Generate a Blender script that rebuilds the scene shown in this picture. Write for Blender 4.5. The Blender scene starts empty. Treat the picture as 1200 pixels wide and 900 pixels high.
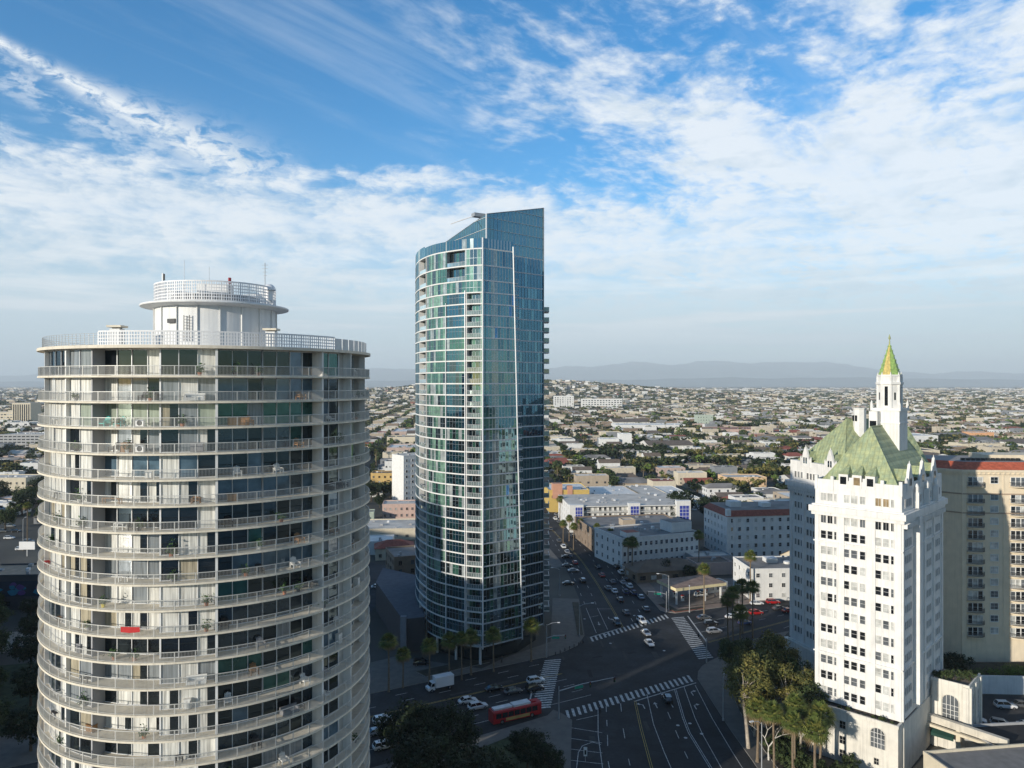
import bpy, math, random
import numpy as np
from mathutils import Vector
R_ = random.Random(7)
C = bpy.context.scene.collection
sc = bpy.context.scene
F = 861.0; H = 75.0            # focal length in photo pixels, camera height in metres
SUN_T = math.radians(43.5); SUN_E = math.radians(13)   # sun travels toward +x+y, low
def G(px, py, z=0.0):
    """photo measurement -> point on the horizontal plane z (metres)"""
    D = (H - z) * F / (py - 450.0)
    return ((px - 600.0) / F * D, D)
def lerp(a, b, t): return a + (b - a) * t
def smooth(a, b, x):
    t = max(0.0, min(1.0, (x - a) / (b - a))); return t * t * (3 - 2 * t)

# ---------------------------------------------------------------- materials
MATS = {}
def M(name, rgb, rough=.85, metal=0.0, var=.12, scale=.6, spec=.4, bump=0.0, bscale=6.0, coat=0.0, stain=0.0):
    if name in MATS: return MATS[name]
    m = bpy.data.materials.new(name); m.use_nodes = True
    nt = m.node_tree; b = nt.nodes['Principled BSDF']
    b.inputs['Roughness'].default_value = rough; b.inputs['Metallic'].default_value = metal
    b.inputs['Specular IOR Level'].default_value = spec; b.inputs['Coat Weight'].default_value = coat
    geo = nt.nodes.new('ShaderNodeNewGeometry')
    n = nt.nodes.new('ShaderNodeTexNoise'); n.inputs['Scale'].default_value = scale; n.inputs['Detail'].default_value = 5
    nt.links.new(geo.outputs['Position'], n.inputs['Vector'])
    mr = nt.nodes.new('ShaderNodeMapRange')
    mr.inputs['From Min'].default_value = .3; mr.inputs['From Max'].default_value = .7
    mr.inputs['To Min'].default_value = 1 - var; mr.inputs['To Max'].default_value = 1 + var
    nt.links.new(n.outputs['Fac'], mr.inputs['Value'])
    vm = nt.nodes.new('ShaderNodeVectorMath'); vm.operation = 'SCALE'; vm.inputs[0].default_value = rgb
    nt.links.new(mr.outputs['Result'], vm.inputs['Scale'])
    out = vm.outputs[0]
    if stain:   # vertical weather streaks
        mp = nt.nodes.new('ShaderNodeMapping'); mp.inputs['Scale'].default_value = (2.2, 2.2, .12)
        nt.links.new(geo.outputs['Position'], mp.inputs['Vector'])
        n2 = nt.nodes.new('ShaderNodeTexNoise'); n2.inputs['Scale'].default_value = .9; n2.inputs['Detail'].default_value = 6
        nt.links.new(mp.outputs[0], n2.inputs['Vector'])
        m2 = nt.nodes.new('ShaderNodeMapRange'); m2.inputs['From Min'].default_value = .5; m2.inputs['From Max'].default_value = .75
        m2.inputs['To Min'].default_value = 1; m2.inputs['To Max'].default_value = 1 - stain
        nt.links.new(n2.outputs['Fac'], m2.inputs['Value'])
        v2 = nt.nodes.new('ShaderNodeVectorMath'); v2.operation = 'SCALE'
        nt.links.new(out, v2.inputs[0]); nt.links.new(m2.outputs['Result'], v2.inputs['Scale']); out = v2.outputs[0]
    nt.links.new(out, b.inputs['Base Color'])
    if bump:
        nb = nt.nodes.new('ShaderNodeTexNoise'); nb.inputs['Scale'].default_value = bscale
        nt.links.new(geo.outputs['Position'], nb.inputs['Vector'])
        bp = nt.nodes.new('ShaderNodeBump'); bp.inputs['Strength'].default_value = bump; bp.inputs['Distance'].default_value = .05
        nt.links.new(nb.outputs['Fac'], bp.inputs['Height']); nt.links.new(bp.outputs[0], b.inputs['Normal'])
    MATS[name] = m
    return m
def GLASS(name, body, tint, refl=.35, rough=.03, streak=0.0):
    """coated window glass: tinted mirror over what stands behind it"""
    if name in MATS: return MATS[name]
    m = bpy.data.materials.new(name); m.use_nodes = True
    nt = m.node_tree; nt.nodes.clear()
    o = nt.nodes.new('ShaderNodeOutputMaterial'); mx = nt.nodes.new('ShaderNodeMixShader')
    g = nt.nodes.new('ShaderNodeBsdfGlossy'); g.inputs['Roughness'].default_value = rough; g.inputs['Color'].default_value = (*tint, 1)
    d = nt.nodes.new('ShaderNodeBsdfDiffuse')
    geo = nt.nodes.new('ShaderNodeNewGeometry')
    n = nt.nodes.new('ShaderNodeTexNoise'); n.inputs['Detail'].default_value = 3
    if streak:
        mp = nt.nodes.new('ShaderNodeMapping'); mp.inputs['Scale'].default_value = (1, 1, .05)
        nt.links.new(geo.outputs['Position'], mp.inputs['Vector']); nt.links.new(mp.outputs[0], n.inputs['Vector'])
        n.inputs['Scale'].default_value = 4.5; v = streak
    else:
        nt.links.new(geo.outputs['Position'], n.inputs['Vector']); n.inputs['Scale'].default_value = .7; v = .45
    mr = nt.nodes.new('ShaderNodeMapRange'); mr.inputs['From Min'].default_value = .3; mr.inputs['From Max'].default_value = .7
    mr.inputs['To Min'].default_value = 1 - v; mr.inputs['To Max'].default_value = 1 + v * .6
    nt.links.new(n.outputs['Fac'], mr.inputs['Value'])
    vm = nt.nodes.new('ShaderNodeVectorMath'); vm.operation = 'SCALE'; vm.inputs[0].default_value = body
    nt.links.new(mr.outputs['Result'], vm.inputs['Scale']); nt.links.new(vm.outputs[0], d.inputs['Color'])
    fr = nt.nodes.new('ShaderNodeFresnel'); fr.inputs['IOR'].default_value = 1.45
    ad = nt.nodes.new('ShaderNodeMath'); ad.operation = 'ADD'; ad.use_clamp = True; ad.inputs[1].default_value = refl
    nt.links.new(fr.outputs[0], ad.inputs[0]); nt.links.new(ad.outputs[0], mx.inputs['Fac'])
    nt.links.new(d.outputs[0], mx.inputs[1]); nt.links.new(g.outputs[0], mx.inputs[2]); nt.links.new(mx.outputs[0], o.inputs[0])
    MATS[name] = m
    return m

white_paint = M('white_paint', (.8, .79, .76), .6, var=.05, stain=.15)
cream_conc = M('cream_concrete', (.74, .67, .54), .8, var=.1, stain=.2)
grey_metal = M('grey_metal', (.42, .43, .44), .45, .4)
rail_metal = M('pale_rail_metal', (.62, .61, .57), .5, .2, var=.05)
dark_metal = M('dark_metal', (.04, .042, .045), .45, .3)
white_metal = M('white_metal', (.78, .78, .78), .4, .1, var=.03)
asphalt = M('asphalt', (.028, .029, .031), .9, var=.3, scale=.25, stain=.0)
road_white = M('road_white', (.50, .50, .48), .8, var=.5, scale=2.2)
road_yellow = M('road_yellow', (.42, .3, .08), .8, var=.25, scale=1.5)
pavement_m = M('pavement_concrete', (.15, .138, .122), .9, var=.15, scale=.5)
brick_pave = M('brick_paving', (.2, .1, .07), .9, var=.15, scale=2)
soil = M('soil', (.055, .05, .035), .95, var=.4, scale=.4)

# ---------------------------------------------------------------- mesh builder
class MB:
    def __init__(s, org=(0, 0), ang=0.0, z=0.0):
        s.v = []; s.f = []; s.m = []; s.mats = []; s.fr(org, ang, z); s.sm = False
    def fr(s, org=(0, 0), ang=0.0, z=0.0):
        s.o = (org[0], org[1], z); s.c = math.cos(ang); s.s = math.sin(ang); return s
    def mi(s, mat):
        if mat not in s.mats: s.mats.append(mat)
        return s.mats.index(mat)
    def p(s, x, y, z):
        s.v.append((s.o[0] + s.c * x - s.s * y, s.o[1] + s.s * x + s.c * y, s.o[2] + z)); return len(s.v) - 1
    def face(s, pts, mat):
        i = [s.p(*q) for q in pts]; s.f.append(i); s.m.append(s.mi(mat))
    def fi(s, idx, mat): s.f.append(list(idx)); s.m.append(s.mi(mat))
    def box(s, x0, x1, y0, y1, z0, z1, mat, top=None, bot=True):
        a = [s.p(x, y, z) for z in (z0, z1) for x, y in ((x0, y0), (x1, y0), (x1, y1), (x0, y1))]
        for q in ((0, 1, 5, 4), (1, 2, 6, 5), (2, 3, 7, 6), (3, 0, 4, 7)): s.fi([a[k] for k in q], mat)
        s.fi([a[4], a[5], a[6], a[7]], top or mat)
        if bot: s.fi([a[3], a[2], a[1], a[0]], mat)
    def prism(s, poly, z0, z1, mat, top=None, caps=True, sides=True):
        n = len(poly)
        zb = z0 if callable(z0) else (lambda x, y: z0); zt = z1 if callable(z1) else (lambda x, y: z1)
        lo = [s.p(x, y, zb(x, y)) for x, y in poly]; hi = [s.p(x, y, zt(x, y)) for x, y in poly]
        if sides:
            for k in range(n):
                j = (k + 1) % n; s.fi([lo[k], lo[j], hi[j], hi[k]], mat)
        if caps: s.fi(hi, top or mat); s.fi(lo[::-1], mat)
    def tube(s, pts, rad, mat, n=6, cap=True):
        rings = []
        for k, q in enumerate(pts):
            q = Vector(q); a = Vector(pts[max(k - 1, 0)]); b = Vector(pts[min(k + 1, len(pts) - 1)])
            d = (b - a); d = d.normalized() if d.length > 1e-6 else Vector((0, 0, 1))
            u = d.cross(Vector((0, 0, 1)) if abs(d.z) < .9 else Vector((1, 0, 0))).normalized(); w = d.cross(u)
            r = rad[k] if isinstance(rad, (list, tuple)) else rad
            rings.append([s.p(*(q + u * (r * math.cos(6.28318 * i / n)) + w * (r * math.sin(6.28318 * i / n)))) for i in range(n)])
        for a, b in zip(rings, rings[1:]):
            for i in range(n):
                j = (i + 1) % n; s.fi([a[j], a[i], b[i], b[j]], mat)
        if cap: s.fi(rings[0], mat); s.fi(rings[-1][::-1], mat)
    def build(s, name, parent=None, smooth=False):
        me = bpy.data.meshes.new(name)
        v = np.array(s.v, dtype=np.float64) if s.v else np.zeros((0, 3))
        q_ = parent
        while q_ is not None:
            if len(v): v = v - np.array(q_.location)
            q_ = q_.parent
        nf = len(s.f)
        if nf:
            tot = np.array([len(q) for q in s.f], dtype=np.int32)
            loops = np.concatenate([np.array(q, dtype=np.int32) for q in s.f])
            me.vertices.add(len(v)); me.vertices.foreach_set('co', v.astype(np.float32).ravel())
            me.loops.add(len(loops)); me.loops.foreach_set('vertex_index', loops)
            me.polygons.add(nf); st = np.zeros(nf, dtype=np.int32); st[1:] = np.cumsum(tot)[:-1]
            me.polygons.foreach_set('loop_start', st); me.polygons.foreach_set('loop_total', tot)
            me.polygons.foreach_set('material_index', np.array(s.m, dtype=np.int32))
            me.polygons.foreach_set('use_smooth', np.full(nf, smooth, dtype=bool))
            me.update(calc_edges=True)
        for m in s.mats: me.materials.append(m)
        o = bpy.data.objects.new(name, me); C.objects.link(o)
        if parent is not None: o.parent = parent
        return o
def tag(o, label=None, cat=None, group=None, kind=None):
    if label: o['label'] = label
    if cat: o['category'] = cat
    if group: o['group'] = group
    if kind: o['kind'] = kind
    return o
def thing(name, label, cat, loc=(0, 0, 0), group=None):
    o = bpy.data.objects.new(name, None); C.objects.link(o); o.location = loc
    o.empty_display_size = .5
    return tag(o, label, cat, group)
def struct(mb, name): return tag(mb.build(name), kind='structure')
def link_part(src, name, parent, loc=(0, 0, 0)):
    o = bpy.data.objects.new(name, src); C.objects.link(o); o.parent = parent; o.location = loc; return o
def dup(root, loc, rz=0.0, label=None, group=None, scale=None, swap=None):
    r = root.copy(); C.objects.link(r); r.location = loc; r.rotation_euler = (0, 0, rz)
    if scale: r.scale = (scale,) * 3 if not isinstance(scale, tuple) else scale
    if label: r['label'] = label
    if group: r['group'] = group
    for ch in list(root.children):
        c = ch.copy(); C.objects.link(c); c.parent = r
        if swap and ch.name.split('.')[0] in swap: c.data = swap[ch.name.split('.')[0]]
        for g in ch.children:
            d = g.copy(); C.objects.link(d); d.parent = c
    return r
# ---------------------------------------------------------------- camera, sky, sun, air
cam_d = bpy.data.cameras.new('camera'); cam = bpy.data.objects.new('camera', cam_d); C.objects.link(cam)
cam.location = (0, 0, H); cam.rotation_euler = (math.radians(90), 0, 0)
cam_d.sensor_width = 36; cam_d.lens = 36 * F / 1200; cam_d.clip_start = 1; cam_d.clip_end = 90000
sc.camera = cam
sc.view_settings.view_transform = 'Standard'; sc.view_settings.look = 'None'
sc.view_settings.exposure = 0.14; sc.view_settings.gamma = 1.0
sc.cycles.use_denoising = True
sc.cycles.max_bounces = 6; sc.cycles.diffuse_bounces = 3; sc.cycles.glossy_bounces = 3
sc.cycles.volume_bounces = 1; sc.cycles.caustics_reflective = False; sc.cycles.caustics_refractive = False
sun_d = bpy.data.lights.new('sun', 'SUN'); sun = bpy.data.objects.new('sun', sun_d); C.objects.link(sun)
sun_d.energy = 5.0; sun_d.angle = math.radians(.55); sun_d.color = (1.0, .93, .81)
sdir = Vector((math.cos(SUN_T) * math.cos(SUN_E), math.sin(SUN_T) * math.cos(SUN_E), -math.sin(SUN_E)))
sun.rotation_euler = sdir.to_track_quat('-Z', 'Y').to_euler()
w = bpy.data.worlds.new('World'); sc.world = w; w.use_nodes = True
nt = w.node_tree; bg = nt.nodes['Background']; bg.inputs['Strength'].default_value = .1
sky = nt.nodes.new('ShaderNodeTexSky'); sky.sky_type = 'NISHITA'; sky.sun_disc = False
sky.sun_elevation = SUN_E
# direction towards the sun is (-cos,-sin): sky rotation is measured from +Y clockwise
sky.sun_rotation = math.atan2(-math.cos(SUN_T), -math.sin(SUN_T)) % (2 * math.pi)
sky.altitude = 100; sky.air_density = 1.0; sky.dust_density = .1; sky.ozone_density = 3.0
class E:
    """tiny arithmetic on node sockets"""
    def __init__(s, x): s.x = x
    @staticmethod
    def op(o, *a, clamp=False):
        n = nt.nodes.new('ShaderNodeMath'); n.operation = o; n.use_clamp = clamp
        for i, q in enumerate(a):
            if isinstance(q, E): nt.links.new(q.x, n.inputs[i])
            else: n.inputs[i].default_value = q
        return E(n.outputs[0])
    def __add__(s, o): return E.op('ADD', s, o)
    __radd__ = __add__
    def __mul__(s, o): return E.op('MULTIPLY', s, o)
    __rmul__ = __mul__
    def __sub__(s, o): return E.op('SUBTRACT', s, o)
    def __rsub__(s, o): return E.op('SUBTRACT', o, s)
    def __truediv__(s, o): return E.op('DIVIDE', s, o)
def ss(a, b, x):
    n = nt.nodes.new('ShaderNodeMapRange'); n.interpolation_type = 'SMOOTHSTEP'
    n.inputs['From Min'].default_value = a; n.inputs['From Max'].default_value = b
    nt.links.new(x.x, n.inputs['Value']); return E(n.outputs['Result'])
def vec(x, y, z):
    n = nt.nodes.new('ShaderNodeCombineXYZ')
    for i, q in enumerate((x, y, z)):
        if isinstance(q, E): nt.links.new(q.x, n.inputs[i])
        else: n.inputs[i].default_value = q
    return n.outputs[0]
def noise(v, scale, detail=8, rough=.55, dist=0.0):
    n = nt.nodes.new('ShaderNodeTexNoise'); n.inputs['Scale'].default_value = scale; n.inputs['Detail'].default_value = detail
    n.inputs['Roughness'].default_value = rough; n.inputs['Distortion'].default_value = dist
    nt.links.new(v, n.inputs['Vector']); return E(n.outputs['Fac'])
tc = nt.nodes.new('ShaderNodeTexCoord'); sp = nt.nodes.new('ShaderNodeSeparateXYZ'); nt.links.new(tc.outputs['Generated'], sp.inputs[0])
X, Y, Z = (E(sp.outputs[i]) for i in range(3))
az = E.op('ARCTAN2', X, Y) * 57.2958        # degrees, 0 = north, + = east
el = E.op('ARCSINE', Z) * 57.2958
zz = E.op('MAXIMUM', Z, .012) + .05
u = X / zz; v = Y / zz                       # a cloud layer overhead, seen in true perspective
# streets of cirrus run from lower left to upper right over the eastern half
ca, sa = math.cos(math.radians(52)), math.sin(math.radians(52))
a1 = u * ca + v * sa; b1 = v * ca - u * sa
warp = (noise(vec(u, v, 3.1), .55, 2, .4) - .5) * .7
n_big = noise(vec(a1 * .55 + warp * 1.3, b1 * .95 + warp * 1.2, 0), .75, 5, .5, .2)
n_fine = noise(vec(a1 * 1.1 + warp * 2, b1 * 2.0, 5.0), 2.3, 7, .6, .35)
n_tiny = noise(vec(a1 * 1.6 + warp * 3, b1 * 2.2, 8.0), 6.5, 5, .6, .2)
n_puff = noise(vec(az * .13, el * .30, 2.0), 1.55, 9, .62, .3)
n_puff2 = noise(vec(az * .22 + n_puff, el * .5, 4.0), 2.6, 7, .6, .2)
n_line = noise(vec(az * .035, el * .55, 7.0), 1.3, 6, .55, .2)
east = ss(-6, 12, az)
top = 15.6 + ss(-20, -36, az) * .2 + (n_puff - .5) * 8 + (n_puff2 - .5) * 5 - ss(-2, 8, az) * 1.2 + ss(14, 32, az) * 5
bank = 1.0 - ss(-2.2, 1.0, el - top)
low = ss(14, 4, el)
bank_d = bank * (ss(.30, .62, n_puff * .6 + n_puff2 * .4 + ss(15, 9, el) * .02) * .52 + .46)
mix_n = n_big * .46 + n_fine * .34 + n_tiny * .20
streak_d = ss(.455, .60, mix_n + ss(8, 30, az) * .075 + ss(24, 12, el) * .02) * ss(-12, 9, az + (el - 16) * .45)
# gaps of clear blue over the eastern half
hole = ss(.50, .62, noise(vec(a1 * .45, b1 * 1.1, 21.0), .9, 6, .5, .3)) * ss(10.5, 14, el) * ss(30, 20, az)
cl = el - (20.9 - (az + 34.9) * .37)
trail_w = ss(-36, -16, az) * 1.7 + .35
trail = E.op('EXPONENT', cl * cl * -1 / (trail_w * trail_w)) * ss(-12, -22, az) * ss(.34, .58, noise(vec(az * .28 + warp, el * .6, 9.0), 2.2, 8, .65, .5))
feather = ss(2.6, -.2, E.op('ABSOLUTE', cl + 1.6)) * ss(-14, -26, az) * ss(.42, .62, n_puff2) * .55
wisps = ss(.50, .74, noise(vec(a1 * .35 + warp, b1 * 2.2, 15.0), 1.6, 9, .62, .5)) * .17
dens = E.op('MAXIMUM', E.op('MAXIMUM', bank_d * .9, streak_d * .88 * (1.0 - hole * .9 * ss(.66, .44, n_fine * .6 + n_tiny * .4))), E.op('MAXIMUM', E.op('MAXIMUM', trail * .95, feather), wisps))
dens = E.op('MAXIMUM', dens, low * .88 + ss(.46, .62, n_line) * ss(14, 7, el) * .16)
dens = E.op('MINIMUM', dens, .95) * (ss(-.35, .45, Y) * .85 + .15) * (1.0 - ss(34, 52, el) * .75)   # clear blue to the south and overhead
# behind the camera the same layer, plain broken cirrus
cr = nt.nodes.new('ShaderNodeMix'); cr.data_type = 'RGBA'
cr.inputs['A'].default_value = (5.5, 6.6, 7.45, 1); cr.inputs['B'].default_value = (8.6, 9.0, 9.3, 1)
nt.links.new((ss(.45, .62, n_line) * ss(1, 5, el) * .38 + ss(2, 12, el) * ss(.3, .62, n_puff * .5 + n_fine * .2 + n_puff2 * .3 + .03)).x, cr.inputs['Factor'])
mx = nt.nodes.new('ShaderNodeMix'); mx.data_type = 'RGBA'
hs = nt.nodes.new('ShaderNodeHueSaturation'); hs.inputs['Saturation'].default_value = 1.34; hs.inputs['Value'].default_value = 1.8
nt.links.new((ss(-.25, .4, Y) * .75 + 1.1).x, hs.inputs['Value']); nt.links.new(sky.outputs[0], hs.inputs['Color'])
nt.links.new(dens.x, mx.inputs['Factor']); nt.links.new(hs.outputs[0], mx.inputs['A']); nt.links.new(cr.outputs['Result'], mx.inputs['B'])
nt.links.new(mx.outputs['Result'], bg.inputs['Color'])

HAZE = 5.5e-5
def make_haze():
    mb = MB(); m = bpy.data.materials.new('haze_air'); m.use_nodes = True
    t = m.node_tree; t.nodes.clear(); o = t.nodes.new('ShaderNodeOutputMaterial'); pv = t.nodes.new('ShaderNodeVolumePrincipled')
    pv.inputs['Color'].default_value = (.86, .95, 1, 1); pv.inputs['Density'].default_value = HAZE; pv.inputs['Anisotropy'].default_value = 0.0
    t.links.new(pv.outputs[0], o.inputs['Volume'])
    mb.box(-42000, 42000, -3000, 41000, -60, 1150, m); tag(mb.build('haze'), 'pale blue haze lying over the city and the far mountains', 'haze', kind='stuff')
make_haze()
# ---------------------------------------------------------------- round apartment tower, left
def round_tower():
    Cx, Cy = -38.6, 96.0; R = 19.7; th0 = math.atan2(-Cx, -Cy)      # bearing from the tower to the camera side
    def P(deg, r):                                                   # deg: 0 faces the viewer, + to the viewer's right
        a = math.atan2(-Cy, -Cx) + math.radians(deg); return (Cx + r * math.cos(a), Cy + r * math.sin(a))
    t = thing('round_apartment_tower', 'round white high-rise with stacked ring balconies and a drum on its roof', 'tower', (Cx, Cy, 0))
    ring = lambda r, n=144: [P(360 * k / n, r) for k in range(n)]
    TOP = 78.95
    tops = [TOP, TOP - 3.05]
    while tops[-1] > 4: tops.append(tops[-1] - 2.72)
    slab = MB(); slab.prism(ring(R), -.2, 0, cream_conc)
    slab_me = None
    # glass line: (from, to, radius, apartment, solid)
    segs = [(-53, -41, 18.6, 1, 0), (-41, -17.5, 17.2, 2, 0), (-17.5, 0, 18.3, 2, 0), (0, 15.5, 17.7, 3, 0), (15.5, 36.5, 17.7, 3, 0), (36.5, 49, 18.3, 4, 0),
            (49, 53, 18.3, 4, 1), (53, 77, 17.6, 5, 0), (77, 96, 18.5, 5, 0), (96, 120, 17.4, 6, 0), (120, 150, 18.3, 6, 0), (150, 180, 17.4, 7, 0), (180, 210, 18.3, 8, 0),
            (210, 235, 17.4, 9, 0), (235, 262, 18.4, 9, 0), (262, 286, 17.3, 10, 1), (286, 307, 18.6, 10, 0)]
    wall_paint = M('balcony_wall', (.5, .48, .44), .85, var=.06)
    shade_wall = M('balcony_wall_shaded', (.42, .42, .43), .85, var=.06)  # shade on the right-facing divider wall is put into this greyer colour
    dark = GLASS('window_dark', (.012, .014, .017), (.6, .8, .9), .05)
    dark2 = GLASS('window_smoke', (.03, .036, .042), (.6, .8, .95), .08)
    teal = GLASS('window_teal', (.02, .075, .07), (.5, .9, .85), .08)
    grn = GLASS('window_green', (.36, .40, .33), (.8, .95, .85), .05, streak=.3)
    cur_w = GLASS('curtain_white', (.72, .71, .66), (.9, .95, 1), .02, streak=.45)
    cur_b = GLASS('curtain_beige', (.42, .37, .27), (.9, .95, 1), .03, streak=.5)
    cur_g = GLASS('curtain_grey', (.25, .27, .28), (.8, .9, 1), .06, streak=.4)
    lime = GLASS('curtain_lime', (.2, .42, .05), (.9, 1, .8), .05, streak=.3)
    blue = GLASS('window_blue', (.09, .14, .18), (.6, .8, 1), .08)
    orange = M('orange_panel', (.6, .25, .06), .8)
    kinds_lit = [dark, dark, cur_w, cur_w, cur_w, cur_w, cur_w, cur_b, cur_g, cur_w, cur_g, dark]; kinds_dim = [dark, dark, dark, dark2, dark2, teal, cur_g, blue, dark]  # dim list: darker glass puts shade into the right half
    rails = MB(); npk = 900
    for k in range(npk):
        a = 360 * k / npk; post = (k % 15 == 0); wd = .04 if post else .009; d = .03 if post else .009
        c = P(a, R - .12); aa = math.atan2(c[1] - Cy, c[0] - Cx)
        rails.fr(c, aa); rails.box(-d, d, -wd, wd, 0, 1.0, rail_metal, bot=False)
    rails.fr()
    n = 120
    for z0, z1, dr in ((.99, 1.05, .04), (.07, .10, .02)):
        o_, i_ = ring(R - .12 + dr, n), ring(R - .12 - dr, n)
        for k in range(n):
            j = (k + 1) % n
            a = [rails.p(*o_[k], z0), rails.p(*o_[j], z0), rails.p(*o_[j], z1), rails.p(*o_[k], z1), rails.p(*i_[k], z0), rails.p(*i_[j], z0), rails.p(*i_[j], z1), rails.p(*i_[k], z1)]
            for q in ((0, 1, 2, 3), (5, 4, 7, 6), (3, 2, 6, 7), (1, 0, 4, 5)): rails.fi([a[i] for i in q], rail_metal)
    # window frames shared by every storey of 2.72 m
    def frames(h):
        f = MB()
        for a0, a1, r, ap, solid in segs:
            if solid: continue
            k = max(2, round((a1 - a0) * .0175 * r / 1.75))
            for i in range(k + 1):
                a = lerp(a0, a1, i / k); c = P(a, r + .03); aa = math.atan2(c[1] - Cy, c[0] - Cx)
                wd = .085 if i in (0, k) else .035
                f.fr(c, aa); f.box(-.03, .07, -wd, wd, 0, h, white_metal, bot=False)
            for zz_, hh in ((0, .07), (h - .1, .1)):
                for i in range(k):
                    pa, pb = P(lerp(a0, a1, i / k), r + .06), P(lerp(a0, a1, (i + 1) / k), r + .06)
                    f.fr(); f.face([(*pa, zz_), (*pb, zz_), (*pb, zz_ + hh), (*pa, zz_ + hh)], white_metal)
                    if zz_ == 0:
                        pc, pd = P(lerp(a0, a1, i / k), r), P(lerp(a0, a1, (i + 1) / k), r)
                        f.face([(*pa, hh), (*pb, hh), (*pd, hh), (*pc, hh)], white_metal)
        return f
    fr_std, fr_top = frames(2.52), frames(2.85)
    fr_me = rail_me = None
    rr = random.Random(21)
    scheme = {}   # what the photo shows storey by storey: (storey, apartment) -> curtain
    pick = lambda *a: rr.choice(a)
    scheme.update({(2, 1): cur_w, (2, 2): cur_g, (3, 1): grn, (3, 2): grn, (4, 1): cur_b, (4, 2): cur_g, (5, 1): cur_w, (5, 2): blue, (6, 2): cur_w, (6, 1): dark, (7, 2): dark, (1, 2): dark, (1, 1): cur_g,
                   (10, 2): cur_w, (11, 2): cur_w, (13, 2): cur_g, (14, 2): cur_w, (15, 2): cur_w, (16, 2): cur_w, (12, 2): dark, (18, 1): blue,
                   (1, 3): dark, (1, 4): teal, (1, 5): dark2, (2, 3): blue, (2, 4): dark, (3, 3): teal, (3, 4): dark, (5, 5): lime, (3, 5): dark2, (4, 5): grn, (4, 3): dark2, (4, 4): dark, (6, 3): blue, (6, 4): dark, (8, 3): dark, (9, 3): blue})
    for k in range(1, len(tops)):
        z = tops[k]; h = tops[k - 1] - .2 - z
        if k == 1:
            so = slab.build('floor_slab', t); so.location = (0, 0, z); slab_me = so.data
            rails.fr(); ro = rails.build('balcony_railing', t); ro.location = (0, 0, z); rail_me = ro.data
        else:
            so = link_part(slab_me, 'floor_slab', t, (0, 0, z)); ro = link_part(rail_me, 'balcony_railing', t, (0, 0, z))
        g = MB(z=z)
        rad = {}
        for a0, a1, r, ap, solid in segs:
            if solid:
                for i in range(4):
                    pa, pb = P(lerp(a0, a1, i / 4), r), P(lerp(a0, a1, (i + 1) / 4), r)
                    g.face([(*pa, 0), (*pb, 0), (*pb, h), (*pa, h)], wall_paint)
                continue
            n_ = max(2, round((a1 - a0) * .0175 * r / 1.75))
            kl = kinds_lit if ap in (1, 2, 10) else kinds_dim; base = scheme.get((k, ap)) or pick(*kl)
            for i in range(n_):
                pa, pb = P(lerp(a0, a1, i / n_), r), P(lerp(a0, a1, (i + 1) / n_), r)
                m = base if rr.random() < .66 else pick(*kl)
                jz = [rr.uniform(-.006, .006) for _ in range(3)]; jz.append(jz[0] + jz[2] - jz[1])
                def off(q, d):
                    l = math.hypot(q[0] - Cx, q[1] - Cy); return (q[0] + (q[0] - Cx) / l * d, q[1] + (q[1] - Cy) / l * d)
                if m in (cur_w, cur_b) and rr.random() < .35:     # curtain drawn half way
                    mid = ((pa[0] + pb[0]) / 2, (pa[1] + pb[1]) / 2)
                    g.face([(*pa, 0), (*mid, 0), (*mid, h), (*pa, h)], m); g.face([(*mid, 0), (*pb, 0), (*pb, h), (*mid, h)], dark)
                else:
                    g.face([(*off(pa, jz[0]), 0), (*off(pb, jz[1]), 0), (*off(pb, jz[2]), h), (*off(pa, jz[3]), h)], m)
        # walls between a deep and a shallow bay, and between neighbours' balconies
        for i, s_ in enumerate(segs):
            nx_ = segs[(i + 1) % len(segs)]
            a = s_[1]; ra, rb = s_[2], nx_[2]
            lo, hi = min(ra, rb), max(ra, rb)
            if s_[3] != nx_[3]: hi = R - .35 if a in (0, 53) else max(hi, R - .9)
            if hi - lo > .15:
                c = P(a, (lo + hi) / 2); aa = math.atan2(c[1] - Cy, c[0] - Cx)
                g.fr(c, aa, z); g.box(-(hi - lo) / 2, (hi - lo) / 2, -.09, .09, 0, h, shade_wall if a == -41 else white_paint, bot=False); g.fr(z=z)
        go = g.build('window_wall', t)
        fm = fr_top if k == 1 else fr_std
        if k <= 2: fo = fm.build('window_frame', t); fme = fo.data; fo.parent = go; fo.location = (0, 0, z)
        else: fo = link_part(fme, 'window_frame', go, (0, 0, z))
    # full-height fins
    for a in (-74, -53, 0, 36.5, 75, 120, 180, 235):
        f = MB(); c = P(a, 18.75); aa = math.atan2(c[1] - Cy, c[0] - Cx)
        f.fr(c, aa); f.box(-.45, .62 if a in (0, 36.5) else .3, -.13, .13, 0, TOP - .21, white_paint); f.build('column', t)
    # roof
    m = MB(); m.prism(ring(R + .05, 160), TOP - .18, TOP + .14, M('roof_edge', (.72, .65, .53), .8, var=.06, stain=.15), top=M('roof_gravel', (.45, .43, .4), .95, var=.2))
    rf = m.build('roof', t)
    lat = M('lattice_white', (.8, .79, .78), .6, var=.04)
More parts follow.
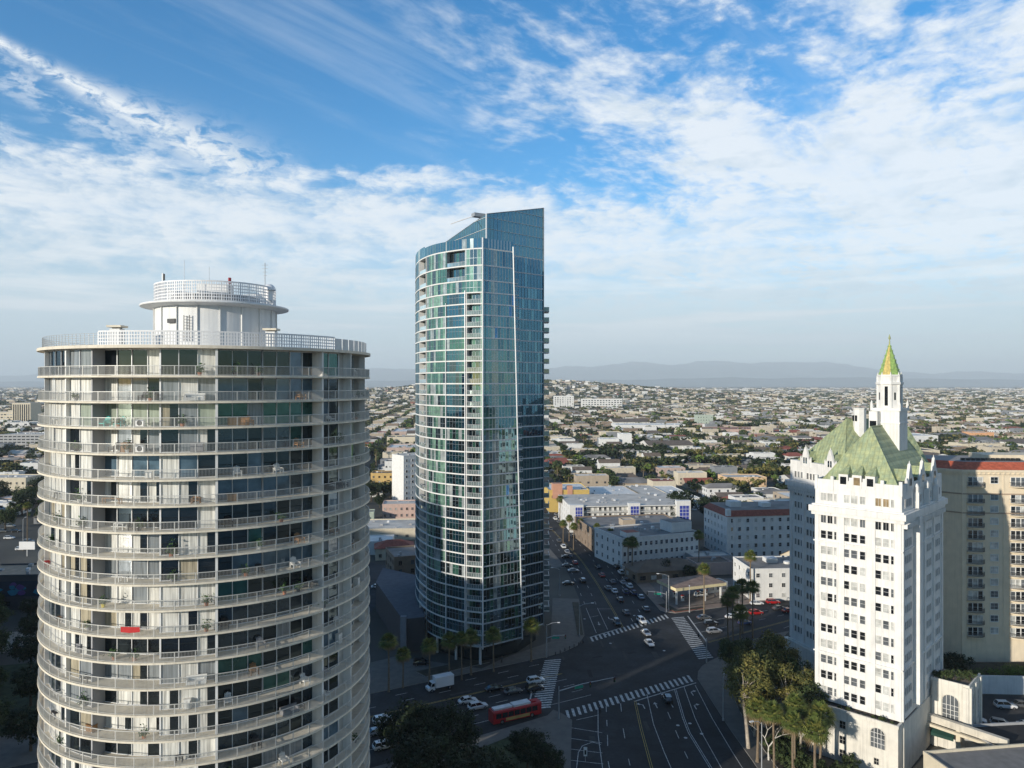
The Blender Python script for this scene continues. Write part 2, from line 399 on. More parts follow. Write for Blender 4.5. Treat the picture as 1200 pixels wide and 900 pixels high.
    def lattice(a0, a1, r, z0, z1, nz, pitch, name):
        b = MB(); k = int(math.radians(a1 - a0) * r / pitch)
        for i in range(k + 1):
            a = lerp(a0, a1, i / k); c = P(a, r); aa = math.atan2(c[1] - Cy, c[0] - Cx)
            b.fr(c, aa); wd = .045 if i % 4 else .08; b.box(-.04, .04, -wd, wd, z0, z1, lat)
        b.fr()
        for q in range(nz + 1):
            z = lerp(z0, z1, q / nz) - .03; hh = .09 if q < nz else .16
            kk = max(8, k // 3)
            for i in range(kk):
                aA, aB = lerp(a0, a1, i / kk), lerp(a0, a1, (i + 1) / kk)
                A0, A1, B0, B1 = P(aA, r - .05), P(aA, r + .05), P(aB, r - .05), P(aB, r + .05)
                ids = [b.p(*A1, z), b.p(*B1, z), b.p(*B1, z + hh), b.p(*A1, z + hh), b.p(*A0, z), b.p(*B0, z), b.p(*B0, z + hh), b.p(*A0, z + hh)]
                for f_ in ((0, 1, 2, 3), (5, 4, 7, 6), (3, 2, 6, 7), (1, 0, 4, 5)): b.fi([ids[x] for x in f_], lat)
        return b.build(name, t)
    lattice(-37, 43, R - .5, TOP + .14, TOP + 1.55, 4, .30, 'roof_screen')
    # plain roof rail to the left, glass-like panels to the right
    b = MB()
    for i in range(60):
        a = lerp(-150, -37, i / 59); c = P(a, R - .5); aa = math.atan2(c[1] - Cy, c[0] - Cx); b.fr(c, aa); b.box(-.02, .02, -.02, .02, TOP + .14, TOP + 1.4, rail_metal)
    b.fr()
    for q in np.linspace(.25, 1.4, 6):
        b.tube([(*P(lerp(-150, -37, i / 50), R - .5), TOP + q) for i in range(51)], .018, rail_metal, 4)
    b.build('roof_railing', t)
    b = MB(); pan = M('roof_panel', (.66, .66, .64), .5, var=.06)
    for i in range(22):
        a0, a1 = lerp(43, 140, i / 22) + .25, lerp(43, 140, (i + 1) / 22) - .25
        b.prism([P(a0, R - .55), P(a0, R - .5), P((a0 + a1) / 2, R - .5), P(a1, R - .5), P(a1, R - .55)][::-1], TOP + .15, TOP + 1.5, pan)
    b.build('roof_panel_fence', t)
    # drum
    DR = 7.35
    b = MB(); b.prism([P(360 * k / 96, DR) for k in range(96)], TOP + .14, 84.55, M('drum_paint', (.74, .74, .73), .55, var=.04, stain=.12))
    for a in list(range(-80, 91, 20)) + [110, 140, 180, 220, 250]:
        c = P(a + 3, DR + .06); aa = math.atan2(c[1] - Cy, c[0] - Cx); b.fr(c, aa); b.box(-.05, .14, -.05, .05, TOP + .14, 84.5, white_paint)
    dr = b.build('roof_drum', t)
    b = MB(); c = P(-26, DR + .1); aa = math.atan2(c[1] - Cy, c[0] - Cx); b.fr(c, aa)
    for y in (-.35, .35): b.box(.12, .2, y - .03, y + .03, 80.2, 83.3, dark_metal)
    for z in np.arange(80.3, 83.3, .35): b.box(.12, .2, -.35, .35, z, z + .04, dark_metal)
    b.build('drum_ladder', dr)
    b = MB(); c = P(-42, DR + .05); aa = math.atan2(c[1] - Cy, c[0] - Cx); b.fr(c, aa); b.box(0, .25, -.6, .6, 82.4, 82.9, dark_metal); b.build('wall_vent', dr)
    b = MB(); pr = 36
    prof = [(9.0, 84.75), (9.05, 84.85), (9.0, 84.97), (7.4, 85.15)]
    low_ = [(9.0, 84.75), (7.3, 84.5)]
    nn = 96
    for a_, c_ in zip(prof, prof[1:]):
        for i in range(nn):
            p0, p1 = P(360 * i / nn, a_[0]), P(360 * (i + 1) / nn, a_[0]); q0, q1 = P(360 * i / nn, c_[0]), P(360 * (i + 1) / nn, c_[0])
            b.face([(*p0, a_[1]), (*p1, a_[1]), (*q1, c_[1]), (*q0, c_[1])], white_paint)
    for i in range(nn):
        p0, p1 = P(360 * i / nn, 9.0), P(360 * (i + 1) / nn, 9.0); q0, q1 = P(360 * i / nn, 7.2), P(360 * (i + 1) / nn, 7.2)
        b.face([(*q0, 84.5), (*q1, 84.5), (*p1, 84.75), (*p0, 84.75)], white_paint)
    b.prism([P(360 * k / 64, 7.45) for k in range(64)], 85.1, 85.2, M('drum_roof', (.5, .5, .5), .9))
    b.prism([P(360 * k / 64, 5.4) for k in range(64)], 85.2, 86.2, M('drum_core', (.28, .27, .27), .9))
    b.build('drum_canopy', t)
    lattice(-180, 180, DR, 85.2, 87.45, 6, .28, 'drum_screen')
    b = MB(); c = P(-15, 3); b.box(c[0] - 1.2, c[0] + 2.6, c[1] - 1, c[1] + 1, 86.2, 87.5, white_paint); b.build('roof_plant_box', t)
    # things standing on top
    def mast(name, lab, a, r, z0, h, rad, mat, cat='antenna', blob=None):
        q = MB(); c = P(a, r); q.tube([(c[0], c[1], z0), (c[0], c[1], z0 + h)], rad, mat, 6)
        if blob: blob(q, c, z0 + h)
        return tag(q.build(name), lab, cat)
    mast('whip_antenna', 'thin white whip antenna above the left part of the roof drum', -38, 6, 85.2, 5.0, .03, white_metal)
    mast('whip_antenna', 'thin pale whip antenna near the middle of the roof drum', -8, 6, 85.2, 4.2, .02, grey_metal)
    mast('cellular_antenna', 'short black and white antenna at the left edge of the roof drum', -62, 6.9, 85.2, 3.0, .04, grey_metal, blob=lambda q, c, z: (q.box(c[0] - .16, c[0] - .02, c[1] - .1, c[1] + .1, z - .6, z + .5, white_metal), q.box(c[0] + .02, c[0] + .16, c[1] - .1, c[1] + .1, z - .4, z + .4, dark_metal)))
    red = M('beacon_red', (.3, .02, .03), .4)
    mast('warning_beacon', 'dark red warning light on the rim of the roof drum', 16, 5.5, 86, 1.5, .05, dark_metal, 'beacon', blob=lambda q, c, z: q.tube([(c[0], c[1], z), (c[0], c[1], z + .75)], .2, red, 8))
    def dish(q, c, z):
        for k in range(4): q.box(c[0] - .4 + .05 * k, c[0] + .4 - .05 * k, c[1] - .02, c[1] + .02, z - .3 - .45 * k, z - .26 - .45 * k, grey_metal)
        cc = (c[0] + .6, c[1] - .2, z - 3.6); rings = []
        for i in range(5):
            ph = i / 4 * math.pi / 2
            rings.append([q.p(cc[0] + .85 * math.cos(ph) * math.cos(t_), cc[1] + .85 * math.cos(ph) * math.sin(t_), cc[2] + .85 * math.sin(ph)) for t_ in np.linspace(0, 6.283, 17)[:-1]])
        for a_, b_ in zip(rings, rings[1:]):
            for i in range(16): q.fi([a_[i], a_[(i + 1) % 16], b_[(i + 1) % 16], b_[i]], white_metal)
        q.tube([(cc[0], cc[1], cc[2] - 1.3), cc], .5, white_metal, 12)
    mast('radome_mast', 'white dome and rung mast at the right edge of the roof drum', 62, 6.6, 85.3, 5.4, .05, grey_metal, 'antenna', blob=dish)
    for a, lab in ((-66, 'small white roof vent with a tan cap left of the drum'), (44, 'small white roof vent with a tan cap right of the drum')):
        v = thing('roof_vent', lab, 'roof vent', (*P(a, 12), TOP + .14), 'roof vents beside the drum')
        c = P(a, 12 if a < 0 else 9.2); v.location = (*c, TOP + .14)
        q = MB(); q.box(c[0] - .6, c[0] + .6, c[1] - .6, c[1] + .6, TOP + .14, TOP + 2.6, white_paint); q.build('vent_body', v)
        q = MB(); q.box(c[0] - .85, c[0] + .85, c[1] - .85, c[1] + .85, TOP + 2.75, TOP + 3.0, cream_conc); q.box(c[0] - .4, c[0] + .4, c[1] - .4, c[1] + .4, TOP + 2.6, TOP + 2.75, dark_metal); q.build('vent_cap', v)
    # ------------ what the neighbours keep on their balconies
    wood = M('patio_wood', (.30, .16, .07), .7); tealp = M('teal_plastic', (.03, .42, .36), .5); redp = M('red_cloth', (.5, .03, .03), .8)
    yel = M('yellow_plastic', (.7, .55, .03), .5); leafm = M('pot_leaf', (.05, .11, .03), .8, var=.5, scale=3); terra = M('terracotta', (.42, .17, .09), .8)
    darkw = M('dark_wicker', (.03, .03, .032), .8); offw = M('cushion_white', (.75, .74, .7), .9)
    def place(fl, deg, r): c = P(deg, r); return c, math.atan2(c[1] - Cy, c[0] - Cx) - math.pi / 2, tops[fl] + .002
    def chair(fl, deg, lab, mat, r=18.5, big=False):
        c, a, z = place(fl, deg, r); t_ = thing('patio_chair', lab, 'chair', (*c, z)); t_.rotation_euler = (0, 0, a)
        old = t_.location.copy(); t_.location = (0, 0, 0)
        q = MB(); q.box(-.35, .35, -.3, .35, .32, .42, mat); q.build('seat', t_)
        q = MB()
        for i in range(5): x = -.32 + .14 * i; q.fi([q.p(x, .2 - 0.5, .4), q.p(x + .1, .2 - .5, .4), q.p(x + .1, -.62, 1.12 - .06 * abs(i - 2)), q.p(x, -.62, 1.12 - .06 * abs(i - 2))], mat); q.box(x, x + .1, -.36, -.32, .35, .7, mat)
        q.box(-.35, .35, -.62, -.54, .85, .93, mat); q.build('backrest', t_)
        for x in (-.4, .4):
            q = MB(); q.box(x - .06, x + .06, -.5, .4, .56, .61, mat); q.box(x - .04, x + .04, .3, .38, 0, .56, mat); q.box(x - .04, x + .04, -.45, -.37, 0, .56, mat); q.build('armrest', t_)
        t_.location = old; return t_
    def table(fl, deg, lab, mat, r=18.4, w_=.9, d_=.5, h_=.7):
        c, a, z = place(fl, deg, r); t_ = thing('patio_table', lab, 'table', (0, 0, 0))
        q = MB(); q.box(-w_, w_, -d_ / 2, d_ / 2, h_ - .06, h_, mat); q.build('tabletop', t_)
        for x in (-w_ + .08, w_ - .08):
            for y in (-d_ / 2 + .06, d_ / 2 - .06): q = MB(); q.box(x - .04, x + .04, y - .04, y + .04, 0, h_ - .06, mat); q.build('leg', t_)
        t_.location = (*c, z); t_.rotation_euler = (0, 0, a); return t_
    def pot(fl, deg, lab, r=18.9, h_=.8, pm=terra):
        c, a, z = place(fl, deg, r); t_ = thing('potted_plant', lab, 'plant', (0, 0, 0)); rq = random.Random(int(deg * 10) + fl)
        q = MB(); q.tube([(0, 0, 0), (0, 0, .35)], [.16, .24], pm, 10); q.build('pot', t_)
        q = MB()
        for i in range(70):
            v = Vector((rq.gauss(0, .24), rq.gauss(0, .24), .38 + abs(rq.gauss(0, h_ * .45)))); d = Vector((rq.uniform(-1, 1), rq.uniform(-1, 1), rq.uniform(-.4, 1))).normalized() * .16; e = d.cross(Vector((rq.uniform(-1, 1), rq.uniform(-1, 1), .3))).normalized() * .07
            q.face([tuple(v - d), tuple(v + e), tuple(v + d), tuple(v - e)], leafm)
        q.build('foliage', t_); t_.location = (*c, z)
    def cabinet(fl, deg, lab, mat, r=18.3, w_=.8, h_=1.0, name='cabinet', cat='cabinet'):
        c, a, z = place(fl, deg, r); t_ = thing(name, lab, cat, (0, 0, 0))
        q = MB(); q.box(-w_, w_, -.28, .28, .06, h_, mat); q.box(-w_ - .03, w_ + .03, -.31, .31, h_, h_ + .05, mat); q.build('body', t_)
        for x0, x1 in ((-w_ + .05, -.03), (.03, w_ - .05)): q = MB(); q.box(x0, x1, .285, .31, .14, h_ - .08, mat); q.build('door', t_)
        t_.location = (*c, z); t_.rotation_euler = (0, 0, a)
    def ac(fl, deg, lab, r=18.4):
        c, a, z = place(fl, deg, r); t_ = thing('air_conditioner', lab, 'air conditioner', (0, 0, 0))
        q = MB(); q.box(-.45, .45, -.18, .18, .08, .78, white_metal); q.build('case', t_)
        q = MB(); q.tube([(0, .182, .43), (0, .2, .43)], .28, dark_metal, 16); q.build('fan_grille', t_)
        t_.location = (*c, z); t_.rotation_euler = (0, 0, a)
    def sofa(fl, deg, lab, mat, r=18.3):
        c, a, z = place(fl, deg, r); t_ = thing('outdoor_sofa', lab, 'sofa', (0, 0, 0))
        q = MB(); q.box(-1.0, 1.0, -.4, .4, .1, .42, mat); q.build('seat', t_)
        q = MB(); q.box(-1.0, 1.0, -.45, -.25, .42, .85, mat); q.build('backrest', t_)
        for x in (-1.0, .82): q = MB(); q.box(x, x + .18, -.4, .4, .42, .62, mat); q.build('armrest', t_)
        t_.location = (*c, z); t_.rotation_euler = (0, 0, a)
    chair(3, -38.3 + 2.0, 'teal slatted patio chair, left of the pair on the round tower balcony', tealp, 18.7)
    chair(3, -30.5, 'teal slatted patio chair, right of the pair on the round tower balcony', tealp, 18.7)
    ac(3, -24, 'white air conditioner right of the teal patio chairs'); ac(4, -24, 'white air conditioner one balcony below the teal patio chairs')
    cabinet(4, -29, 'brown wooden cabinet one balcony below the teal chairs', wood, w_=.45)
    table(6, -34, 'long low wooden bench table on the sixth balcony from the top', wood, w_=1.1, d_=.5, h_=.6)
    cabinet(3, 7, 'wide orange-brown wooden cabinet right of the tower centre fin', M('light_wood', (.5, .26, .1), .7), w_=1.1, h_=.85)
    sofa(2, -6.5, 'cream outdoor sofa on the second balcony, left of the centre fin', offw, 19.0)
    table(7, -31, 'white round-cornered table on the seventh balcony from the top', offw, w_=.6, d_=.7)
    cabinet(5, -21, 'pale storage box beside a window on the fifth balcony', offw, w_=.35, h_=.75)
    cabinet(18, -7, 'orange wooden cupboard behind glass low on the round tower', orange, 18.75, .45, 1.6)
    for i, (fl, deg, lab) in enumerate([(1, -5, 'small potted palm on the top balcony beside the centre fin'), (1, 13, 'potted plant on the top balcony right of the centre fin'), (12, -32, 'bushy plant, left one on a crowded lower balcony'), (12, -25, 'bushy plant, right one on a crowded lower balcony'),
            (10, -3, 'tall leafy plant at the centre fin on the tenth balcony'), (11, -3, 'tall leafy plant at the centre fin on the eleventh balcony'), (15, -22, 'dark potted shrub in the middle of a lower balcony'), (2, -20, 'green plant behind the second balcony railing'),
            (9, 9, 'potted plant on the ninth balcony right of the centre fin'), (10, 22, 'red-flowered planter on the tenth balcony, right half')]): pot(fl, deg, lab)
    pot(10, -36, 'yellow pot with a small plant on the tenth balcony', pm=yel)
    table(9, -71, 'red-covered table at the far left of the ninth balcony', redp, 18.9, .5, .5)
    table(10, 30, 'dark table on the tenth balcony, right half of the tower', darkw, 18.8)
    chair(9, 27, 'white patio chair on the ninth balcony right of the centre fin', offw); chair(4, -33, 'dark wicker chair left of the brown cabinet', darkw)
    chair(7, -26, 'dark wicker chair right of the white balcony table', darkw); chair(10, 34, 'dark chair beside the dark table on the tenth balcony', darkw)
    sofa(15, 24, 'grey outdoor sofa low on the right half of the tower', M('grey_cushion', (.2, .2, .21), .9), 18.8)
    chair(6, 50, 'black patio chair far right on the sixth balcony', darkw, 18.9); sofa(6, 44, 'black outdoor sofa beside a pale wall on the sixth balcony', darkw, 19.0)
    sofa(13, 0 - 6, 'white bench on the thirteenth balcony left of the centre fin', offw, 19.0)
    ORD = ['', 'top', 'second', 'third', 'fourth', 'fifth', 'sixth', 'seventh', 'eighth', 'ninth', 'tenth', 'eleventh', 'twelfth', 'thirteenth', 'fourteenth', 'fifteenth', 'sixteenth', 'seventeenth', 'eighteenth', 'nineteenth']
    rc = random.Random(404); greyc = M('grey_plastic', (.3, .3, .31), .7)
    for fl in range(1, 19):
        for sl in range(8):
            if rc.random() < .45: continue
            deg = -70 + 17.5 * sl + rc.uniform(2, 14); half = 'far left' if deg < -40 else 'left part' if deg < 0 else 'right part' if deg < 37 else 'far right'; where = '%s balcony from the top, %s of the round tower' % (ORD[fl], half); q_ = rc.random()
            if q_ < .45: pot(fl, deg, 'potted plant on the ' + where, rc.uniform(18.6, 19.1), rc.uniform(.5, 1.1), rc.choice([terra, offw, greyc, darkw]))
            elif q_ < .75: chair(fl, deg, 'patio chair on the ' + where, rc.choice([darkw, offw, greyc, wood]), 18.75)
            elif q_ < .9: table(fl, deg, 'small table on the ' + where, rc.choice([darkw, offw, wood]), 18.7, rc.uniform(.35, .8), .5, .65)
            else: cabinet(fl, deg, 'storage cabinet on the ' + where, rc.choice([offw, greyc, wood]), 18.5, rc.uniform(.3, .7), rc.uniform(.7, 1.3))
    same = {}
    for o in C.objects:
        if o.get('label', '').endswith('of the round tower') and o.parent is None: same.setdefault(o['label'], []).append(o)
    for l_, os_ in same.items():
        if len(os_) > 1:
            for i, o in enumerate(sorted(os_, key=lambda o: o.location.x / o.location.y)):
                o['label'] = l_.replace(' of the round tower', ', ' + ('left' if i == 0 else 'right' if i == len(os_) - 1 else 'middle') + ' one')
    t12 = thing('red_towel', 'red towel hung over a lower balcony railing', 'towel', (*P(-25, R + .02), tops[11]))
    q = MB(); c0, c1 = P(-28, R + .03), P(-22, R + .03); cm = P(-25, R + .06)
    q.face([(*c0, tops[11] + .5), (*cm, tops[11] + .45), (*cm, tops[11] + 1.08), (*c0, tops[11] + 1.07)], redp); q.face([(*cm, tops[11] + .45), (*c1, tops[11] + .55), (*c1, tops[11] + 1.07), (*cm, tops[11] + 1.08)], redp)
    q.build('cloth', t12)
round_tower()
# ---------------------------------------------------------------- tall glass tower, centre
def glass_tower():
    t = thing('glass_tower', 'tall blue-green glass high-rise with a curved side and a sloping glass crown', 'tower', (-8, 215, 0))
    rr = random.Random(5)
    A = (-7.8, 195.0); Kc = (-7.0, 200.0); B = (9.1, 214.0); BR = (10.0, 243.0); BL = (-27.5, 247.0)
    ctrl = [A, (-11.4, 196.2), (-15, 198.3), (-21, 203.5), (-25.5, 211), (-28.5, 220), (-30.2, 231), (-30.3, 243)]
    # resample the curved side into panes about 1.2 m wide
    def cr(p0, p1, p2, p3, u):
        return tuple(.5 * ((2 * p1[i]) + (-p0[i] + p2[i]) * u + (2 * p0[i] - 5 * p1[i] + 4 * p2[i] - p3[i]) * u * u + (-p0[i] + 3 * p1[i] - 3 * p2[i] + p3[i]) * u ** 3) for i in (0, 1))
    dense = []
    for i in range(len(ctrl) - 1):
        p0 = ctrl[max(i - 1, 0)]; p3 = ctrl[min(i + 2, len(ctrl) - 1)]
        for k in range(20): dense.append(cr(p0, ctrl[i], ctrl[i + 1], p3, k / 20))
    dense.append(ctrl[-1])
    L = [0.0]
    for a, b in zip(dense, dense[1:]): L.append(L[-1] + math.dist(a, b))
    marks = [0, .45, 1.5, 2.55, 3.6, 4.65, 5.0] + [5.0 + 1.08 * k for k in range(1, 7)] + [11.9 + 1.05 * k for k in range(0, 6)] + [17.9 + 1.15 * k for k in range(0, 4)] + [22.5 + 1.15 * k for k in range(1, 7)] + [30.8, 32.5, 34.5, 36.5, 38.5, 41, 43.5, 46]
    marks = [m for m in marks if m < L[-1]] + [L[-1]]
    def at(s):
        for i in range(len(L) - 1):
            if L[i + 1] >= s: return tuple(lerp(dense[i][j], dense[i + 1][j], (s - L[i]) / (L[i + 1] - L[i] + 1e-9)) for j in (0, 1))
        return dense[-1]
    curve = [(s, at(s)) for s in marks]
    def inward(s, d):
        a, b = at(max(s - .3, 0)), at(min(s + .3, L[-1])); dx, dy = b[0] - a[0], b[1] - a[1]; l = math.hypot(dx, dy)
        q = at(s); return (q[0] + dy / l * d, q[1] - dx / l * d)     # A runs towards the back left: the inside is on its right
    def Pz(z):
        u = lerp(13.1, 9.9, (z - 5) / 109); return (A[0] + .81 * u, A[1] + .585 * u)
    def Qz(z): # foot of the notch on the line K-B
        p = Pz(z); d = (-.585, .81); ex, ey = B[0] - Kc[0], B[1] - Kc[1]
        det = d[0] * -ey + ex * d[1]; rx, ry = Kc[0] - p[0], Kc[1] - p[1]
        s = (rx * -ey + ex * ry) / det; return (p[0] + d[0] * s, p[1] + d[1] * s)
    lv = [5 + 3.04 * k for k in range(31)] + [99.2, 102.4, 106.4, 110.9]
    conc = M('slab_edge_paint', (.72, .71, .68), .6, var=.08); alu = M('mullion_aluminium', (.26, .30, .33), .4, .3)
    thin = M('slab_edge_blue', (.52, .56, .60), .5, .2)
    blue = GLASS('facade_blue', (.008, .035, .06), (.28, .55, .68), .44, .02); blue2 = GLASS('facade_deep_blue', (.006, .018, .036), (.22, .46, .62), .38, .02)
    teal = GLASS('facade_teal', (.01, .042, .048), (.32, .60, .70), .42, .02); green = GLASS('facade_green', (.04, .115, .085), (.5, .82, .72), .26, .03)
    pale = GLASS('facade_blind', (.40, .43, .42), (.7, .9, .9), .2, .04); dark = GLASS('facade_dark', (.01, .014, .016), (.45, .65, .72), .3, .02)
    grn2 = GLASS('facade_curtain_green', (.2, .34, .25), (.6, .9, .8), .2, .04); greyg = GLASS('facade_grey', (.10, .13, .15), (.5, .68, .76), .34, .03)
    def zone(s): return 'bal' if .45 <= s < 4.9 else 'blue' if 4.9 <= s < 11.4 else 'green' if 11.4 <= s < 17.8 else 'green2' if s < 22.4 else 'bal2' if s < 29.3 else 'end'
    slabs_made = 0
    for k in range(len(lv) - 1):
        z0, z1 = lv[k], lv[k + 1]; h = z1 - z0
        pen = k >= 31
        g = MB(); mu = MB(); bal = []
        def pane(a, b, mat, zA=z0 + .34, zB=z1, tilt=.010):
            nx_, ny_ = (b[1] - a[1]), -(b[0] - a[0]); l = math.hypot(nx_, ny_) + 1e-9; nx_ /= l; ny_ /= l
            e = [rr.uniform(-tilt, tilt) for _ in range(3)]; e.append(e[0] + e[2] - e[1])
            pts = [(a, zA, e[0]), (b, zA, e[1]), (b, zB, e[2]), (a, zB, e[3])]
            g.face([(q[0] + nx_ * o, q[1] + ny_ * o, zz_) for q, zz_, o in pts], mat)
        def mull(q, ang, z0_=z0 + .02, z1_=z1, wd=.026, dp=.07, mat=alu):
            mu.fr(q, ang); mu.box(-wd, wd, -dp, dp, z0_, z1_, mat, bot=False); mu.fr()
        # curved side
        inset = {'bal': 1.5, 'bal2': 1.5}
        for (s0, p0), (s1, p1) in zip(curve, curve[1:]):
            zn = zone((s0 + s1) / 2)
            if pen: zn = {'bal': 'green', 'blue': 'bal' if k >= 32 else 'green', 'green': 'green'}.get(zn, zn)
            d = inset.get(zn, 0)
            a, b = (inward(s0, d), inward(s1, d)) if d else (p0, p1)
            if zn == 'blue': m = rr.choice([blue, teal, teal, dark] if 3 < k < 31 else [dark, teal])
            elif zn == 'bal': m = rr.choice([teal, dark, dark, dark, green])
            elif zn == 'bal2': m = rr.choice([pale, dark, greyg, dark])
            elif zn in ('green', 'green2'): m = rr.choice([green, grn2, green, pale, dark, grn2] if k > 5 else [green, dark, teal])
            else: m = rr.choice([teal, greyg, pale])
            if zn == 'blue' and k in (6, 12, 13, 18, 26): m = rr.choice([pale, green, dark])
            pane(b, a, m)                               # outside is on the left of A->back
            ang = math.atan2(b[1] - a[1], b[0] - a[0]); mull(a, ang)
            if zn in ('green', 'green2', 'blue') and h > 2:
                for zq in ((z0 + z1) / 2 - .1,) if zn != 'blue' else ((z0 + z1) / 2 + .5,):
                    mu.fr(((a[0] + b[0]) / 2, (a[1] + b[1]) / 2), ang); l = math.dist(a, b) / 2; mu.box(-l, l, -.03, .06, zq, zq + .06, alu); mu.fr()
        for s in (.45, 4.65, 22.4, 29.3) if not pen else (5.0, 11.9, 22.4, 29.3):  # cheeks of the recessed balconies
            a, b = at(s), inward(s, 1.5); l = math.dist(a, b); ang = math.atan2(b[1] - a[1], b[0] - a[0])
            g.fr(a, ang); g.box(0.02, l, -.1, .1, z0 + .34, z1, conc); g.fr()
        # front facet A -> P(z), edge leaning
        n = 11; Pa, Pb = Pz(z0 + .34), Pz(z1)
        for i in range(n):
            u0, u1 = i / n, (i + 1) / n
            q = [(lerp(A[0], P_[0], u), lerp(A[1], P_[1], u)) for P_, u in ((Pa, u0), (Pa, u1), (Pb, u1), (Pb, u0))]
            if 3 <= i <= 4: m = greyg if rr.random() < .8 else pale
            else: m = rr.choice([blue, blue, blue, blue2, teal] if k > 18 else [teal, dark, green, teal, dark])  # dark panes on lower storeys put the ground's reflection into the glass colour
            if rr.random() < .025: m = GLASS('facade_bright_blue', (.02, .17, .42), (.3, .6, 1), .25) if k > 12 else green
            nx_, ny_ = .585, -.81; e = [rr.uniform(-.009, .009) for _ in range(3)]; e.append(e[0] + e[2] - e[1])
            g.face([(w_[0] + nx_ * o, w_[1] + ny_ * o, zz_) for w_, zz_, o in zip(q, (z0 + .34, z0 + .34, z1, z1), e)], m)
            if i: mull(q[0], math.atan2(.585, .81))
            if i % 2 == 0:
                mu.fr(((q[0][0] + q[1][0]) / 2, (q[0][1] + q[1][1]) / 2), math.atan2(.585, .81)); mu.box(-.5, .5, -.06, .03, z0 + 1.25, z0 + 1.3, thin); mu.fr()
        # notch side and the facet behind it
        Q = Qz(z0); P_ = Pz(z0)
        m4 = 4
        for i in range(m4):
            a = (lerp(P_[0], Q[0], i / m4), lerp(P_[1], Q[1], i / m4)); b = (lerp(P_[0], Q[0], (i + 1) / m4), lerp(P_[1], Q[1], (i + 1) / m4)); pane(a, b, rr.choice([dark, teal, blue2]))
        n = 12
        for i in range(n):
            a = (lerp(Q[0], B[0], i / n), lerp(Q[1], B[1], i / n)); b = (lerp(Q[0], B[0], (i + 1) / n), lerp(Q[1], B[1], (i + 1) / n))
            pane(a, b, rr.choice([blue2, blue2, blue2, blue2, blue] if k > 9 else [dark, blue2, dark]))  # low panes darkened the same way for the reflected ground
            if i: mull(a, math.atan2(14, 16.1))
        for a, b, n in ((B, BR, 14), (BR, BL, 20), (BL, curve[-1][1], 2)):
            for i in range(n): pane((lerp(a[0], b[0], i / n), lerp(a[1], b[1], i / n)), (lerp(a[0], b[0], (i + 1) / n), lerp(a[1], b[1], (i + 1) / n)), rr.choice([teal, dark, blue2]))
        go = g.build('window_band', t); mo = mu.build('mullion', go) if False else None
        mo = mu.build('mullion_grid', t); mo.parent = go
        # slab: left part white, right part slimmer
        poly = [q for s, q in curve][::-1] + [Pz(z0), Qz(z0), B, BR, BL]
        def grow(pl, d):
            out = []; n_ = len(pl)
            for i in range(n_):
                a, q, b = pl[i - 1], pl[i], pl[(i + 1) % n_]
                n1 = (q[1] - a[1], -(q[0] - a[0])); n2 = (b[1] - q[1], -(b[0] - q[0]))
                l1, l2 = math.hypot(*n1) + 1e-9, math.hypot(*n2) + 1e-9; nx_, ny_ = n1[0] / l1 + n2[0] / l2, n1[1] / l1 + n2[1] / l2; l = math.hypot(nx_, ny_) + 1e-9
                out.append((q[0] + nx_ / l * d, q[1] + ny_ / l * d))
            return out
        gp_ = grow(poly, .14); sb = MB(); nC = len(curve)
        zt, zb = z0 + .33, z0
        lo = [sb.p(*q, zb) for q in gp_]; hi = [sb.p(*q, zt) for q in gp_]
        for i in range(len(gp_)):
            j = (i + 1) % len(gp_); sb.fi([lo[i], lo[j], hi[j], hi[i]], conc if i < nC - 1 else thin)
        sb.fi(hi, conc); sb.fi(lo[::-1], conc); sb.build('floor_slab', t)
        # balcony rails of the recessed bays
        if k > 0:
            for lo_, hi_ in (((.45, 4.65), (22.4, 29.3)) if not pen else ((5.0, 11.9), (22.4, 29.3))):
                if pen and lo_ == 5.0 and k < 32: continue
                b_ = MB(); ks = 12
                pts = [inward(lerp(lo_, hi_, i / ks), .05) for i in range(ks + 1)]
                b_.tube([(*q, z0 + 1.42) for q in pts], .035, white_metal, 4)
                for q in pts[::2]: b_.box(q[0] - .025, q[0] + .025, q[1] - .025, q[1] + .025, z0 + .33, z0 + 1.42, white_metal)
                for a, b in zip(pts, pts[1:]): b_.face([(*a, z0 + .4), (*b, z0 + .4), (*b, z0 + 1.36), (*a, z0 + 1.36)], GLASS('rail_glass', (.16, .2, .2), (.8, .95, .95), .12))
                b_.build('balcony', t)
            # small balconies on the leaning edge
            p = Pz(z0); ang = math.atan2(.585, .81)
            if k < 33:
                b_ = MB(p, ang); b_.box(.16, 1.7, .2, 2.2, z0 + .08, z0 + .3, conc)
                for x, y in ((1.66, .25), (1.66, 2.15), (.9, .25), (.2, .25)): b_.box(x - .03, x + .03, y - .03, y + .03, z0 + .3, z0 + 1.4, white_metal)
                b_.box(.16, 1.7, .22, .27, z0 + 1.36, z0 + 1.42, white_metal); b_.box(1.63, 1.69, .22, 2.2, z0 + 1.36, z0 + 1.42, white_metal)
                b_.build('side_balcony', t)
            if k < 31:
                b_ = MB(); b_.box(9.2, 10.95, 216.2, 221.5, z0 + .05, z0 + .3, conc)
                b_.box(10.88, 10.93, 216.25, 221.4, z0 + .3, z0 + 1.4, GLASS('rail_glass', (.16, .2, .2), (.8, .95, .95), .12)); b_.box(9.3, 10.9, 216.22, 216.27, z0 + .3, z0 + 1.38, GLASS('rail_glass', (.16, .2, .2), (.8, .95, .95), .12))
                b_.box(9.25, 10.98, 216.18, 216.3, z0 + 1.38, z0 + 1.45, white_metal); b_.box(10.86, 10.98, 216.2, 221.5, z0 + 1.38, z0 + 1.45, white_metal)
                b_.build('rear_balcony', t)
    # parapet, crown
    zt = lv[-1]
    b = MB(); poly = [q for s, q in curve][::-1] + [Pz(zt), Qz(zt), B, BR, BL]
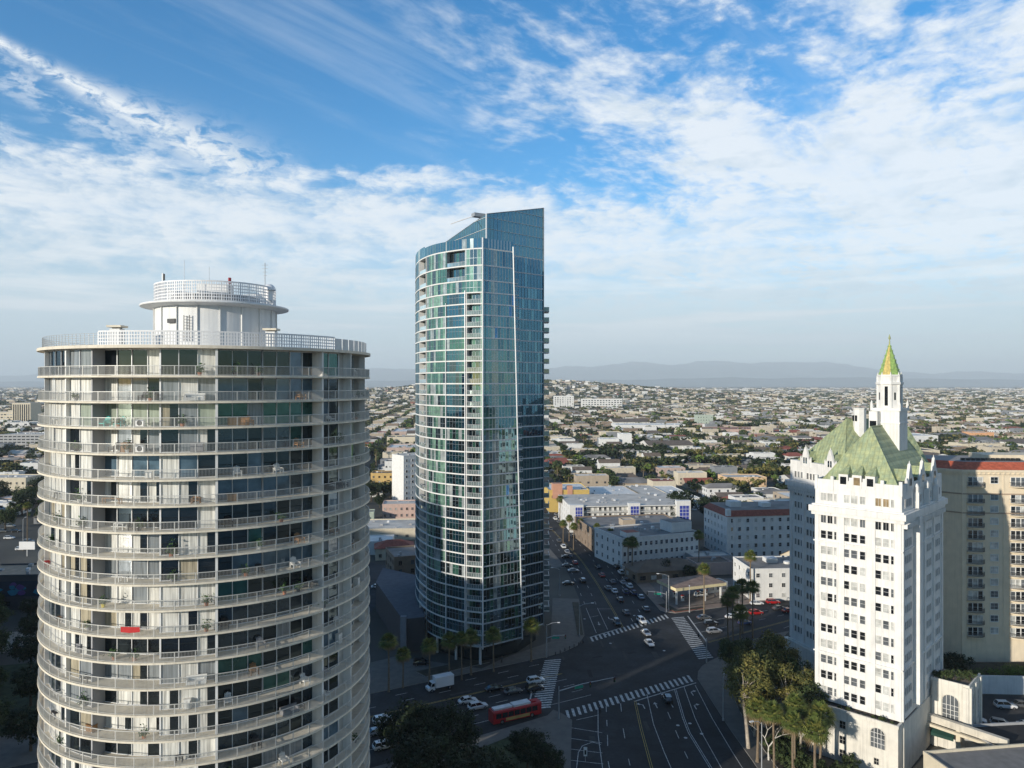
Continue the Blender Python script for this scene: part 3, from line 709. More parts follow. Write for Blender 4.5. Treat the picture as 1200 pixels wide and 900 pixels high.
    b.prism(poly, zt, zt + .33, conc, top=M('tower_roof', (.2, .2, .2), .9)); b.build('roof', t)
    g = MB(); gl = [blue, teal, blue, pale]
    for (s0, p0), (s1, p1) in zip(curve, curve[1:]):
        zz_ = zt + (2.9 if s0 < 22 else 3.3)
        if s0 > 41: continue
        g.face([(*p1, zt + .33), (*p0, zt + .33), (*p0, zz_), (*p1, zz_)], rr.choice(gl)); g.box(p0[0] - .04, p0[0] + .04, p0[1] - .04, p0[1] + .04, zt + .3, zz_ + .05, alu)
        g.face([(*inward(s0, .15), zt + .33), (*inward(s1, .15), zt + .33), (*inward(s1, .15), zz_), (*inward(s0, .15), zz_)], teal)
    P_ = Pz(zt)
    for i in range(10):
        a = (lerp(A[0], P_[0], i / 10), lerp(A[1], P_[1], i / 10)); c = (lerp(A[0], P_[0], (i + 1) / 10), lerp(A[1], P_[1], (i + 1) / 10))
        g.face([(*a, zt + .33), (*c, zt + .33), (*c, zt + 2.9), (*a, zt + 2.9)], blue); g.box(a[0] - .03, a[0] + .03, a[1] - .03, a[1] + .03, zt + .3, zt + 2.92, thin)
    g.build('glass_parapet', t)
    cz = lambda x, y: 0
    # crown volume with a sloping top; corner heights as in the photograph
    Lc = (-21.5, 225.0); crown = [(Lc, 117.6), (Kc, 121.3), (B, 126.2), ((10.0, 243.0), 123.5), ((-20, 243), 118)]
    cm = MB(); tops_ = MB()
    for i in range(5):
        (a, za), (c, zc) = crown[i], crown[(i + 1) % 5]; n = max(3, int(math.dist(a, c) / 1.3)); lines = [z for z in np.arange(zt + .33, 126, 3.1)]
        for j in range(n):
            u0, u1 = j / n, (j + 1) / n; p0 = (lerp(a[0], c[0], u0), lerp(a[1], c[1], u0)); p1 = (lerp(a[0], c[0], u1), lerp(a[1], c[1], u1)); h0, h1 = lerp(za, zc, u0), lerp(za, zc, u1)
            zlo = zt + .3
            while zlo < max(h0, h1):
                zn_ = zlo + 3.1; t0, t1 = min(zn_, h0), min(zn_, h1)
                if t0 > zlo + .01 or t1 > zlo + .01: cm.face([(*p0, min(zlo, h0)), (*p1, min(zlo, h1)), (*p1, t1), (*p0, t0)], rr.choice([teal, teal, blue, teal]))
                zlo = zn_
            if j: ang = math.atan2(c[1] - a[1], c[0] - a[0]); cm.fr(p0, ang); cm.box(-.02, .02, -.05, .05, zt + .3, h0 - .02, alu, bot=False); cm.fr()
        for z in np.arange(zt + 3.3, 125.5, 3.1):
            # horizontal white lines up to where the top edge cuts them
            if abs(zc - za) < .01: continue
            if z > max(za, zc): continue
            u0, u1 = (0, 1)
            if z > min(za, zc):
                uc = (z - za) / (zc - za); u0, u1 = (uc, 1) if zc > za else (0, uc)
            p0 = (lerp(a[0], c[0], u0), lerp(a[1], c[1], u0)); p1 = (lerp(a[0], c[0], u1), lerp(a[1], c[1], u1)); ang = math.atan2(p1[1] - p0[1], p1[0] - p0[0])
            cm.fr(p0, ang); cm.box(0, math.dist(p0, p1), -.12, .02, z, z + .09, conc); cm.fr()
        tops_.tube([(*a, za), (*c, zc)], .13, alu, 4)
    cm.build('glass_crown', t)
    tops_.face([(*q, z - .1) for q, z in crown], M('crown_roof', (.12, .13, .14), .8)); tops_.build('crown_rim', t)
    for nm, q, z0, z1, wd, mt in (('corner_fin', A, 4.6, 113.9, .13, white_metal), ('corner_fin', Kc, 111, 121.4, .12, white_metal), ('corner_fin', B, 4.6, 126.3, .13, alu)):
        b = MB(q, math.atan2(.585, .81)); b.box(-wd, wd, -wd - .12, wd, z0, z1, mt); b.build(nm, t)
    for s in (5.0, 11.7):
        b = MB(at(s), math.atan2(at(s + .3)[1] - at(s)[1], at(s + .3)[0] - at(s)[0])); b.box(-.09, .09, -.05, .3, 5.3 if s > 6 else 5.3, 97 if s > 6 else 100, white_metal); b.build('facade_fin', t)
    b = MB(); lo = Pz(5); hi = Pz(111.5); b.tube([(lo[0] + .05, lo[1] - .1, 4.6), (hi[0] + .05, hi[1] - .1, 112.5)], .19, white_metal, 6); b.build('leaning_fin', t)
    b = MB(Kc, math.radians(30)); b.box(-.5, 2.9, 6, 8.0, 121.9, 122.9, grey_metal); b.tube([(-5.0, 12.0, 120.3), (0, 7.2, 122.2)], .14, white_metal, 6); b.build('window_cleaning_crane', t)
    # lobby under the overhang and the low podium on the left
    b = MB(); inn = [(lerp(-9, q[0], .88), lerp(222, q[1], .88)) for q in [q for s, q in curve][::-1] + [Pz(5), B, BR, BL]]
    b.prism(inn, .13, 5, GLASS('lobby_glass', (.02, .024, .026), (.6, .7, .75), .12)); b.build('lobby', t)
    for s in (1, 9, 17, 25, 33):
        q = inward(s, 1.0); b = MB(); b.tube([(*q, .13), (*q, 5)], .35, conc, 10); b.build('lobby_column', t)
    b = MB(); b.prism([(-30.5, 204.5), (-24.5, 206.5), (-29.5, 232), (-30.5, 250), (-46, 262), (-45, 243)], .13, 9.5, M('podium_wall', (.06, .06, .065), .8, var=.1), top=M('podium_roof', (.10, .11, .13), .9, var=.15)); b.build('podium', t)
    b = MB(); b.box(-31, -29.4, 203.8, 205.2, .13, 10.4, M('podium_pier', (.24, .25, .27), .8)); b.build('podium_pier', t)
glass_tower()
# ---------------------------------------------------------------- white chateau-style tower with the green roof
vr_wall = M('chateau_stucco', (.77, .75, .71), .75, var=.06, stain=.2)
copper = None
def make_copper():
    m = M('green_copper_roof', (.40, .45, .27), .6, var=.16, scale=.5, stain=.25)
    nt_ = m.node_tree; b = nt_.nodes['Principled BSDF']
    geo = nt_.nodes.new('ShaderNodeNewGeometry'); wv = nt_.nodes.new('ShaderNodeTexWave'); wv.wave_type = 'BANDS'; wv.bands_direction = 'DIAGONAL'
    mp = nt_.nodes.new('ShaderNodeMapping'); mp.inputs['Rotation'].default_value = (0, 0, math.radians(44))
    nt_.links.new(geo.outputs['Position'], mp.inputs[0]); nt_.links.new(mp.outputs[0], wv.inputs['Vector']); wv.bands_direction = 'X'
    wv.inputs['Scale'].default_value = .35; wv.inputs['Distortion'].default_value = .3
    # standing seams and cross courses, and runs of lighter and rustier patina
    w2 = nt_.nodes.new('ShaderNodeTexWave'); w2.wave_type = 'BANDS'; w2.bands_direction = 'Z'; w2.inputs['Scale'].default_value = .45; w2.inputs['Distortion'].default_value = .6; nt_.links.new(mp.outputs[0], w2.inputs['Vector'])
    base = b.inputs['Base Color'].links[0].from_socket
    nz = nt_.nodes.new('ShaderNodeTexNoise'); nz.inputs['Scale'].default_value = 1.1; nz.inputs['Detail'].default_value = 7
    mq = nt_.nodes.new('ShaderNodeMapping'); mq.inputs['Scale'].default_value = (1.2, 1.2, .18); nt_.links.new(geo.outputs['Position'], mq.inputs[0]); nt_.links.new(mq.outputs[0], nz.inputs['Vector'])
    cr_ = nt_.nodes.new('ShaderNodeValToRGB'); cr_.color_ramp.elements[0].position = .35; cr_.color_ramp.elements[0].color = (.80, .86, .88, 1); cr_.color_ramp.elements[1].position = .68; cr_.color_ramp.elements[1].color = (1.14, 1.06, .88, 1)
    nt_.links.new(nz.outputs['Fac'], cr_.inputs[0]); m1 = nt_.nodes.new('ShaderNodeMix'); m1.data_type = 'RGBA'; m1.blend_type = 'MULTIPLY'; m1.inputs['Factor'].default_value = 1
    nt_.links.new(base, m1.inputs['A']); nt_.links.new(cr_.outputs[0], m1.inputs['B'])
    mn = nt_.nodes.new('ShaderNodeMath'); mn.operation = 'MINIMUM'; r1, r2 = (nt_.nodes.new('ShaderNodeMapRange') for _ in range(2))
    for r_, w_, lo_ in ((r1, wv, .74), (r2, w2, .86)): r_.inputs['From Min'].default_value = 0; r_.inputs['From Max'].default_value = .16; r_.inputs['To Min'].default_value = lo_; nt_.links.new(w_.outputs['Fac'], r_.inputs['Value'])
    nt_.links.new(r1.outputs[0], mn.inputs[0]); nt_.links.new(r2.outputs[0], mn.inputs[1]); vs = nt_.nodes.new('ShaderNodeVectorMath'); vs.operation = 'SCALE'
    nt_.links.new(m1.outputs['Result'], vs.inputs[0]); nt_.links.new(mn.outputs[0], vs.inputs['Scale']); nt_.links.new(vs.outputs[0], b.inputs['Base Color'])
    bp = nt_.nodes.new('ShaderNodeBump'); bp.inputs['Strength'].default_value = .7; bp.inputs['Distance'].default_value = .12
    nt_.links.new(wv.outputs['Fac'], bp.inputs['Height']); nt_.links.new(bp.outputs[0], b.inputs['Normal'])
    return m
copper = make_copper()
w_dark = GLASS('pane_dark', (.015, .017, .02), (.8, .88, .95), .06)
w_mid = GLASS('pane_grey', (.13, .14, .15), (.8, .88, .95), .10)
w_pale = GLASS('pane_blind', (.55, .55, .52), (.9, .95, 1), .04)
w_tan = GLASS('pane_tan', (.34, .25, .14), (.9, .95, 1), .04)
# a window is one object: reveal, frame and panes in one recess box standing 4 mm proud of the wall
def win_mesh(w_, h_, pane, frame, bars=1, deep=.12):
    b = MB(); fw = .07
    # local: x along the wall, y = outwards negative
    b.box(-w_ / 2, w_ / 2, -.004, .0, -h_ / 2, h_ / 2, pane)
    for x0, x1, z0, z1 in ((-w_ / 2 - fw, -w_ / 2 + .02, -h_ / 2, h_ / 2), (w_ / 2 - .02, w_ / 2 + fw, -h_ / 2, h_ / 2), (-w_ / 2 - fw, w_ / 2 + fw, h_ / 2, h_ / 2 + .1), (-w_ / 2 - fw - .05, w_ / 2 + fw + .05, -h_ / 2 - .14, -h_ / 2)):
        b.box(x0, x1, -.14, .0, z0, z1, frame)
    b.box(-w_ / 2 + .02, w_ / 2 - .02, -.04, -.004, -.02, .02, frame)
    for i in range(bars): x = -w_ / 2 + w_ * (i + 1) / (bars + 1); b.box(x - .015, x + .015, -.03, -.004, -h_ / 2, h_ / 2, frame)
    return b
WIN = {}
def window_me(w_, h_, pane, frame, bars=0):
    k = (round(w_, 2), round(h_, 2), pane.name, frame.name, bars)
    if k not in WIN:
        o = win_mesh(w_, h_, pane, frame, bars).build('window'); WIN[k] = o.data; bpy.data.objects.remove(o)
    return WIN[k]
def add_window(parent, org, ang, x, y, z, w_, h_, pane, frame, bars=0, face=0.0, name='window'):
    """a window on a wall of a building whose frame is (org, ang); face turns it round to the wall"""
    c, s = math.cos(ang), math.sin(ang); o = bpy.data.objects.new(name, window_me(w_, h_, pane, frame, bars)); C.objects.link(o)
    o.parent = parent; o.location = (org[0] + c * x - s * y - parent.location.x, org[1] + s * x + c * y - parent.location.y, z - parent.location.z)
    o.rotation_euler = (0, 0, ang + face); return o
def chateau():
    O = (62.5, 151.4); ang = math.radians(-44); W, Dp = 16.4, 27.7; rr = random.Random(11)
    t = thing('chateau_apartment_tower', 'white chateau-style apartment tower with a steep green copper roof and a spire', 'tower', (*O, 0))
    T = lambda: MB(O, ang)
    PI2 = math.pi / 2
    b = T(); b.box(0, W, 0, Dp, 10.5, 54.2, vr_wall)
    for x in (0, 5.0, 10.9, W - .8):   # shallow full-height piers on the front
        b.box(x + .002, x + .8, -.22, 0, 10.6, 48.9, vr_wall)
    for y, dp in ((.0, .3), (7.0, 1.25), (14.2, .3), (20.6, .3), (Dp - .8, .3)):
        b.box(W, W + dp, y + .002, y + (1.5 if dp > 1 else .8), 10.6 if dp < 1 else 12, 48.9, vr_wall)
    for z in (20.2, 42.8): b.box(-.3, W + .3, -.3, Dp, z, z + .25, vr_wall)
    b.build('wall', t)
    # wing
    W0 = (72.0, 190.0); wa = math.radians(15.6); WL, WD = 19.5, 20.0
    Wf = lambda: MB(W0, wa)   # local: x = into the block, y = -along the face
    b = Wf(); b.box(0, WD, -WL, 0, .13, 54.2, vr_wall)
    for y in (-.8, -5.6, -10.4, -WL): b.box(-.25, 0, y, y + .8, 10, 48.9, vr_wall)
    b.build('wing_wall', t)
    b = Wf(); b.box(-1.0, WD + .6, -WL - .4, .9, 48.9, 50.3, vr_wall); b.box(-.6, WD + .3, -WL - .2, .5, 48.2, 48.9, vr_wall)
    for i in range(26): b.box(-.9, -.35, -WL + .3 + .75 * i, -WL + .6 + .75 * i, 47.4, 48.2, vr_wall)
    b.build('wing_cornice', t)
    b = T(); b.box(-1.0, W + 1.0, -1.0, Dp + .8, 49.0, 50.2, vr_wall); b.box(-.6, W + .6, -.6, Dp + .4, 48.3, 49.0, vr_wall); b.box(-.5, W + .5, -.5, Dp + .3, 50.2, 50.5, vr_wall)
    for i in range(36): b.box(W + .3, W + .95, .1 + .76 * i, .4 + .76 * i, 47.4, 48.3, vr_wall)
    b.build('cornice', t)
    # parapet with little piers
    b = T()
    for x0, x1, y0, y1 in ((0.002, W - .002, .002, .35), (W - .35, W - .003, .35, Dp - .35), (.003, .35, .35, Dp - .35), (0.003, W - .003, Dp - .35, Dp - .002)): b.box(x0, x1, y0, y1, 54.2, 55.6, vr_wall)
    for x in (.2, 3.4, 7.0, 9.6, 12.9, W - .2):
        b.box(x - .3, x + .3, -.12, .5, 53.5, 56.3, vr_wall)
    b.build('parapet', t)
    # roofs: steep hips
    def hip(mb, x0, x1, y0, y1, z0, z1, iy0, iy1, run=None):
        xm = (x0 + x1) / 2; a = [(x0, y0, z0), (x1, y0, z0), (x1, y1, z0), (x0, y1, z0)]; r0, r1 = (xm, y0 + iy0, z1), (xm, y1 - iy1, z1)
        mb.face([a[0], a[1], r0], copper); mb.face([a[1], a[2], r1, r0], copper); mb.face([a[2], a[3], r1], copper); mb.face([a[3], a[0], r0, r1], copper)
        mb.tube([a[0], r0], .12, copper, 4); mb.tube([a[1], r0], .12, copper, 4); mb.tube([r0, r1], .14, copper, 4); mb.tube([a[2], r1], .12, copper, 4)
    b = T(); hip(b, .45, W - .45, .45, Dp - .4, 54.4, 66.2, 7.6, 4); b.build('roof', t)
    b = Wf()
    x0, x1, y0, y1 = .5, WD + 6, -WL + .3, -.5; ym = (y0 + y1) / 2
    a = [(x0, y0, 54.4), (x1, y0, 54.4), (x1, y1, 54.4), (x0, y1, 54.4)]; r0, r1 = (x0 + 8.5, ym, 66.2), (x1, ym, 66.2)
    b.face([a[3], a[0], r0], copper); b.face([a[0], a[1], r1, r0], copper); b.face([a[1], a[2], r1], copper); b.face([a[2], a[3], r0, r1], copper)
    for p, q in ((a[3], r0), (a[0], r0), (r0, r1)): b.tube([p, q], .13, copper, 4)
    b.build('wing_roof', t)
    # front dormers: flat white boxes with small green hoods
    for x, wd in ((3.4 + 1.7, .0), (5.6, 1), (8.2, .7), (10.7, 1)):
        if not wd: continue
        d = T(); d.box(x - .9, x + .9, -.1, 2.4, 54.25, 56.9, vr_wall); dm = d.build('dormer', t)
        d = T(); d.face([(x - 1.05, -.25, 56.95), (x + 1.05, -.25, 56.95), (x, 3.8, 58.9)], copper); d.face([(x - 1.05, -.25, 56.95), (x, 3.8, 58.9), (x - 1.05, 2.8, 56.95)], copper); d.face([(x + 1.05, -.25, 56.95), (x + 1.05, 2.8, 56.95), (x, 3.8, 58.9)], copper); d.build('dormer_hood', dm)
        dw = T(); dw.box(x - .6, x + .6, -.14, -.104, 54.9, 56.4, w_dark if wd == 1 else w_tan); dw.build('dormer_window', dm)
    # stone gables on the right side and the wing, with pinnacles
    def gable(F_, c, along, w_, z0, z1, nrm, nm='stone_gable'):
        """F_ builds frames; c centre, along 'x' or 'y', facing nrm (+1/-1) across"""
        g = F_()
        def q(s_, d_, z): return (c[0] + s_, c[1] + d_ * nrm, z) if along == 'x' else (c[0] + d_ * nrm, c[1] + s_, z)
        h_ = w_ / 2
        out = [(-h_, z0), (h_, z0), (h_, lerp(z0, z1, .38)), (h_ * .6, lerp(z0, z1, .45)), (h_ * .45, lerp(z0, z1, .68)), (.16, z1), (-.16, z1), (-h_ * .45, lerp(z0, z1, .68)), (-h_ * .6, lerp(z0, z1, .45)), (-h_, lerp(z0, z1, .38))]
        fr_, bk = [g.p(*q(s_, .25, z)) for s_, z in out], [g.p(*q(s_, -.25, z)) for s_, z in out]
        g.fi(fr_, vr_wall); g.fi(bk[::-1], vr_wall)
        for i in range(len(out)): j = (i + 1) % len(out); g.fi([fr_[i], bk[i], bk[j], fr_[j]], vr_wall)
        p = q(0, 0, z1); g.tube([p, (p[0], p[1], z1 + .6)], [.14, .03], vr_wall, 6)
        for s_ in (-h_, h_): p = q(s_, 0, lerp(z0, z1, .38)); g.tube([(p[0], p[1], z0), (p[0], p[1], p[2] + .3), (p[0], p[1], p[2] + .8)], [.2, .2, .03], vr_wall, 6)
        o = g.build(nm, t)
        r = F_(); zr = lerp(z0, z1, .78)
        e0, e1, rd = q(-h_, -.25, lerp(z0, z1, .38)), q(h_, -.25, lerp(z0, z1, .38)), q(0, -.25, zr)
        b0, b1, br = q(-h_, -3.2, lerp(z0, z1, .38)), q(h_, -3.2, lerp(z0, z1, .38)), q(0, -4.5, zr)
        r.face([e0, rd, br, b0], copper); r.face([e1, b1, br, rd], copper); r.build('gable_roof', o)
        wd = F_()
        for s_ in (-.42, .42):
            ww = [q(s_ - .28, .262, z0 + .9), q(s_ + .28, .262, z0 + .9), q(s_ + .28, .262, z0 + 2.4), q(s_ - .28, .262, z0 + 2.4)]; wd.face(ww, w_dark)
        wd.build('gable_window', o)
    for y in (5.0, 13.4, 21.8): gable(T, (W - .1, y), 'y', 4.2, 54.2, 59.4, 1)
    for y in (-WL + 4.5, -WL + 13.5): gable(Wf, (.1, y), 'y', 3.8, 54.2, 59.2, -1)
    b = Wf(); b.box(.003, WD - .01, -WL + .003, -.003, 54.2, 55.5, vr_wall); b.build('wing_parapet', t)
    # statues / consoles on the right side piers
    b = T()
    for y in (7.7, 14.6, 21.0): b.box(W + .05, W + 1.0, y - .45, y + .45, 50.5, 53.6, vr_wall); b.tube([(W + .5, y, 53.6), (W + .5, y, 54.6), (W + .5, y, 55.3)], [.35, .42, .12], vr_wall, 8)
    b.build('console', t)
    # stair turret and chimney turret
    b = T(); b.box(6.2, 7.9, 13.0, 15.6, 62.5, 69.2, vr_wall); b.box(6.4, 7.7, 12.85, 13, 66, 67.2, w_dark); b.build('stair_turret', t)
    b = Wf(); b.tube([(11, -12, 62), (11, -12, 68.6), (11, -12, 69.1)], [1.5, 1.5, 1.7], vr_wall, 8)
    for q in (-.75, .1): b.box(9.42, 9.5, -12 + q, -11.45 + q, 65.9, 67.3, w_dark)
    b.build('chimney_turret', t)
    # spire tower
    Tc = (8.9, 17.6)
    tw = T(); s_ = 2.75
    tw.box(Tc[0] - s_, Tc[0] + s_, Tc[1] - s_, Tc[1] + s_, 60, 69.3, vr_wall)
    tw.box(Tc[0] - s_ - .2, Tc[0] + s_ + .2, Tc[1] - s_ - .2, Tc[1] + s_ + .2, 69.3, 69.9, vr_wall)
    tw.box(Tc[0] - s_ - .15, Tc[0] + s_ + .15, Tc[1] - s_ - .15, Tc[1] + s_ + .15, 66.6, 66.9, vr_wall)
    oc = lambda r, ph=22.5: [(Tc[0] + r * math.cos(math.radians(45 * k + ph)), Tc[1] + r * math.sin(math.radians(45 * k + ph))) for k in range(8)]
    tw.prism(oc(2.35), 69.9, 76.6, vr_wall); tw.prism(oc(2.7), 74.9, 75.4, vr_wall); tw.prism(oc(2.5), 76.6, 77.0, vr_wall)
    for k in range(8):
        q = oc(2.25)[k]; tw.tube([(*q, 69.9), (*q, 76.4), (*q, 77.6)], [.3, .3, .03], vr_wall, 6)
    for k in range(4):
        q = (Tc[0] + 2.75 * (1 if k in (0, 3) else -1), Tc[1] + 2.75 * (1 if k < 2 else -1)); tw.tube([(*q, 69.3), (*q, 70.6), (*q, 71.6)], [.3, .3, .03], vr_wall, 6)
    two = tw.build('spire_tower', t)
    for k in range(8):
        a = math.radians(45 * k); r = 2.35 * math.cos(math.radians(22.5)) + .012
        b = T(); cx, cy = Tc[0] + r * math.cos(a), Tc[1] + r * math.sin(a); dx, dy = -math.sin(a), math.cos(a); hw = .33 if k % 2 == 0 else .2; z0, z1 = (70.4, 74.5) if k % 2 == 0 else (71.6, 73.2)
        b.face([(cx - dx * hw, cy - dy * hw, z0), (cx + dx * hw, cy + dy * hw, z0), (cx + dx * hw, cy + dy * hw, z1), (cx - dx * hw, cy - dy * hw, z1)], w_dark); b.build('tower_window', two)
    sm = M('spire_tile_green', (.30, .44, .13), .5, var=.35, scale=2.5); sm2 = M('spire_tile_gold', (.52, .40, .12), .5, var=.3, scale=2.5)
    b = T(); n = 5; o8 = oc(2.15)
    for k in range(8):
        p, q = o8[k], o8[(k + 1) % 8]; b.face([(*p, 77.0), (*q, 77.0), (Tc[0], Tc[1], 84.0)], sm2 if k in (5,) else sm)
    for k in range(8):
        for i in range(1, 7):
            u = i / 7; b.tube([(lerp(o8[k][0], Tc[0], u), lerp(o8[k][1], Tc[1], u), lerp(77, 84, u)), (lerp(o8[k][0] , Tc[0], u) + .01, lerp(o8[k][1], Tc[1], u) + .01, lerp(77, 84, u) + .28)], [.13, .02], sm, 4)
    b.build('spire', t)
    b = T(); b.tube([(*Tc, 83.7), (*Tc, 84.5), (*Tc, 84.8), (*Tc, 85.7)], [.16, .1, .28, .04], copper, 6); b.build('finial', t)
    # windows; the largest hundred are parts, the rest one mesh
    cols = [(1.7, 1.05, 1), (3.0, 1.0, 1), (4.05, .4, 0), (6.25, 1.0, 1), (7.7, 1.15, 1), (9.3, 1.0, 1), (12.2, 1.05, 1), (13.6, 1.05, 1), (14.75, .5, 0)]
    rest = MB(); nwin = [0]
    def put(org, an, x, y, z, w_, h_, face, bars=0, pn=None):
        pn = pn or rr.choice([w_dark, w_mid, w_pale, w_pale, w_pale, w_mid, w_tan if rr.random() < .15 else w_pale])
        if nwin[0] < 99: nwin[0] += 1; add_window(t, org, an, x, y, z, w_, h_, pn, vr_wall, bars, face); return
        c, s = math.cos(an), math.sin(an); rest.fr((org[0] + c * x - s * y, org[1] + s * x + c * y), an + face, z)
        rest.box(-w_ / 2, w_ / 2, -.006, 0, -h_ / 2, h_ / 2, pn)
        for x0, x1, z0, z1 in ((-w_ / 2 - .07, -w_ / 2 + .02, -h_ / 2, h_ / 2), (w_ / 2 - .02, w_ / 2 + .07, -h_ / 2, h_ / 2), (-w_ / 2 - .07, w_ / 2 + .07, h_ / 2, h_ / 2 + .1), (-w_ / 2 - .12, w_ / 2 + .12, -h_ / 2 - .14, -h_ / 2)): rest.box(x0, x1, -.14, 0, z0, z1, vr_wall)
        rest.box(-.02, .02, -.05, -.006, -h_ / 2, h_ / 2, vr_wall); rest.fr()
    group_pane = {}
    for k in range(12):
        for gi in range(3):
            base = rr.choice([w_dark, w_pale, w_pale, w_mid, w_dark])
            if gi == 1 and k < 9: base = rr.choice([w_dark, w_dark, w_mid])
            for ci in range(3):
                x, w_, br = cols[gi * 3 + ci]
                if ci == 2 and gi != 1 and k % 3: pass
                put(O, ang, x, 0, 12.6 + 3.17 * k, w_, 1.55, 0, 0, base if rr.random() < .75 else None)
    for x, w_, br in cols: put(O, ang, x, 0, 52.0, w_ * (1.0 if x < 12 else 1.0), 1.5, 0, br, w_pale if x not in (12.2, 13.6) else w_tan)
    for k in range(13):
        z = (12.6 + 3.17 * k) if k < 12 else 52.0
        for y in (2.0, 3.1, 4.2, 5.3, 9.6, 10.7, 11.8, 15.6, 16.7, 17.8, 18.9, 21.9, 23.0, 24.1, 25.4): put(O, ang, W, y, z, .75, 1.5, PI2, 0, rr.choice([w_dark, w_mid, w_dark]))
        for y in (-2.2, -3.4, -4.6, -6.9, -8.1, -9.3, -12.6, -13.8, -15, -17.4, -18.4): put(W0, wa, 0, y, z, .8, 1.5, -PI2, 0, rr.choice([w_dark, w_dark, w_mid]))
    for k in range(3):
        for y in (2, 5, 8, 11.5, 15, 18, 22, 25): put(O, ang, W + .01, y, 2.4 + 2.9 * k, 1.0, 1.6, PI2)
    ro = rest.build('window_rows', t); ro['kind'] = 'stuff'
    # podium
    pd = M('podium_stone', (.70, .66, .58), .85, var=.08, stain=.25)
    b = T(); b.box(-2.6, W + .003, -2.3, 10, .13, 10.0, pd, top=M('terrace_floor', (.22, .18, .15), .9)); b.box(-2.75, W + .15, -2.45, -2.1, 10.0, 10.55, pd); b.box(-2.75, -2.4, -2.1, 10, 10.0, 10.55, pd); b.box(W + .003 - .3, W + .15, -2.1, 0, 10.0, 10.55, pd)
    b.box(.001, W - .001, 10, Dp - .001, .13, 10.5, pd); b.box(W, W + .25, .5, Dp, 0.13, 10.2, pd); b.build('podium', t)
    for x, z, w_, h_ in ((6.3, 9.0 - 1.4, 1.2, 1.5), (6.3, 4.6, 1.2, 1.5), (6.3, 1.9, 1.2, 1.5), (12.6, 2.6, .9, 1.2)):
        add_window(t, O, ang, x, -2.3, z, w_, h_, w_dark, pd, 1, 0)
    def arch(parent, org, an, x, y, z0, w_, h_, face, nm='arched_window'):
        c, s = math.cos(an), math.sin(an); m = MB((org[0] + c * x - s * y, org[1] + s * x + c * y), an + face)
        r = w_ / 2; pts = [(-r, z0), (r, z0)] + [(r * math.cos(a), z0 + h_ - r + r * math.sin(a)) for a in np.linspace(0, math.pi, 9)]
        m.face([(px, -.012, pz) for px, pz in pts], w_mid)
        for px in np.linspace(-r, r, 5)[1:-1]: m.box(px - .04, px + .04, -.08, -.014, z0, z0 + h_ - r + math.sqrt(max(r * r - px * px, 0)), vr_wall)
        for pz in np.arange(z0 + .9, z0 + h_ - r + .2, .95): m.box(-r, r, -.07, -.016, pz, pz + .07, vr_wall)
        fr_ = [(q[0] * 1.1, -.06, q[1] if i > 1 else z0) for i, q in enumerate(pts)]; m.tube(fr_[1:] + [fr_[0]], .1, pd, 4)
        m.build(nm, parent)
    arch(t, O, ang, 12.8, -2.3, 5.2, 2.5, 3.9, 0); arch(t, O, ang, 1.2, -2.3, 5.0, 2.3, 3.9, 0)
    # base of the wing with tall dark openings between pale piers
    b = Wf(); b.box(-1.2, -.002, -17, 1.2, .13, 9.4, pd)
    b.build('wing_podium', t)
    for y in (-1.0, -5.0, -9.0, -13.0): arch(t, W0, wa, -1.2, y, 1.0, 1.9, 5.8, -PI2)
    # annex at the rear right with big arched openings
    b = T(); b.box(W + .26, W + 7.3, 18.2, 27.5, .13, 13.2, pd, top=M('terrace_floor', (.22, .18, .15), .9))
    for x0, x1, y0, y1 in ((W + .26, W + 7.3, 18.2, 18.5), (W + 7.0, W + 7.3, 18.5, 27.5)): b.box(x0, x1, y0, y1, 13.2, 14.1, pd)
    for x in (W + .6, W + 6.2): b.box(x, x + 1.0, 17.9, 18.2, .13, 13.6, pd)
    for y in (18.3, 22.2, 26.4): b.box(W + 7.3, W + 7.65, y, y + 1, .13, 13.6, pd)
    b.build('annex', t); arch(t, O, ang, W + 3.9, 18.2, 6.4, 2.9, 5.0, 0); arch(t, O, ang, W + 7.3, 20.7, 5.5, 1.9, 6.2, PI2); arch(t, O, ang, W + 7.3, 24.8, 5.5, 1.9, 6.2, PI2)
    gr_ = M('awning_green', (.012, .05, .038), .8)
    b = T(); b.face([(W + .8, 18.1, 5.0), (W + 5, 18.1, 5.0), (W + 5, 15.8, 3.6), (W + .8, 15.8, 3.6)], gr_); b.face([(W + .8, 15.8, 3.6), (W + 5, 15.8, 3.6), (W + 5, 15.8, 3.0), (W + .8, 15.8, 3.0)], gr_); b.face([(W + .8, 18.1, 5.0), (W + .8, 15.8, 3.6), (W + .8, 15.8, 3.0)], gr_); b.build('awning', t)
    return O, ang, W
VR = chateau()
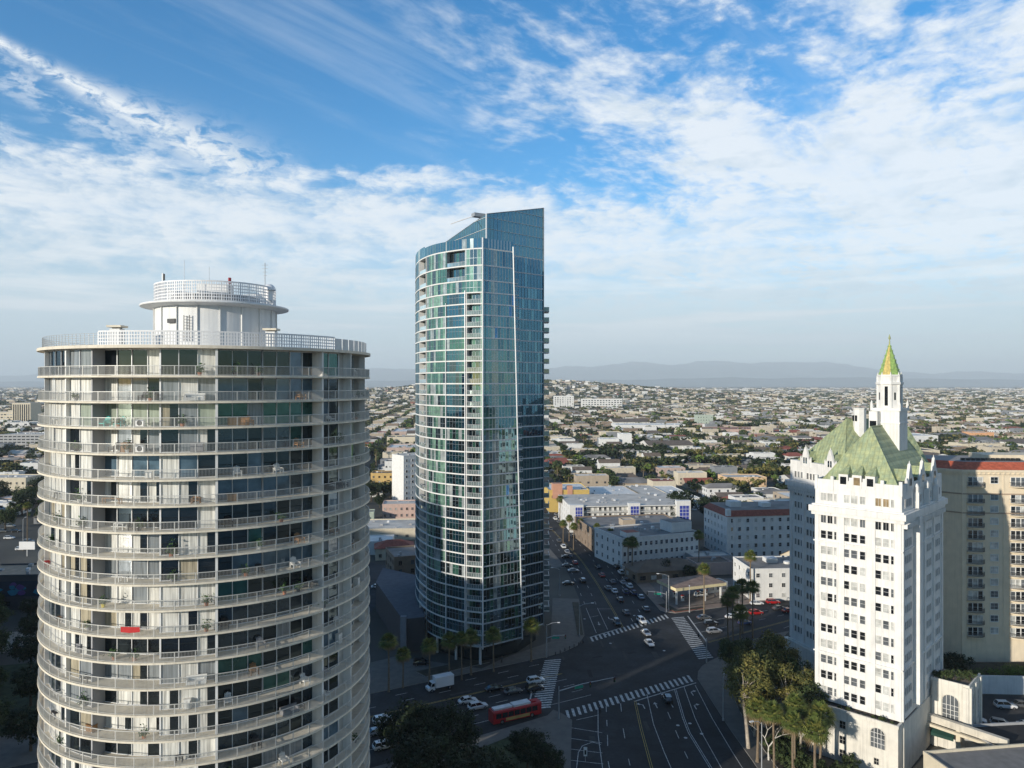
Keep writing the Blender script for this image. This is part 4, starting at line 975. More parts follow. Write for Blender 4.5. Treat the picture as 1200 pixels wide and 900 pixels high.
# ---------------------------------------------------------------- beige apartment tower on the right
def beige_tower():
    O = (118.3, 193.0); an = math.radians(-4.2); c, s = math.cos(an), math.sin(an); rr = random.Random(3)
    bw = M('beige_stucco', (.76, .64, .47), .85, var=.06, stain=.1); band = M('beige_band', (.40, .30, .22), .85); tile = M('red_roof_tile', (.52, .12, .06), .8, var=.25, scale=1.2)
    t = thing('beige_apartment_tower', 'beige apartment tower with curved dark balconies and a red tiled roof edge', 'tower', (*O, 0))
    P = [(0, 0), (62, 0), (62, 24), (-8.5, 24), (-6.2, 5.4)]
    b = MB(O, an); b.prism(P, .13, 52.2, bw, top=M('gravel_roof', (.3, .28, .26), .95)); b.box(-.15, 1.0, -.15, .9, .13, 52, bw)
    for x in (1.2, 10.2, 19.2, 28.5): b.box(x, x + .25, -.10, 0, 8, 51.9, bw)
    b.build('wall', t)
    def grow(d): return [(x + (d if x > 0 and i in (1, 2) else (-d if i in (3, 4) else -.3 * d)), y + (-d if i in (0, 1, 4) else d)) for i, (x, y) in enumerate(P)]
    b = MB(O, an); b.prism(grow(.55), 51.9, 52.5, bw); b.prism(grow(.3), 51.3, 51.9, bw)
    for i in range(50): b.box(.4 + 1.22 * i, .75 + 1.22 * i, -.5, -.3, 51.4, 51.9, bw)
    b.build('cornice', t)
    for z in (46.0, 41.0): b = MB(O, an); b.prism(grow(.16), z, z + .35, band); b.build('string_course', t)
    b = MB(O, an); a = grow(.1); i_ = [(2.4, 3.0), (60, 3.0), (60, 21), (-5.0, 21), (-3.4, 7.0)]
    for k in range(5): j = (k + 1) % 5; b.face([(*a[k], 52.5), (*a[j], 52.5), (*i_[j], 54.3), (*i_[k], 54.3)], tile)
    b.face([(*q, 54.3) for q in i_], M('gravel_roof', (.3, .28, .26), .95)); b.box(10, 26, 8, 16, 54.3, 55.7, bw); b.build('tiled_roof', t)
    b = MB(O, an)
    for i in range(12): b.box(3 + 1.3 * i, 3.8 + 1.3 * i, 6, 6.8, 54.3, 55.0, dark_metal)
    b.build('roof_vents', t)
    railm = M('balcony_iron', (.13, .125, .12), .5, .2)
    def balcony(x, z, w_, name='balcony'):
        c_ = bpy.data.objects.new(name, BAL[w_]); C.objects.link(c_); c_.parent = t; c_.location = (c * x, s * x, z); c_.rotation_euler = (0, 0, an)
    BAL = {}
    for w_ in (4.3, 5.6):
        m = MB(); n = 14; o_ = [(-w_ / 2 + w_ * i / n, -(.45 + 1.15 * math.sin(math.pi * i / n) ** .6)) for i in range(n + 1)]
        m.prism([(-w_ / 2, -.002)] + o_ + [(w_ / 2, -.002)], -.2, 0, bw)
        m.tube([(-w_ / 2, 0, 1.05)] + [(*q, 1.05) for q in o_] + [(w_ / 2, 0, 1.05)], .04, railm, 4); m.tube([(*q, .1) for q in o_], .03, railm, 4)
        for i in range(4 * n + 1):
            q = (-w_ / 2 + w_ * i / (4 * n), -(.45 + 1.15 * math.sin(math.pi * i / (4 * n)) ** .6)); m.box(q[0] - .012, q[0] + .012, q[1] - .012, q[1] + .012, .02, 1.04, railm, bot=False)
        o = m.build('balcony'); BAL[w_] = o.data; bpy.data.objects.remove(o)
    nb = 0
    for k in range(13):
        z = 8.9 + 3.18 * k + (1.2 if k == 12 else 0)
        for x, w_ in ((3.2, 4.3), (14.6, 5.6), (23.6, 4.3), (34, 5.6), (44, 4.3), (54, 5.6)):
            if x > 30 and k > 12: continue
            balcony(x, z, w_)
            for dx in ((-1.3, 0, 1.3) if w_ < 5 else (-1.9, -.65, .65, 1.9)):
                if x < 16: add_window(t, O, an, x + dx, -.003, z + 1.2, 1.15, 2.15, rr.choice([w_dark, w_dark, w_mid, w_pale]), white_paint, 0, 0, 'balcony_door') if nb < 96 else None; nb += 1
        for x in (8.0, 19.2): add_window(t, O, an, x, -.003, z + 1.55, 1.9, 1.6, rr.choice([w_dark, w_pale, w_pale, w_mid]), white_paint, 1, 0)
    more = MB(O, an)
    for k in range(13):
        z = 8.9 + 3.18 * k + (1.2 if k == 12 else 0)
        for x in (23.6, 28.5, 34, 39, 44, 49, 54, 58): more.box(x - 1.6, x + 1.6, -.012, -.001, z + .15, z + 2.3, w_dark if (k + int(x)) % 3 else w_mid)
    more.build('distant_window_band', t)
beige_tower()
# ---------------------------------------------------------------- ground, streets, markings
mb = MB(); mb.box(-45000, 45000, -4000, 45000, -3, 0, M('city_ground', (.075, .072, .06), .95, var=.4, scale=.03)); struct(mb, 'ground')
mb = MB(); mb.box(-45000, 45000, -40000, -60, .05, .06, M('sea_water', (.02, .05, .07), .12, var=.1, scale=.02)); struct(mb, 'water')
mb = MB(); mb.box(-600, 700, -58, 60, .02, .03, M('beach_sand', (.38, .32, .24), .95)); struct(mb, 'beach')
RD = .012
road = M('road_asphalt', (.023, .025, .028), .88, var=.35, scale=.22)
def road_wear(m):
    nt_ = m.node_tree; b = nt_.nodes['Principled BSDF']; base = b.inputs['Base Color'].links[0].from_socket; geo = nt_.nodes.new('ShaderNodeNewGeometry')
    for sc_, lo_, hi_, f0, f1, kind in ((.045, .75, 1.35, .35, .65, 'n'), (1.4, .8, 1.25, .3, .7, 'n'), (.14, .62, 1.0, .0, .05, 'v')):
        if kind == 'n': t_ = nt_.nodes.new('ShaderNodeTexNoise'); t_.inputs['Detail'].default_value = 6; src = t_.outputs['Fac']
        else: t_ = nt_.nodes.new('ShaderNodeTexVoronoi'); t_.feature = 'DISTANCE_TO_EDGE'; src = t_.outputs['Distance']
        t_.inputs['Scale'].default_value = sc_; nt_.links.new(geo.outputs['Position'], t_.inputs['Vector']); r_ = nt_.nodes.new('ShaderNodeMapRange')
        r_.inputs['From Min'].default_value = f0; r_.inputs['From Max'].default_value = f1 if kind == 'n' else .012; r_.inputs['To Min'].default_value = lo_; r_.inputs['To Max'].default_value = hi_
        nt_.links.new(src, r_.inputs['Value']); v_ = nt_.nodes.new('ShaderNodeVectorMath'); v_.operation = 'SCALE'; nt_.links.new(base, v_.inputs[0]); nt_.links.new(r_.outputs[0], v_.inputs['Scale']); base = v_.outputs[0]
    nt_.links.new(base, b.inputs['Base Color'])
road_wear(road)
oc_n = [(-420, -95), (-250, 55), (-120, 132), (-33.9, 177.9), (9.4, 201.8), (20, 214)]    # north kerb of the boulevard, west part
mb = MB()
# boulevard west, junction, east; each polygon overlaps nothing
mb.face([(-420, -130, RD), (-230, 20, RD), (-80, 110, RD), (8, 166, RD), (12, 163.5, RD), (9.2, 143, RD), (5, 60, RD), (52, 60, RD), (48, 147, RD), (47.2, 187, RD), (53.5, 198.7, RD), (76, 219, RD), (100, 232, RD), (160, 252, RD), (320, 290, RD), (320, 318, RD), (160, 278, RD), (97, 256, RD), (72, 247, RD), (53.8, 240, RD), (49, 243, RD), (46.5, 275, RD), (44.7, 303, RD), (37, 350, RD), (31, 400, RD), (15, 520, RD), (-70, 1100, RD), (-95, 1100, RD), (-12, 520, RD), (4, 400, RD), (15, 350, RD), (22, 300, RD), (23.5, 256, RD), (21.8, 219, RD), (15, 208, RD), (9.4, 201.8, RD), (-33.9, 177.9, RD), (-120, 132, RD), (-250, 55, RD), (-420, -80, RD)], road)
struct(mb, 'road')
def strip(mb, p, q, w_, z, m):
    dx, dy = q[0] - p[0], q[1] - p[1]; l = math.hypot(dx, dy); nx_, ny_ = -dy / l * w_ / 2, dx / l * w_ / 2
    mb.face([(p[0] - nx_, p[1] - ny_, z), (q[0] - nx_, q[1] - ny_, z), (q[0] + nx_, q[1] + ny_, z), (p[0] + nx_, p[1] + ny_, z)], m)
def poly_strip(mb, pts, w_, z, m, dash=None):
    for a, b in zip(pts, pts[1:]):
        l = math.dist(a, b)
        if dash:
            n = max(1, int(l / (dash[0] + dash[1])))
            for i in range(n): u0 = i / n; u1 = u0 + dash[0] / (dash[0] + dash[1]) / n; strip(mb, (lerp(a[0], b[0], u0), lerp(a[1], b[1], u0)), (lerp(a[0], b[0], u1), lerp(a[1], b[1], u1)), w_, z, m)
        else: strip(mb, a, b, w_, z, m)
MZ = RD + .006
# crosswalks: ladder bars
def crosswalk(a, b, bar, n, bw_, ang=None):
    mb = MB(); dx, dy = b[0] - a[0], b[1] - a[1]; l = math.hypot(dx, dy); ux, uy = (-dy / l, dx / l) if ang is None else (math.cos(ang), math.sin(ang))
    for i in range(n):
        u = (i + .5) / n; c = (a[0] + dx * u, a[1] + dy * u); strip(mb, (c[0] - ux * bar / 2, c[1] - uy * bar / 2), (c[0] + ux * bar / 2, c[1] + uy * bar / 2), bw_, MZ, road_white)
    struct(mb, 'crosswalk')
crosswalk((12.0, 166.5), (46.0, 187.5), 3.9, 25, .62, math.radians(93))
crosswalk((11.2, 200.2), (6.6, 169.5), 4.6, 23, .62, math.radians(12))
crosswalk((22.8, 215.4), (50.5, 237.6), 3.8, 20, .62, math.radians(94))
crosswalk((53.2, 236.5), (53.0, 200.5), 4.4, 24, .62, math.radians(15))
lm = MB()
ps = lambda pts, w_=.14, m=road_white, dash=None: poly_strip(lm, pts, w_, MZ, m, dash)
ps([(19.9, 170), (18.4, 157), (17.5, 140)]); ps([(21.9, 171), (20.4, 157), (19.1, 146), (18.5, 125)], dash=(3, 4)); ps([(25.5, 172.5), (24.2, 160), (23.3, 147), (22.5, 125)], dash=(2.4, 4.5))
ps([(28.9, 174), (27.9, 160), (27.1, 144), (26.8, 120)], .12, road_yellow); ps([(29.3, 174), (28.3, 160), (27.5, 144), (27.2, 120)], .12, road_yellow)
ps([(32.6, 177.5), (31.2, 162), (31.0, 150), (31.3, 120)]); ps([(36.2, 179), (35.6, 168), (35.2, 150), (35.4, 120)], dash=(2.6, 4))
ps([(39.9, 180.5), (38.3, 165), (37.9, 158), (38.6, 144), (39.5, 120)]); ps([(40.3, 180.7), (38.7, 165), (38.3, 158), (39.0, 144), (39.9, 120)])
ps([(42.6, 182), (41.1, 165), (40.8, 157), (40.9, 143), (41.6, 120)]); ps([(45.6, 183), (44.9, 165), (44.9, 150), (45.4, 120)])
ps([(28.9, 173.6), (46.2, 184.4)], .3)                                   # stop line of the south leg
# chevrons and the curved gore beside the south-west island
ps([(14.4, 164.0), (19.7, 166.5)]); ps([(12.6, 160.4), (19.4, 158.0)]); ps([(12.4, 155.5), (18.8, 153.5)]); ps([(11.8, 151), (18.4, 149.3)]); ps([(11.5, 146.5), (18.0, 145)])
ps([(14.6, 152.3), (16.9, 153.9), (18.5, 152.8)]); ps([(14.6, 152.3), (13.5, 149.5), (12.4, 142), (12.0, 130)])
# boulevard, west approach
dW = (-.875, -.484)
def offW(p, d, n): return (p[0] + dW[0] * d - dW[1] * 0 + n * .484, p[1] + dW[1] * d - n * .875)
K0 = (9.0, 201.6)
for n_, st, ww, mm, dd in ((3.6, 4, .14, road_white, (3, 6)), (7.4, 3, .14, road_white, (3, 6)), (11.6, 2, .14, road_yellow, None), (12.0, 2, .14, road_yellow, None), (15.4, 3, .14, road_white, (3, 6)), (19.0, 3, .14, road_white, (3, 6)), (22.6, 3, .14, road_white, (3, 6)), (26.2, 3, .14, road_white, None)):
    pts = [offW(K0, st, n_), offW(K0, 60, n_), offW(K0, 150, n_)]
    if dd: 
        for a, b in zip(pts, pts[1:]): ps([a, b], ww, mm, dd)
    else: ps(pts, ww, mm)
ps([(5.4, 184.0), (3.6, 168.5)], .35)
# boulevard, east
for (a, b), mm, dd in ((((57, 204), (90, 231)), road_white, (3, 5)), (((57, 213), (96, 238)), road_yellow, None), (((57, 213.6), (96, 238.6)), road_yellow, None), (((57, 222), (100, 245)), road_white, (3, 5)), (((57, 230), (98, 250)), road_white, (3, 5)), (((90, 231), (160, 256)), road_white, (3, 5)), (((96, 238), (160, 263)), road_yellow, None), (((100, 245), (160, 268)), road_white, (3, 5))): ps([a, b], .14, mm, dd)
ps([(56.6, 214), (56.8, 237.5)], .4)
# avenue, north leg
ps([(33.9, 226), (33.2, 245), (31.8, 275), (29.5, 310), (26.4, 335), (20, 380), (2, 500)], .13, road_yellow); ps([(34.4, 226), (33.7, 245), (32.3, 275), (30.0, 310), (26.9, 335), (20.5, 380), (2.5, 500)], .13, road_yellow)
for x_, n_ in ((25.4, 3), (29.2, 3)): ps([(x_, 221 + (x_ - 25) * .8), (x_ - .6, 246), ], .14); ps([(x_ - .6, 250), (x_ - 1.8, 300), (x_ - 8, 380)], .14, road_white, (3, 6))
for x_ in (38.2, 42.4): ps([(x_, 232), (x_ - 1.4, 270), (x_ - 4, 320), (x_ - 12, 390)], .14, road_white, (3, 6))
ps([(23.2, 217.6), (33.5, 225.8)], .35)
for (a, b) in (((28.9, 245), (33, 245)), ((24.8, 236), (28, 238))): ps([a, b])
struct(lm, 'lane_lines')
am = MB()
def arrow(x, y, a, turn=0):
    am.fr((x, y), a - math.pi / 2); am.face([(-.12, -1.6, MZ + .001), (.12, -1.6, MZ + .001), (.12, .5, MZ + .001), (-.12, .5, MZ + .001)], road_white)
    if not turn: am.face([(-.5, .5, MZ + .001), (.5, .5, MZ + .001), (0, 1.6, MZ + .001)], road_white)
    else:
        s_ = turn; am.face([(0, .5, MZ + .002), (0, .2, MZ + .002), (s_ * .8, .75, MZ + .002), (s_ * .8, 1.05, MZ + .002)], road_white); am.face([(s_ * .7, .35, MZ + .002), (s_ * .7, 1.45, MZ + .002), (s_ * 1.5, .95, MZ + .002)], road_white)
    am.fr()
arrow(30.6, 171.3, math.radians(93), -1); arrow(33.6, 171.6, math.radians(92)); arrow(37.3, 172, math.radians(92)); arrow(43.6, 178.5, math.radians(92), 1); arrow(42.5, 171, math.radians(92), 1)
arrow(27.2, 230, math.radians(-90)); arrow(31, 235, math.radians(-90), -1); struct(am, 'road_arrows')
# pavements: raised slabs with a paler kerb
kerbm = M('kerb_stone', (.32, .30, .27), .85)
def pavement(poly, m=pavement_m, kerb=True):
    b = MB(); b.prism(poly, 0, .13, kerbm, top=m); return struct(b, 'pavement')
def arcp(c, r, a0, a1, n=8): return [(c[0] + r * math.cos(math.radians(lerp(a0, a1, i / n))), c[1] + r * math.sin(math.radians(lerp(a0, a1, i / n)))) for i in range(n + 1)]
pavement([(-250, 55), (-120, 132), (-33.9, 177.9), (9.4, 201.8), (14.5, 205.6), (19, 211), (21.5, 219), (23.3, 256), (14.2, 257), (12.5, 232), (11.2, 213.5), (-2, 201), (-8, 193.3), (-18, 197.0), (-32, 202), (-48, 190), (-120, 150), (-250, 75)])
pavement([(-80, 109.6), (-76, 98), (10.6, 104), (11.5, 143.8), (12.8, 158), (13.4, 163.8), (11.6, 166.8), (9.5, 169), (8, 166)])
b = MB(); b.prism([(-56, 108), (6.2, 110), (7.2, 143), (6, 153.5), (0, 156.5)], .13, .2, kerbm, top=M('park_grass', (.03, .045, .018), .95, var=.5, scale=.5)); struct(b, 'garden_bed')
pavement([(47.2, 187), (48.5, 191.5), (50.5, 195.2), (53.5, 198.7), (60, 204.5), (76, 219), (84, 222.8), (79, 216), (70.5, 206.5), (68, 197), (66.5, 180), (62, 166), (59, 155), (56, 147), (54, 135), (53, 105), (48.8, 105), (47.8, 147), (47.3, 160)])
pavement([(49.1, 243.3), (50.4, 241.4), (53.6, 240.3), (72, 247.4), (97, 256.4), (160, 278.4), (320, 318.5), (320, 323), (160, 283), (104, 262.5), (56, 246), (53, 250), (50.5, 300), (48.5, 303.5), (44.9, 303)], M('forecourt_edge', (.27, .2, .16), .9, var=.15))
pavement([(44.7, 303.4), (49.5, 304), (42, 352), (36, 402), (20, 522), (-66, 1100), (-69.9, 1100), (15.2, 520), (31.2, 400), (37.2, 350)])
pavement([(22, 300), (15, 350), (4, 400), (-12, 520), (-95, 1100), (-99, 1100), (-17, 520), (-2, 400), (9.5, 350), (16.5, 300)])
# little planted strip along the plaza
b = MB(); b.prism([(19.5, 218.5), (21.2, 219), (22.8, 252), (20.6, 252)], .13, .22, kerbm, top=soil); struct(b, 'planting_strip')
b = MB(); b.prism([(55.5, 149), (60, 163), (63.5, 176), (62.5, 184), (57, 186.5), (53.5, 180), (52.0, 168), (51.5, 150), (52.5, 118), (59, 118), (60, 140)], .13, .32, kerbm, top=soil); struct(b, 'planting_bed')
b = MB(); b.prism([(-22, 187.8), (-6, 197.5), (-8.5, 200.5), (-25, 191)], .13, .3, kerbm, top=soil); struct(b, 'verge')
# gas station forecourt, car parks
b = MB(); b.prism([(54, 246.5), (104, 263), (100, 284), (50.6, 282)], 0.0, .1, M('forecourt', (.20, .17, .15), .9, var=.2)); struct(b, 'forecourt')
lot = M('car_park_asphalt', (.05, .05, .052), .92, var=.25, scale=.3)
b = MB(); b.prism([(96.5, 148), (140, 148), (150, 175), (108.5, 177)], .0, .03, lot)
for i in range(12): strip(b, (100.5 + 1.1 * i, 157.5 + .25 * i), (103.4 + 1.1 * i, 155.0 + .25 * i), .15, .036, road_white)
struct(b, 'car_park')
b = MB(); b.prism([(-90, 228), (-46, 228), (-47, 300), (-90, 330)], .0, .03, lot); struct(b, 'side_street')
b = MB(); b.prism([(-36, 176), (-14, 152.5), (-14, 138), (-20, 118), (-30, 118), (-70, 130)], .013, .05, lot)if False else None

pm = MB(); rp = random.Random(6); pt = [M('asphalt_patch_dark', (.013, .014, .016), .9, var=.2), M('asphalt_patch_pale', (.048, .048, .046), .92, var=.25)]
for x, y, a in [(rp.uniform(14, 46), rp.uniform(135, 235), 1.6) for _ in range(16)] + [(G(px, py)[0], G(px, py)[1], .5) for px, py in ((480, 800), (540, 812), (590, 800), (610, 822), (700, 770), (740, 765), (860, 735), (800, 745), (640, 790), (725, 790))] + [(rp.uniform(24, 42), rp.uniform(240, 330), 1.62) for _ in range(9)]:
    l, w_ = rp.uniform(1.2, 6), rp.uniform(.5, 1.6); c, s_ = math.cos(a), math.sin(a); pm.face([(x + c * u_ * l - s_ * v_ * w_, y + s_ * u_ * l + c * v_ * w_, RD + .003) for u_, v_ in ((-.5, -.5), (.5, -.5), (.5, .5), (-.5, .5))], pt[rp.random() < .45])
for _ in range(14):
    x, y = rp.uniform(14, 46), rp.uniform(150, 240); pm.face([(x + .38 * math.cos(i * .5236), y + .38 * math.sin(i * .5236), RD + .0045) for i in range(12)], grey_metal)
struct(pm, 'road_patches')
# far left: street, pavement strip with sunlight put into its pale colour
b = MB(); b.prism([(-260, 176), (-100, 215), (-84, 228), (-90, 236), (-150, 222), (-260, 196)], .0, .14, kerbm, top=M('pavement_sunlit', (.34, .29, .23), .9)); struct(b, 'pavement')
b = MB(); b.prism([(-230, 100), (-100, 150), (-86, 190), (-100, 205), (-240, 168)], 0, .12, kerbm, top=M('park_grass', (.03, .045, .018), .95, var=.5, scale=.5)); struct(b, 'lawn')
# ---------------------------------------------------------------- ordinary buildings
roof_pale = M('roof_pale', (.60, .55, .48), .95, var=.2, scale=.15); roof_white = M('roof_white', (.78, .75, .69), .9, var=.12, scale=.15)
roof_grey = M('roof_grey', (.23, .215, .20), .95, var=.25, scale=.15); roof_brown = M('roof_brown', (.17, .13, .1), .95, var=.2, scale=.3); roof_red = M('roof_red_tile', (.30, .09, .06), .85, var=.25, scale=1)
st_white = M('stucco_white', (.74, .73, .70), .85, var=.06, stain=.12); st_cream = M('stucco_cream', (.66, .58, .44), .85, var=.06, stain=.12)
st_tan = M('stucco_tan', (.44, .36, .27), .85, var=.08, stain=.1); st_pink = M('stucco_pink', (.6, .43, .36), .85, var=.06, stain=.1)
st_grey = M('stucco_grey', (.4, .4, .4), .85, var=.08, stain=.12); st_brown = M('stucco_brown', (.25, .19, .14), .85, var=.1, stain=.1); st_yel = M('stucco_yellow', (.60, .42, .13), .85, var=.06)
st_orange = M('stucco_orange', (.58, .30, .2), .85, var=.06); st_blue = M('panel_blue', (.03, .05, .32), .6, var=.06); st_green = M('stucco_green', (.42, .48, .40), .85, var=.06)
PI2 = math.pi / 2
def bld(name, label, cat, org, ang, W, D, h, wall, roof, rows=0, cols=0, side_cols=0, side='left', group=None, win=(1.3, 1.5), pane=None, parapet=.5, base=1.9, extra=True, z0=.0, door=False, rightcols=0, step=None, seed=0):
    t = thing(name, label, cat, (org[0], org[1], z0), group); rr = random.Random(seed + int(org[0] * 7 + org[1]))
    b = MB(org, ang); b.box(0, W, 0, D, z0, h, wall, top=roof); b.build('wall', t)
    if parapet:
        b = MB(org, ang)
        for x0, x1, y0, y1 in ((-.05, W + .05, -.05, .25), (-.05, W + .05, D - .25, D + .05), (-.05, .25, .25, D - .25), (W - .25, W + .05, .25, D - .25)): b.box(x0, x1, y0, y1, h - .15, h + parapet, wall)
        b.build('parapet', t)
    if extra:
        b = MB(org, ang); n = max(2, int(W * D / 120))
        for i in range(min(n, 14)):
            x, y = rr.uniform(1.2, max(W - 3, 1.4)), rr.uniform(1.2, max(D - 3, 1.4)); a_, c_ = rr.uniform(.5, 1.6), rr.uniform(.5, 1.3)
            b.box(x, x + a_, y, y + a_, h + .002, h + c_, rr.choice([grey_metal, st_grey, white_metal]))
        b.build('roof_equipment', t)
    if rows:
        step = step or (h - .6) / rows
        for r in range(rows):
            z = z0 + base + step * r
            for c_ in range(cols):
                add_window(t, org, ang, W * (c_ + .5) / cols, 0, z, *win, pane or rr.choice([w_dark, w_dark, w_mid, w_pale]), wall, 1, 0)
            for c_ in range(side_cols):
                if side == 'left': add_window(t, org, ang, 0, D * (c_ + .5) / side_cols, z, *win, pane or rr.choice([w_dark, w_dark, w_mid, w_pale]), wall, 1, -PI2)
                else: add_window(t, org, ang, W, D * (c_ + .5) / side_cols, z, *win, pane or rr.choice([w_dark, w_dark, w_mid, w_pale]), wall, 1, PI2)
    return t
bwin = GLASS('pane_bluish', (.02, .035, .07), (.7, .85, 1), .12)
# white three-storey L building across the avenue
t = bld('apartment_building', 'long white three-storey building with rows of square blue windows behind the dark restaurant', 'building', (44.5, 297), math.radians(21), 37, 24, 12.2, st_white, roof_grey, 3, 15, 5, win=(1.15, 1.6), pane=bwin, base=2.4, step=3.7)
b = MB((44.5, 297), math.radians(21)); b.box(26, 36, 4, 13, 12.25, 16.4, st_white, top=roof_grey); b.build('penthouse', t); b = MB((44.5, 297), math.radians(21)); b.box(3, 9, 1.5, 7, 12.25, 14.3, st_white, top=roof_red); b.build('stair_block', t)
t = bld('restaurant_building', 'low dark brown restaurant with a hipped roof beside the avenue', 'restaurant', (47.0, 276.0), math.radians(14), 27, 12, 4.2, st_brown, roof_brown, 1, 6, 2, parapet=0, extra=False, win=(2.4, 1.6))
b = MB((47.0, 276.0), math.radians(14)); a = [(-1, -1, 4.2), (28, -1, 4.2), (28, 13, 4.2), (-1, 13, 4.2)]; r0, r1 = (7, 6, 7.3), (20, 6, 7.3)
for f_ in ((a[0], a[1], r1, r0), (a[1], a[2], r1), (a[2], a[3], r0, r1), (a[3], a[0], r0)): b.face(list(f_), roof_brown)
b.face(a[::-1], roof_brown); b.build('roof', t)
bld('commercial_building', 'grey flat-roofed block behind the white three-storey building', 'building', (36.5, 326), math.radians(10), 46, 34, 9.6, st_brown, roof_grey, 2, 8, 6, parapet=.6)
bld('penthouse_block', 'small tan rooftop-height block on the grey flat roof by the motel', 'building', (51, 338), math.radians(10), 6, 6, 12.0, st_tan, roof_pale, z0=9.62, extra=False)
# blue and white motel
t = thing('motel', 'white motel with blue panels and open balconies under a wide flat roof', 'motel', (29.5, 372, 0)); O_ = (29.5, 372); A_ = math.radians(5)
b = MB(O_, A_); b.box(0, 62, 2.2, 40, .01, 13, st_white, top=roof_pale); b.box(-.3, 6.6, -1.2, 2.2, .01, 13.8, st_white, top=roof_white); b.box(30, 36, -.2, 2.2, .01, 14.2, st_white); b.box(55, 62.4, -.5, 2.2, .01, 15.2, st_white); b.build('wall', t)
b = MB(O_, A_); b.box(6.6, 62, 0, 2.2, 12.6, 13.0, st_white, top=roof_pale); b.build('eave', t)
for x0, x1, y in ((2.4, 6.0, -1.22), (31, 35.4, -.22), (56.5, 61.5, -.52)):
    b = MB(O_, A_); b.box(x0, x1, y - .08, y - .002, 5.5, 12.6, st_blue)
    for z in (7.2, 9, 10.8): b.box(x0, x1, y - .14, y - .08, z, z + .18, st_white)
    for x in np.linspace(x0, x1, 4): b.box(x - .08, x + .08, y - .14, y - .08, 5.5, 12.6, st_white)
    b.build('blue_panel', t)
for z in (3.6, 6.7, 9.8):
    b = MB(O_, A_); b.box(6.6, 29.9, .4, 2.2, z - .2, z, st_white); b.box(36.1, 54.9, .4, 2.2, z - .2, z, st_white)
    for x0, x1 in ((6.6, 29.9), (36.1, 54.9)): b.box(x0, x1, .4, .46, z + .95, z + 1.05, rail_metal); [b.box(x, x + .06, .4, .46, z, z + .95, rail_metal) for x in np.arange(x0, x1, .45)]
    b.build('gallery', t)
    for x in list(np.arange(8, 29, 2.6)) + list(np.arange(37.5, 54, 2.6)): add_window(t, O_, A_, x, 2.2, z + 1.2, 1.3, 1.8, random.Random(int(x * z)).choice([w_dark, w_mid, w_pale]), st_white, 0)
for z in (2.2, 5.2, 8.3, 11.3):
    for y in (6, 12, 18, 24, 30, 36): add_window(t, O_, A_, 0, y, z, 1.5, 1.5, w_dark, st_white, 1, -PI2)
b = MB(O_, A_)
for i in range(26): x, y = R_.uniform(2, 58), R_.uniform(5, 38); s_ = R_.uniform(.4, 1.3); b.box(x, x + s_, y, y + s_, 13.002, 13 + R_.uniform(.4, 1.2), R_.choice([grey_metal, white_metal, st_grey]))
b.build('roof_equipment', t)
t = bld('corner_shop', 'yellow building with orange tower blocks on its parapet behind the motel', 'shop', (21.5, 430), math.radians(4), 24, 30, 12.5, st_yel, roof_white, 1, 5, 4, base=9)
b = MB((21.5, 430), math.radians(4)); b.box(2.2, 8, -.6, 5, 8, 16.6, st_orange); b.box(11, 14, -.5, 3, 8, 15.3, st_orange); b.build('orange_tower', t)
bld('warehouse', 'long low warehouse with a white roof right of the yellow building', 'warehouse', (48, 436), math.radians(6), 30, 44, 8, st_tan, roof_white, 1, 4, 0, parapet=.3)
bld('warehouse', 'warehouse with a tan strip roof behind the motel', 'warehouse', (80, 438), math.radians(6), 17, 50, 7.5, st_cream, roof_pale, 1, 3, 0, parapet=.3)
bld('warehouse', 'narrow warehouse with a bright white roof left of the big dark tree', 'warehouse', (98, 436), math.radians(6), 14, 52, 7, st_white, roof_white, 1, 3, 3, parapet=.3)
bld('shop_building', 'small shop with a dark red roof front behind the warehouses', 'shop', (96, 500), math.radians(6), 16, 14, 8.6, st_cream, roof_red, 1, 4, 2, parapet=.2)
# white apartments with the dark red roof edge
t = bld('apartment_block', 'five-storey white apartment block with a dark red roof edge', 'apartment block', (92, 314), math.radians(8), 48, 25, 18.6, st_white, roof_grey, 5, 13, 7, win=(1.2, 1.6), base=2.1, parapet=.1)
b = MB((92, 314), math.radians(8)); g_ = [(-.5, -.5), (48.5, -.5), (48.5, 25.5), (-.5, 25.5)]; i_ = [(1.8, 1.8), (46.2, 1.8), (46.2, 23.2), (1.8, 23.2)]
for k in range(4): j = (k + 1) % 4; b.face([(*g_[k], 18.3), (*g_[j], 18.3), (*i_[j], 20.6), (*i_[k], 20.6)], roof_red)
b.face([(*q, 20.6) for q in i_], roof_grey); b.build('tiled_roof', t)
b = MB((92, 314), math.radians(8)); b.box(-.25, 1.6, -.25, 1.6, .01, 21.4, st_white); b.box(6, 11, 10, 15, 20.6, 23, st_white); b.box(20, 24, 8, 12, 20.6, 22.4, st_white); b.build('corner_pier', t)
# white three-storey near the gas station
t = bld('apartment_building', 'bright white three-storey apartment building beside the gas station', 'apartment building', (82.8, 254), math.radians(3), 36, 18, 10.8, st_white, roof_grey, 3, 8, 4, win=(1.3, 1.35), base=1.9, step=3.45, parapet=.35)
b = MB((82.8, 254), math.radians(3)); b.box(9, 13, 9, 13, 10.85, 12.4, st_white); b.tube([(16, 8, 10.8), (16, 8, 11.6)], 1.2, st_white, 10); b.build('roof_hatch', t)
bld('garage_building', 'low pinkish garage behind the bright white apartments', 'garage', (72, 287), math.radians(10), 15, 10, 4.5, st_pink, roof_brown, 0)
bld('parking_building', 'low grey flat building between the two white apartment blocks', 'building', (74, 300), math.radians(10), 17, 9, 4.0, st_grey, roof_pale, 0)
t = bld('house', 'house with a pale gabled roof right behind the bright white apartments', 'house', (112, 283), math.radians(15), 14, 14, 6.0, st_cream, roof_pale, 2, 3, 3, parapet=0, extra=False)
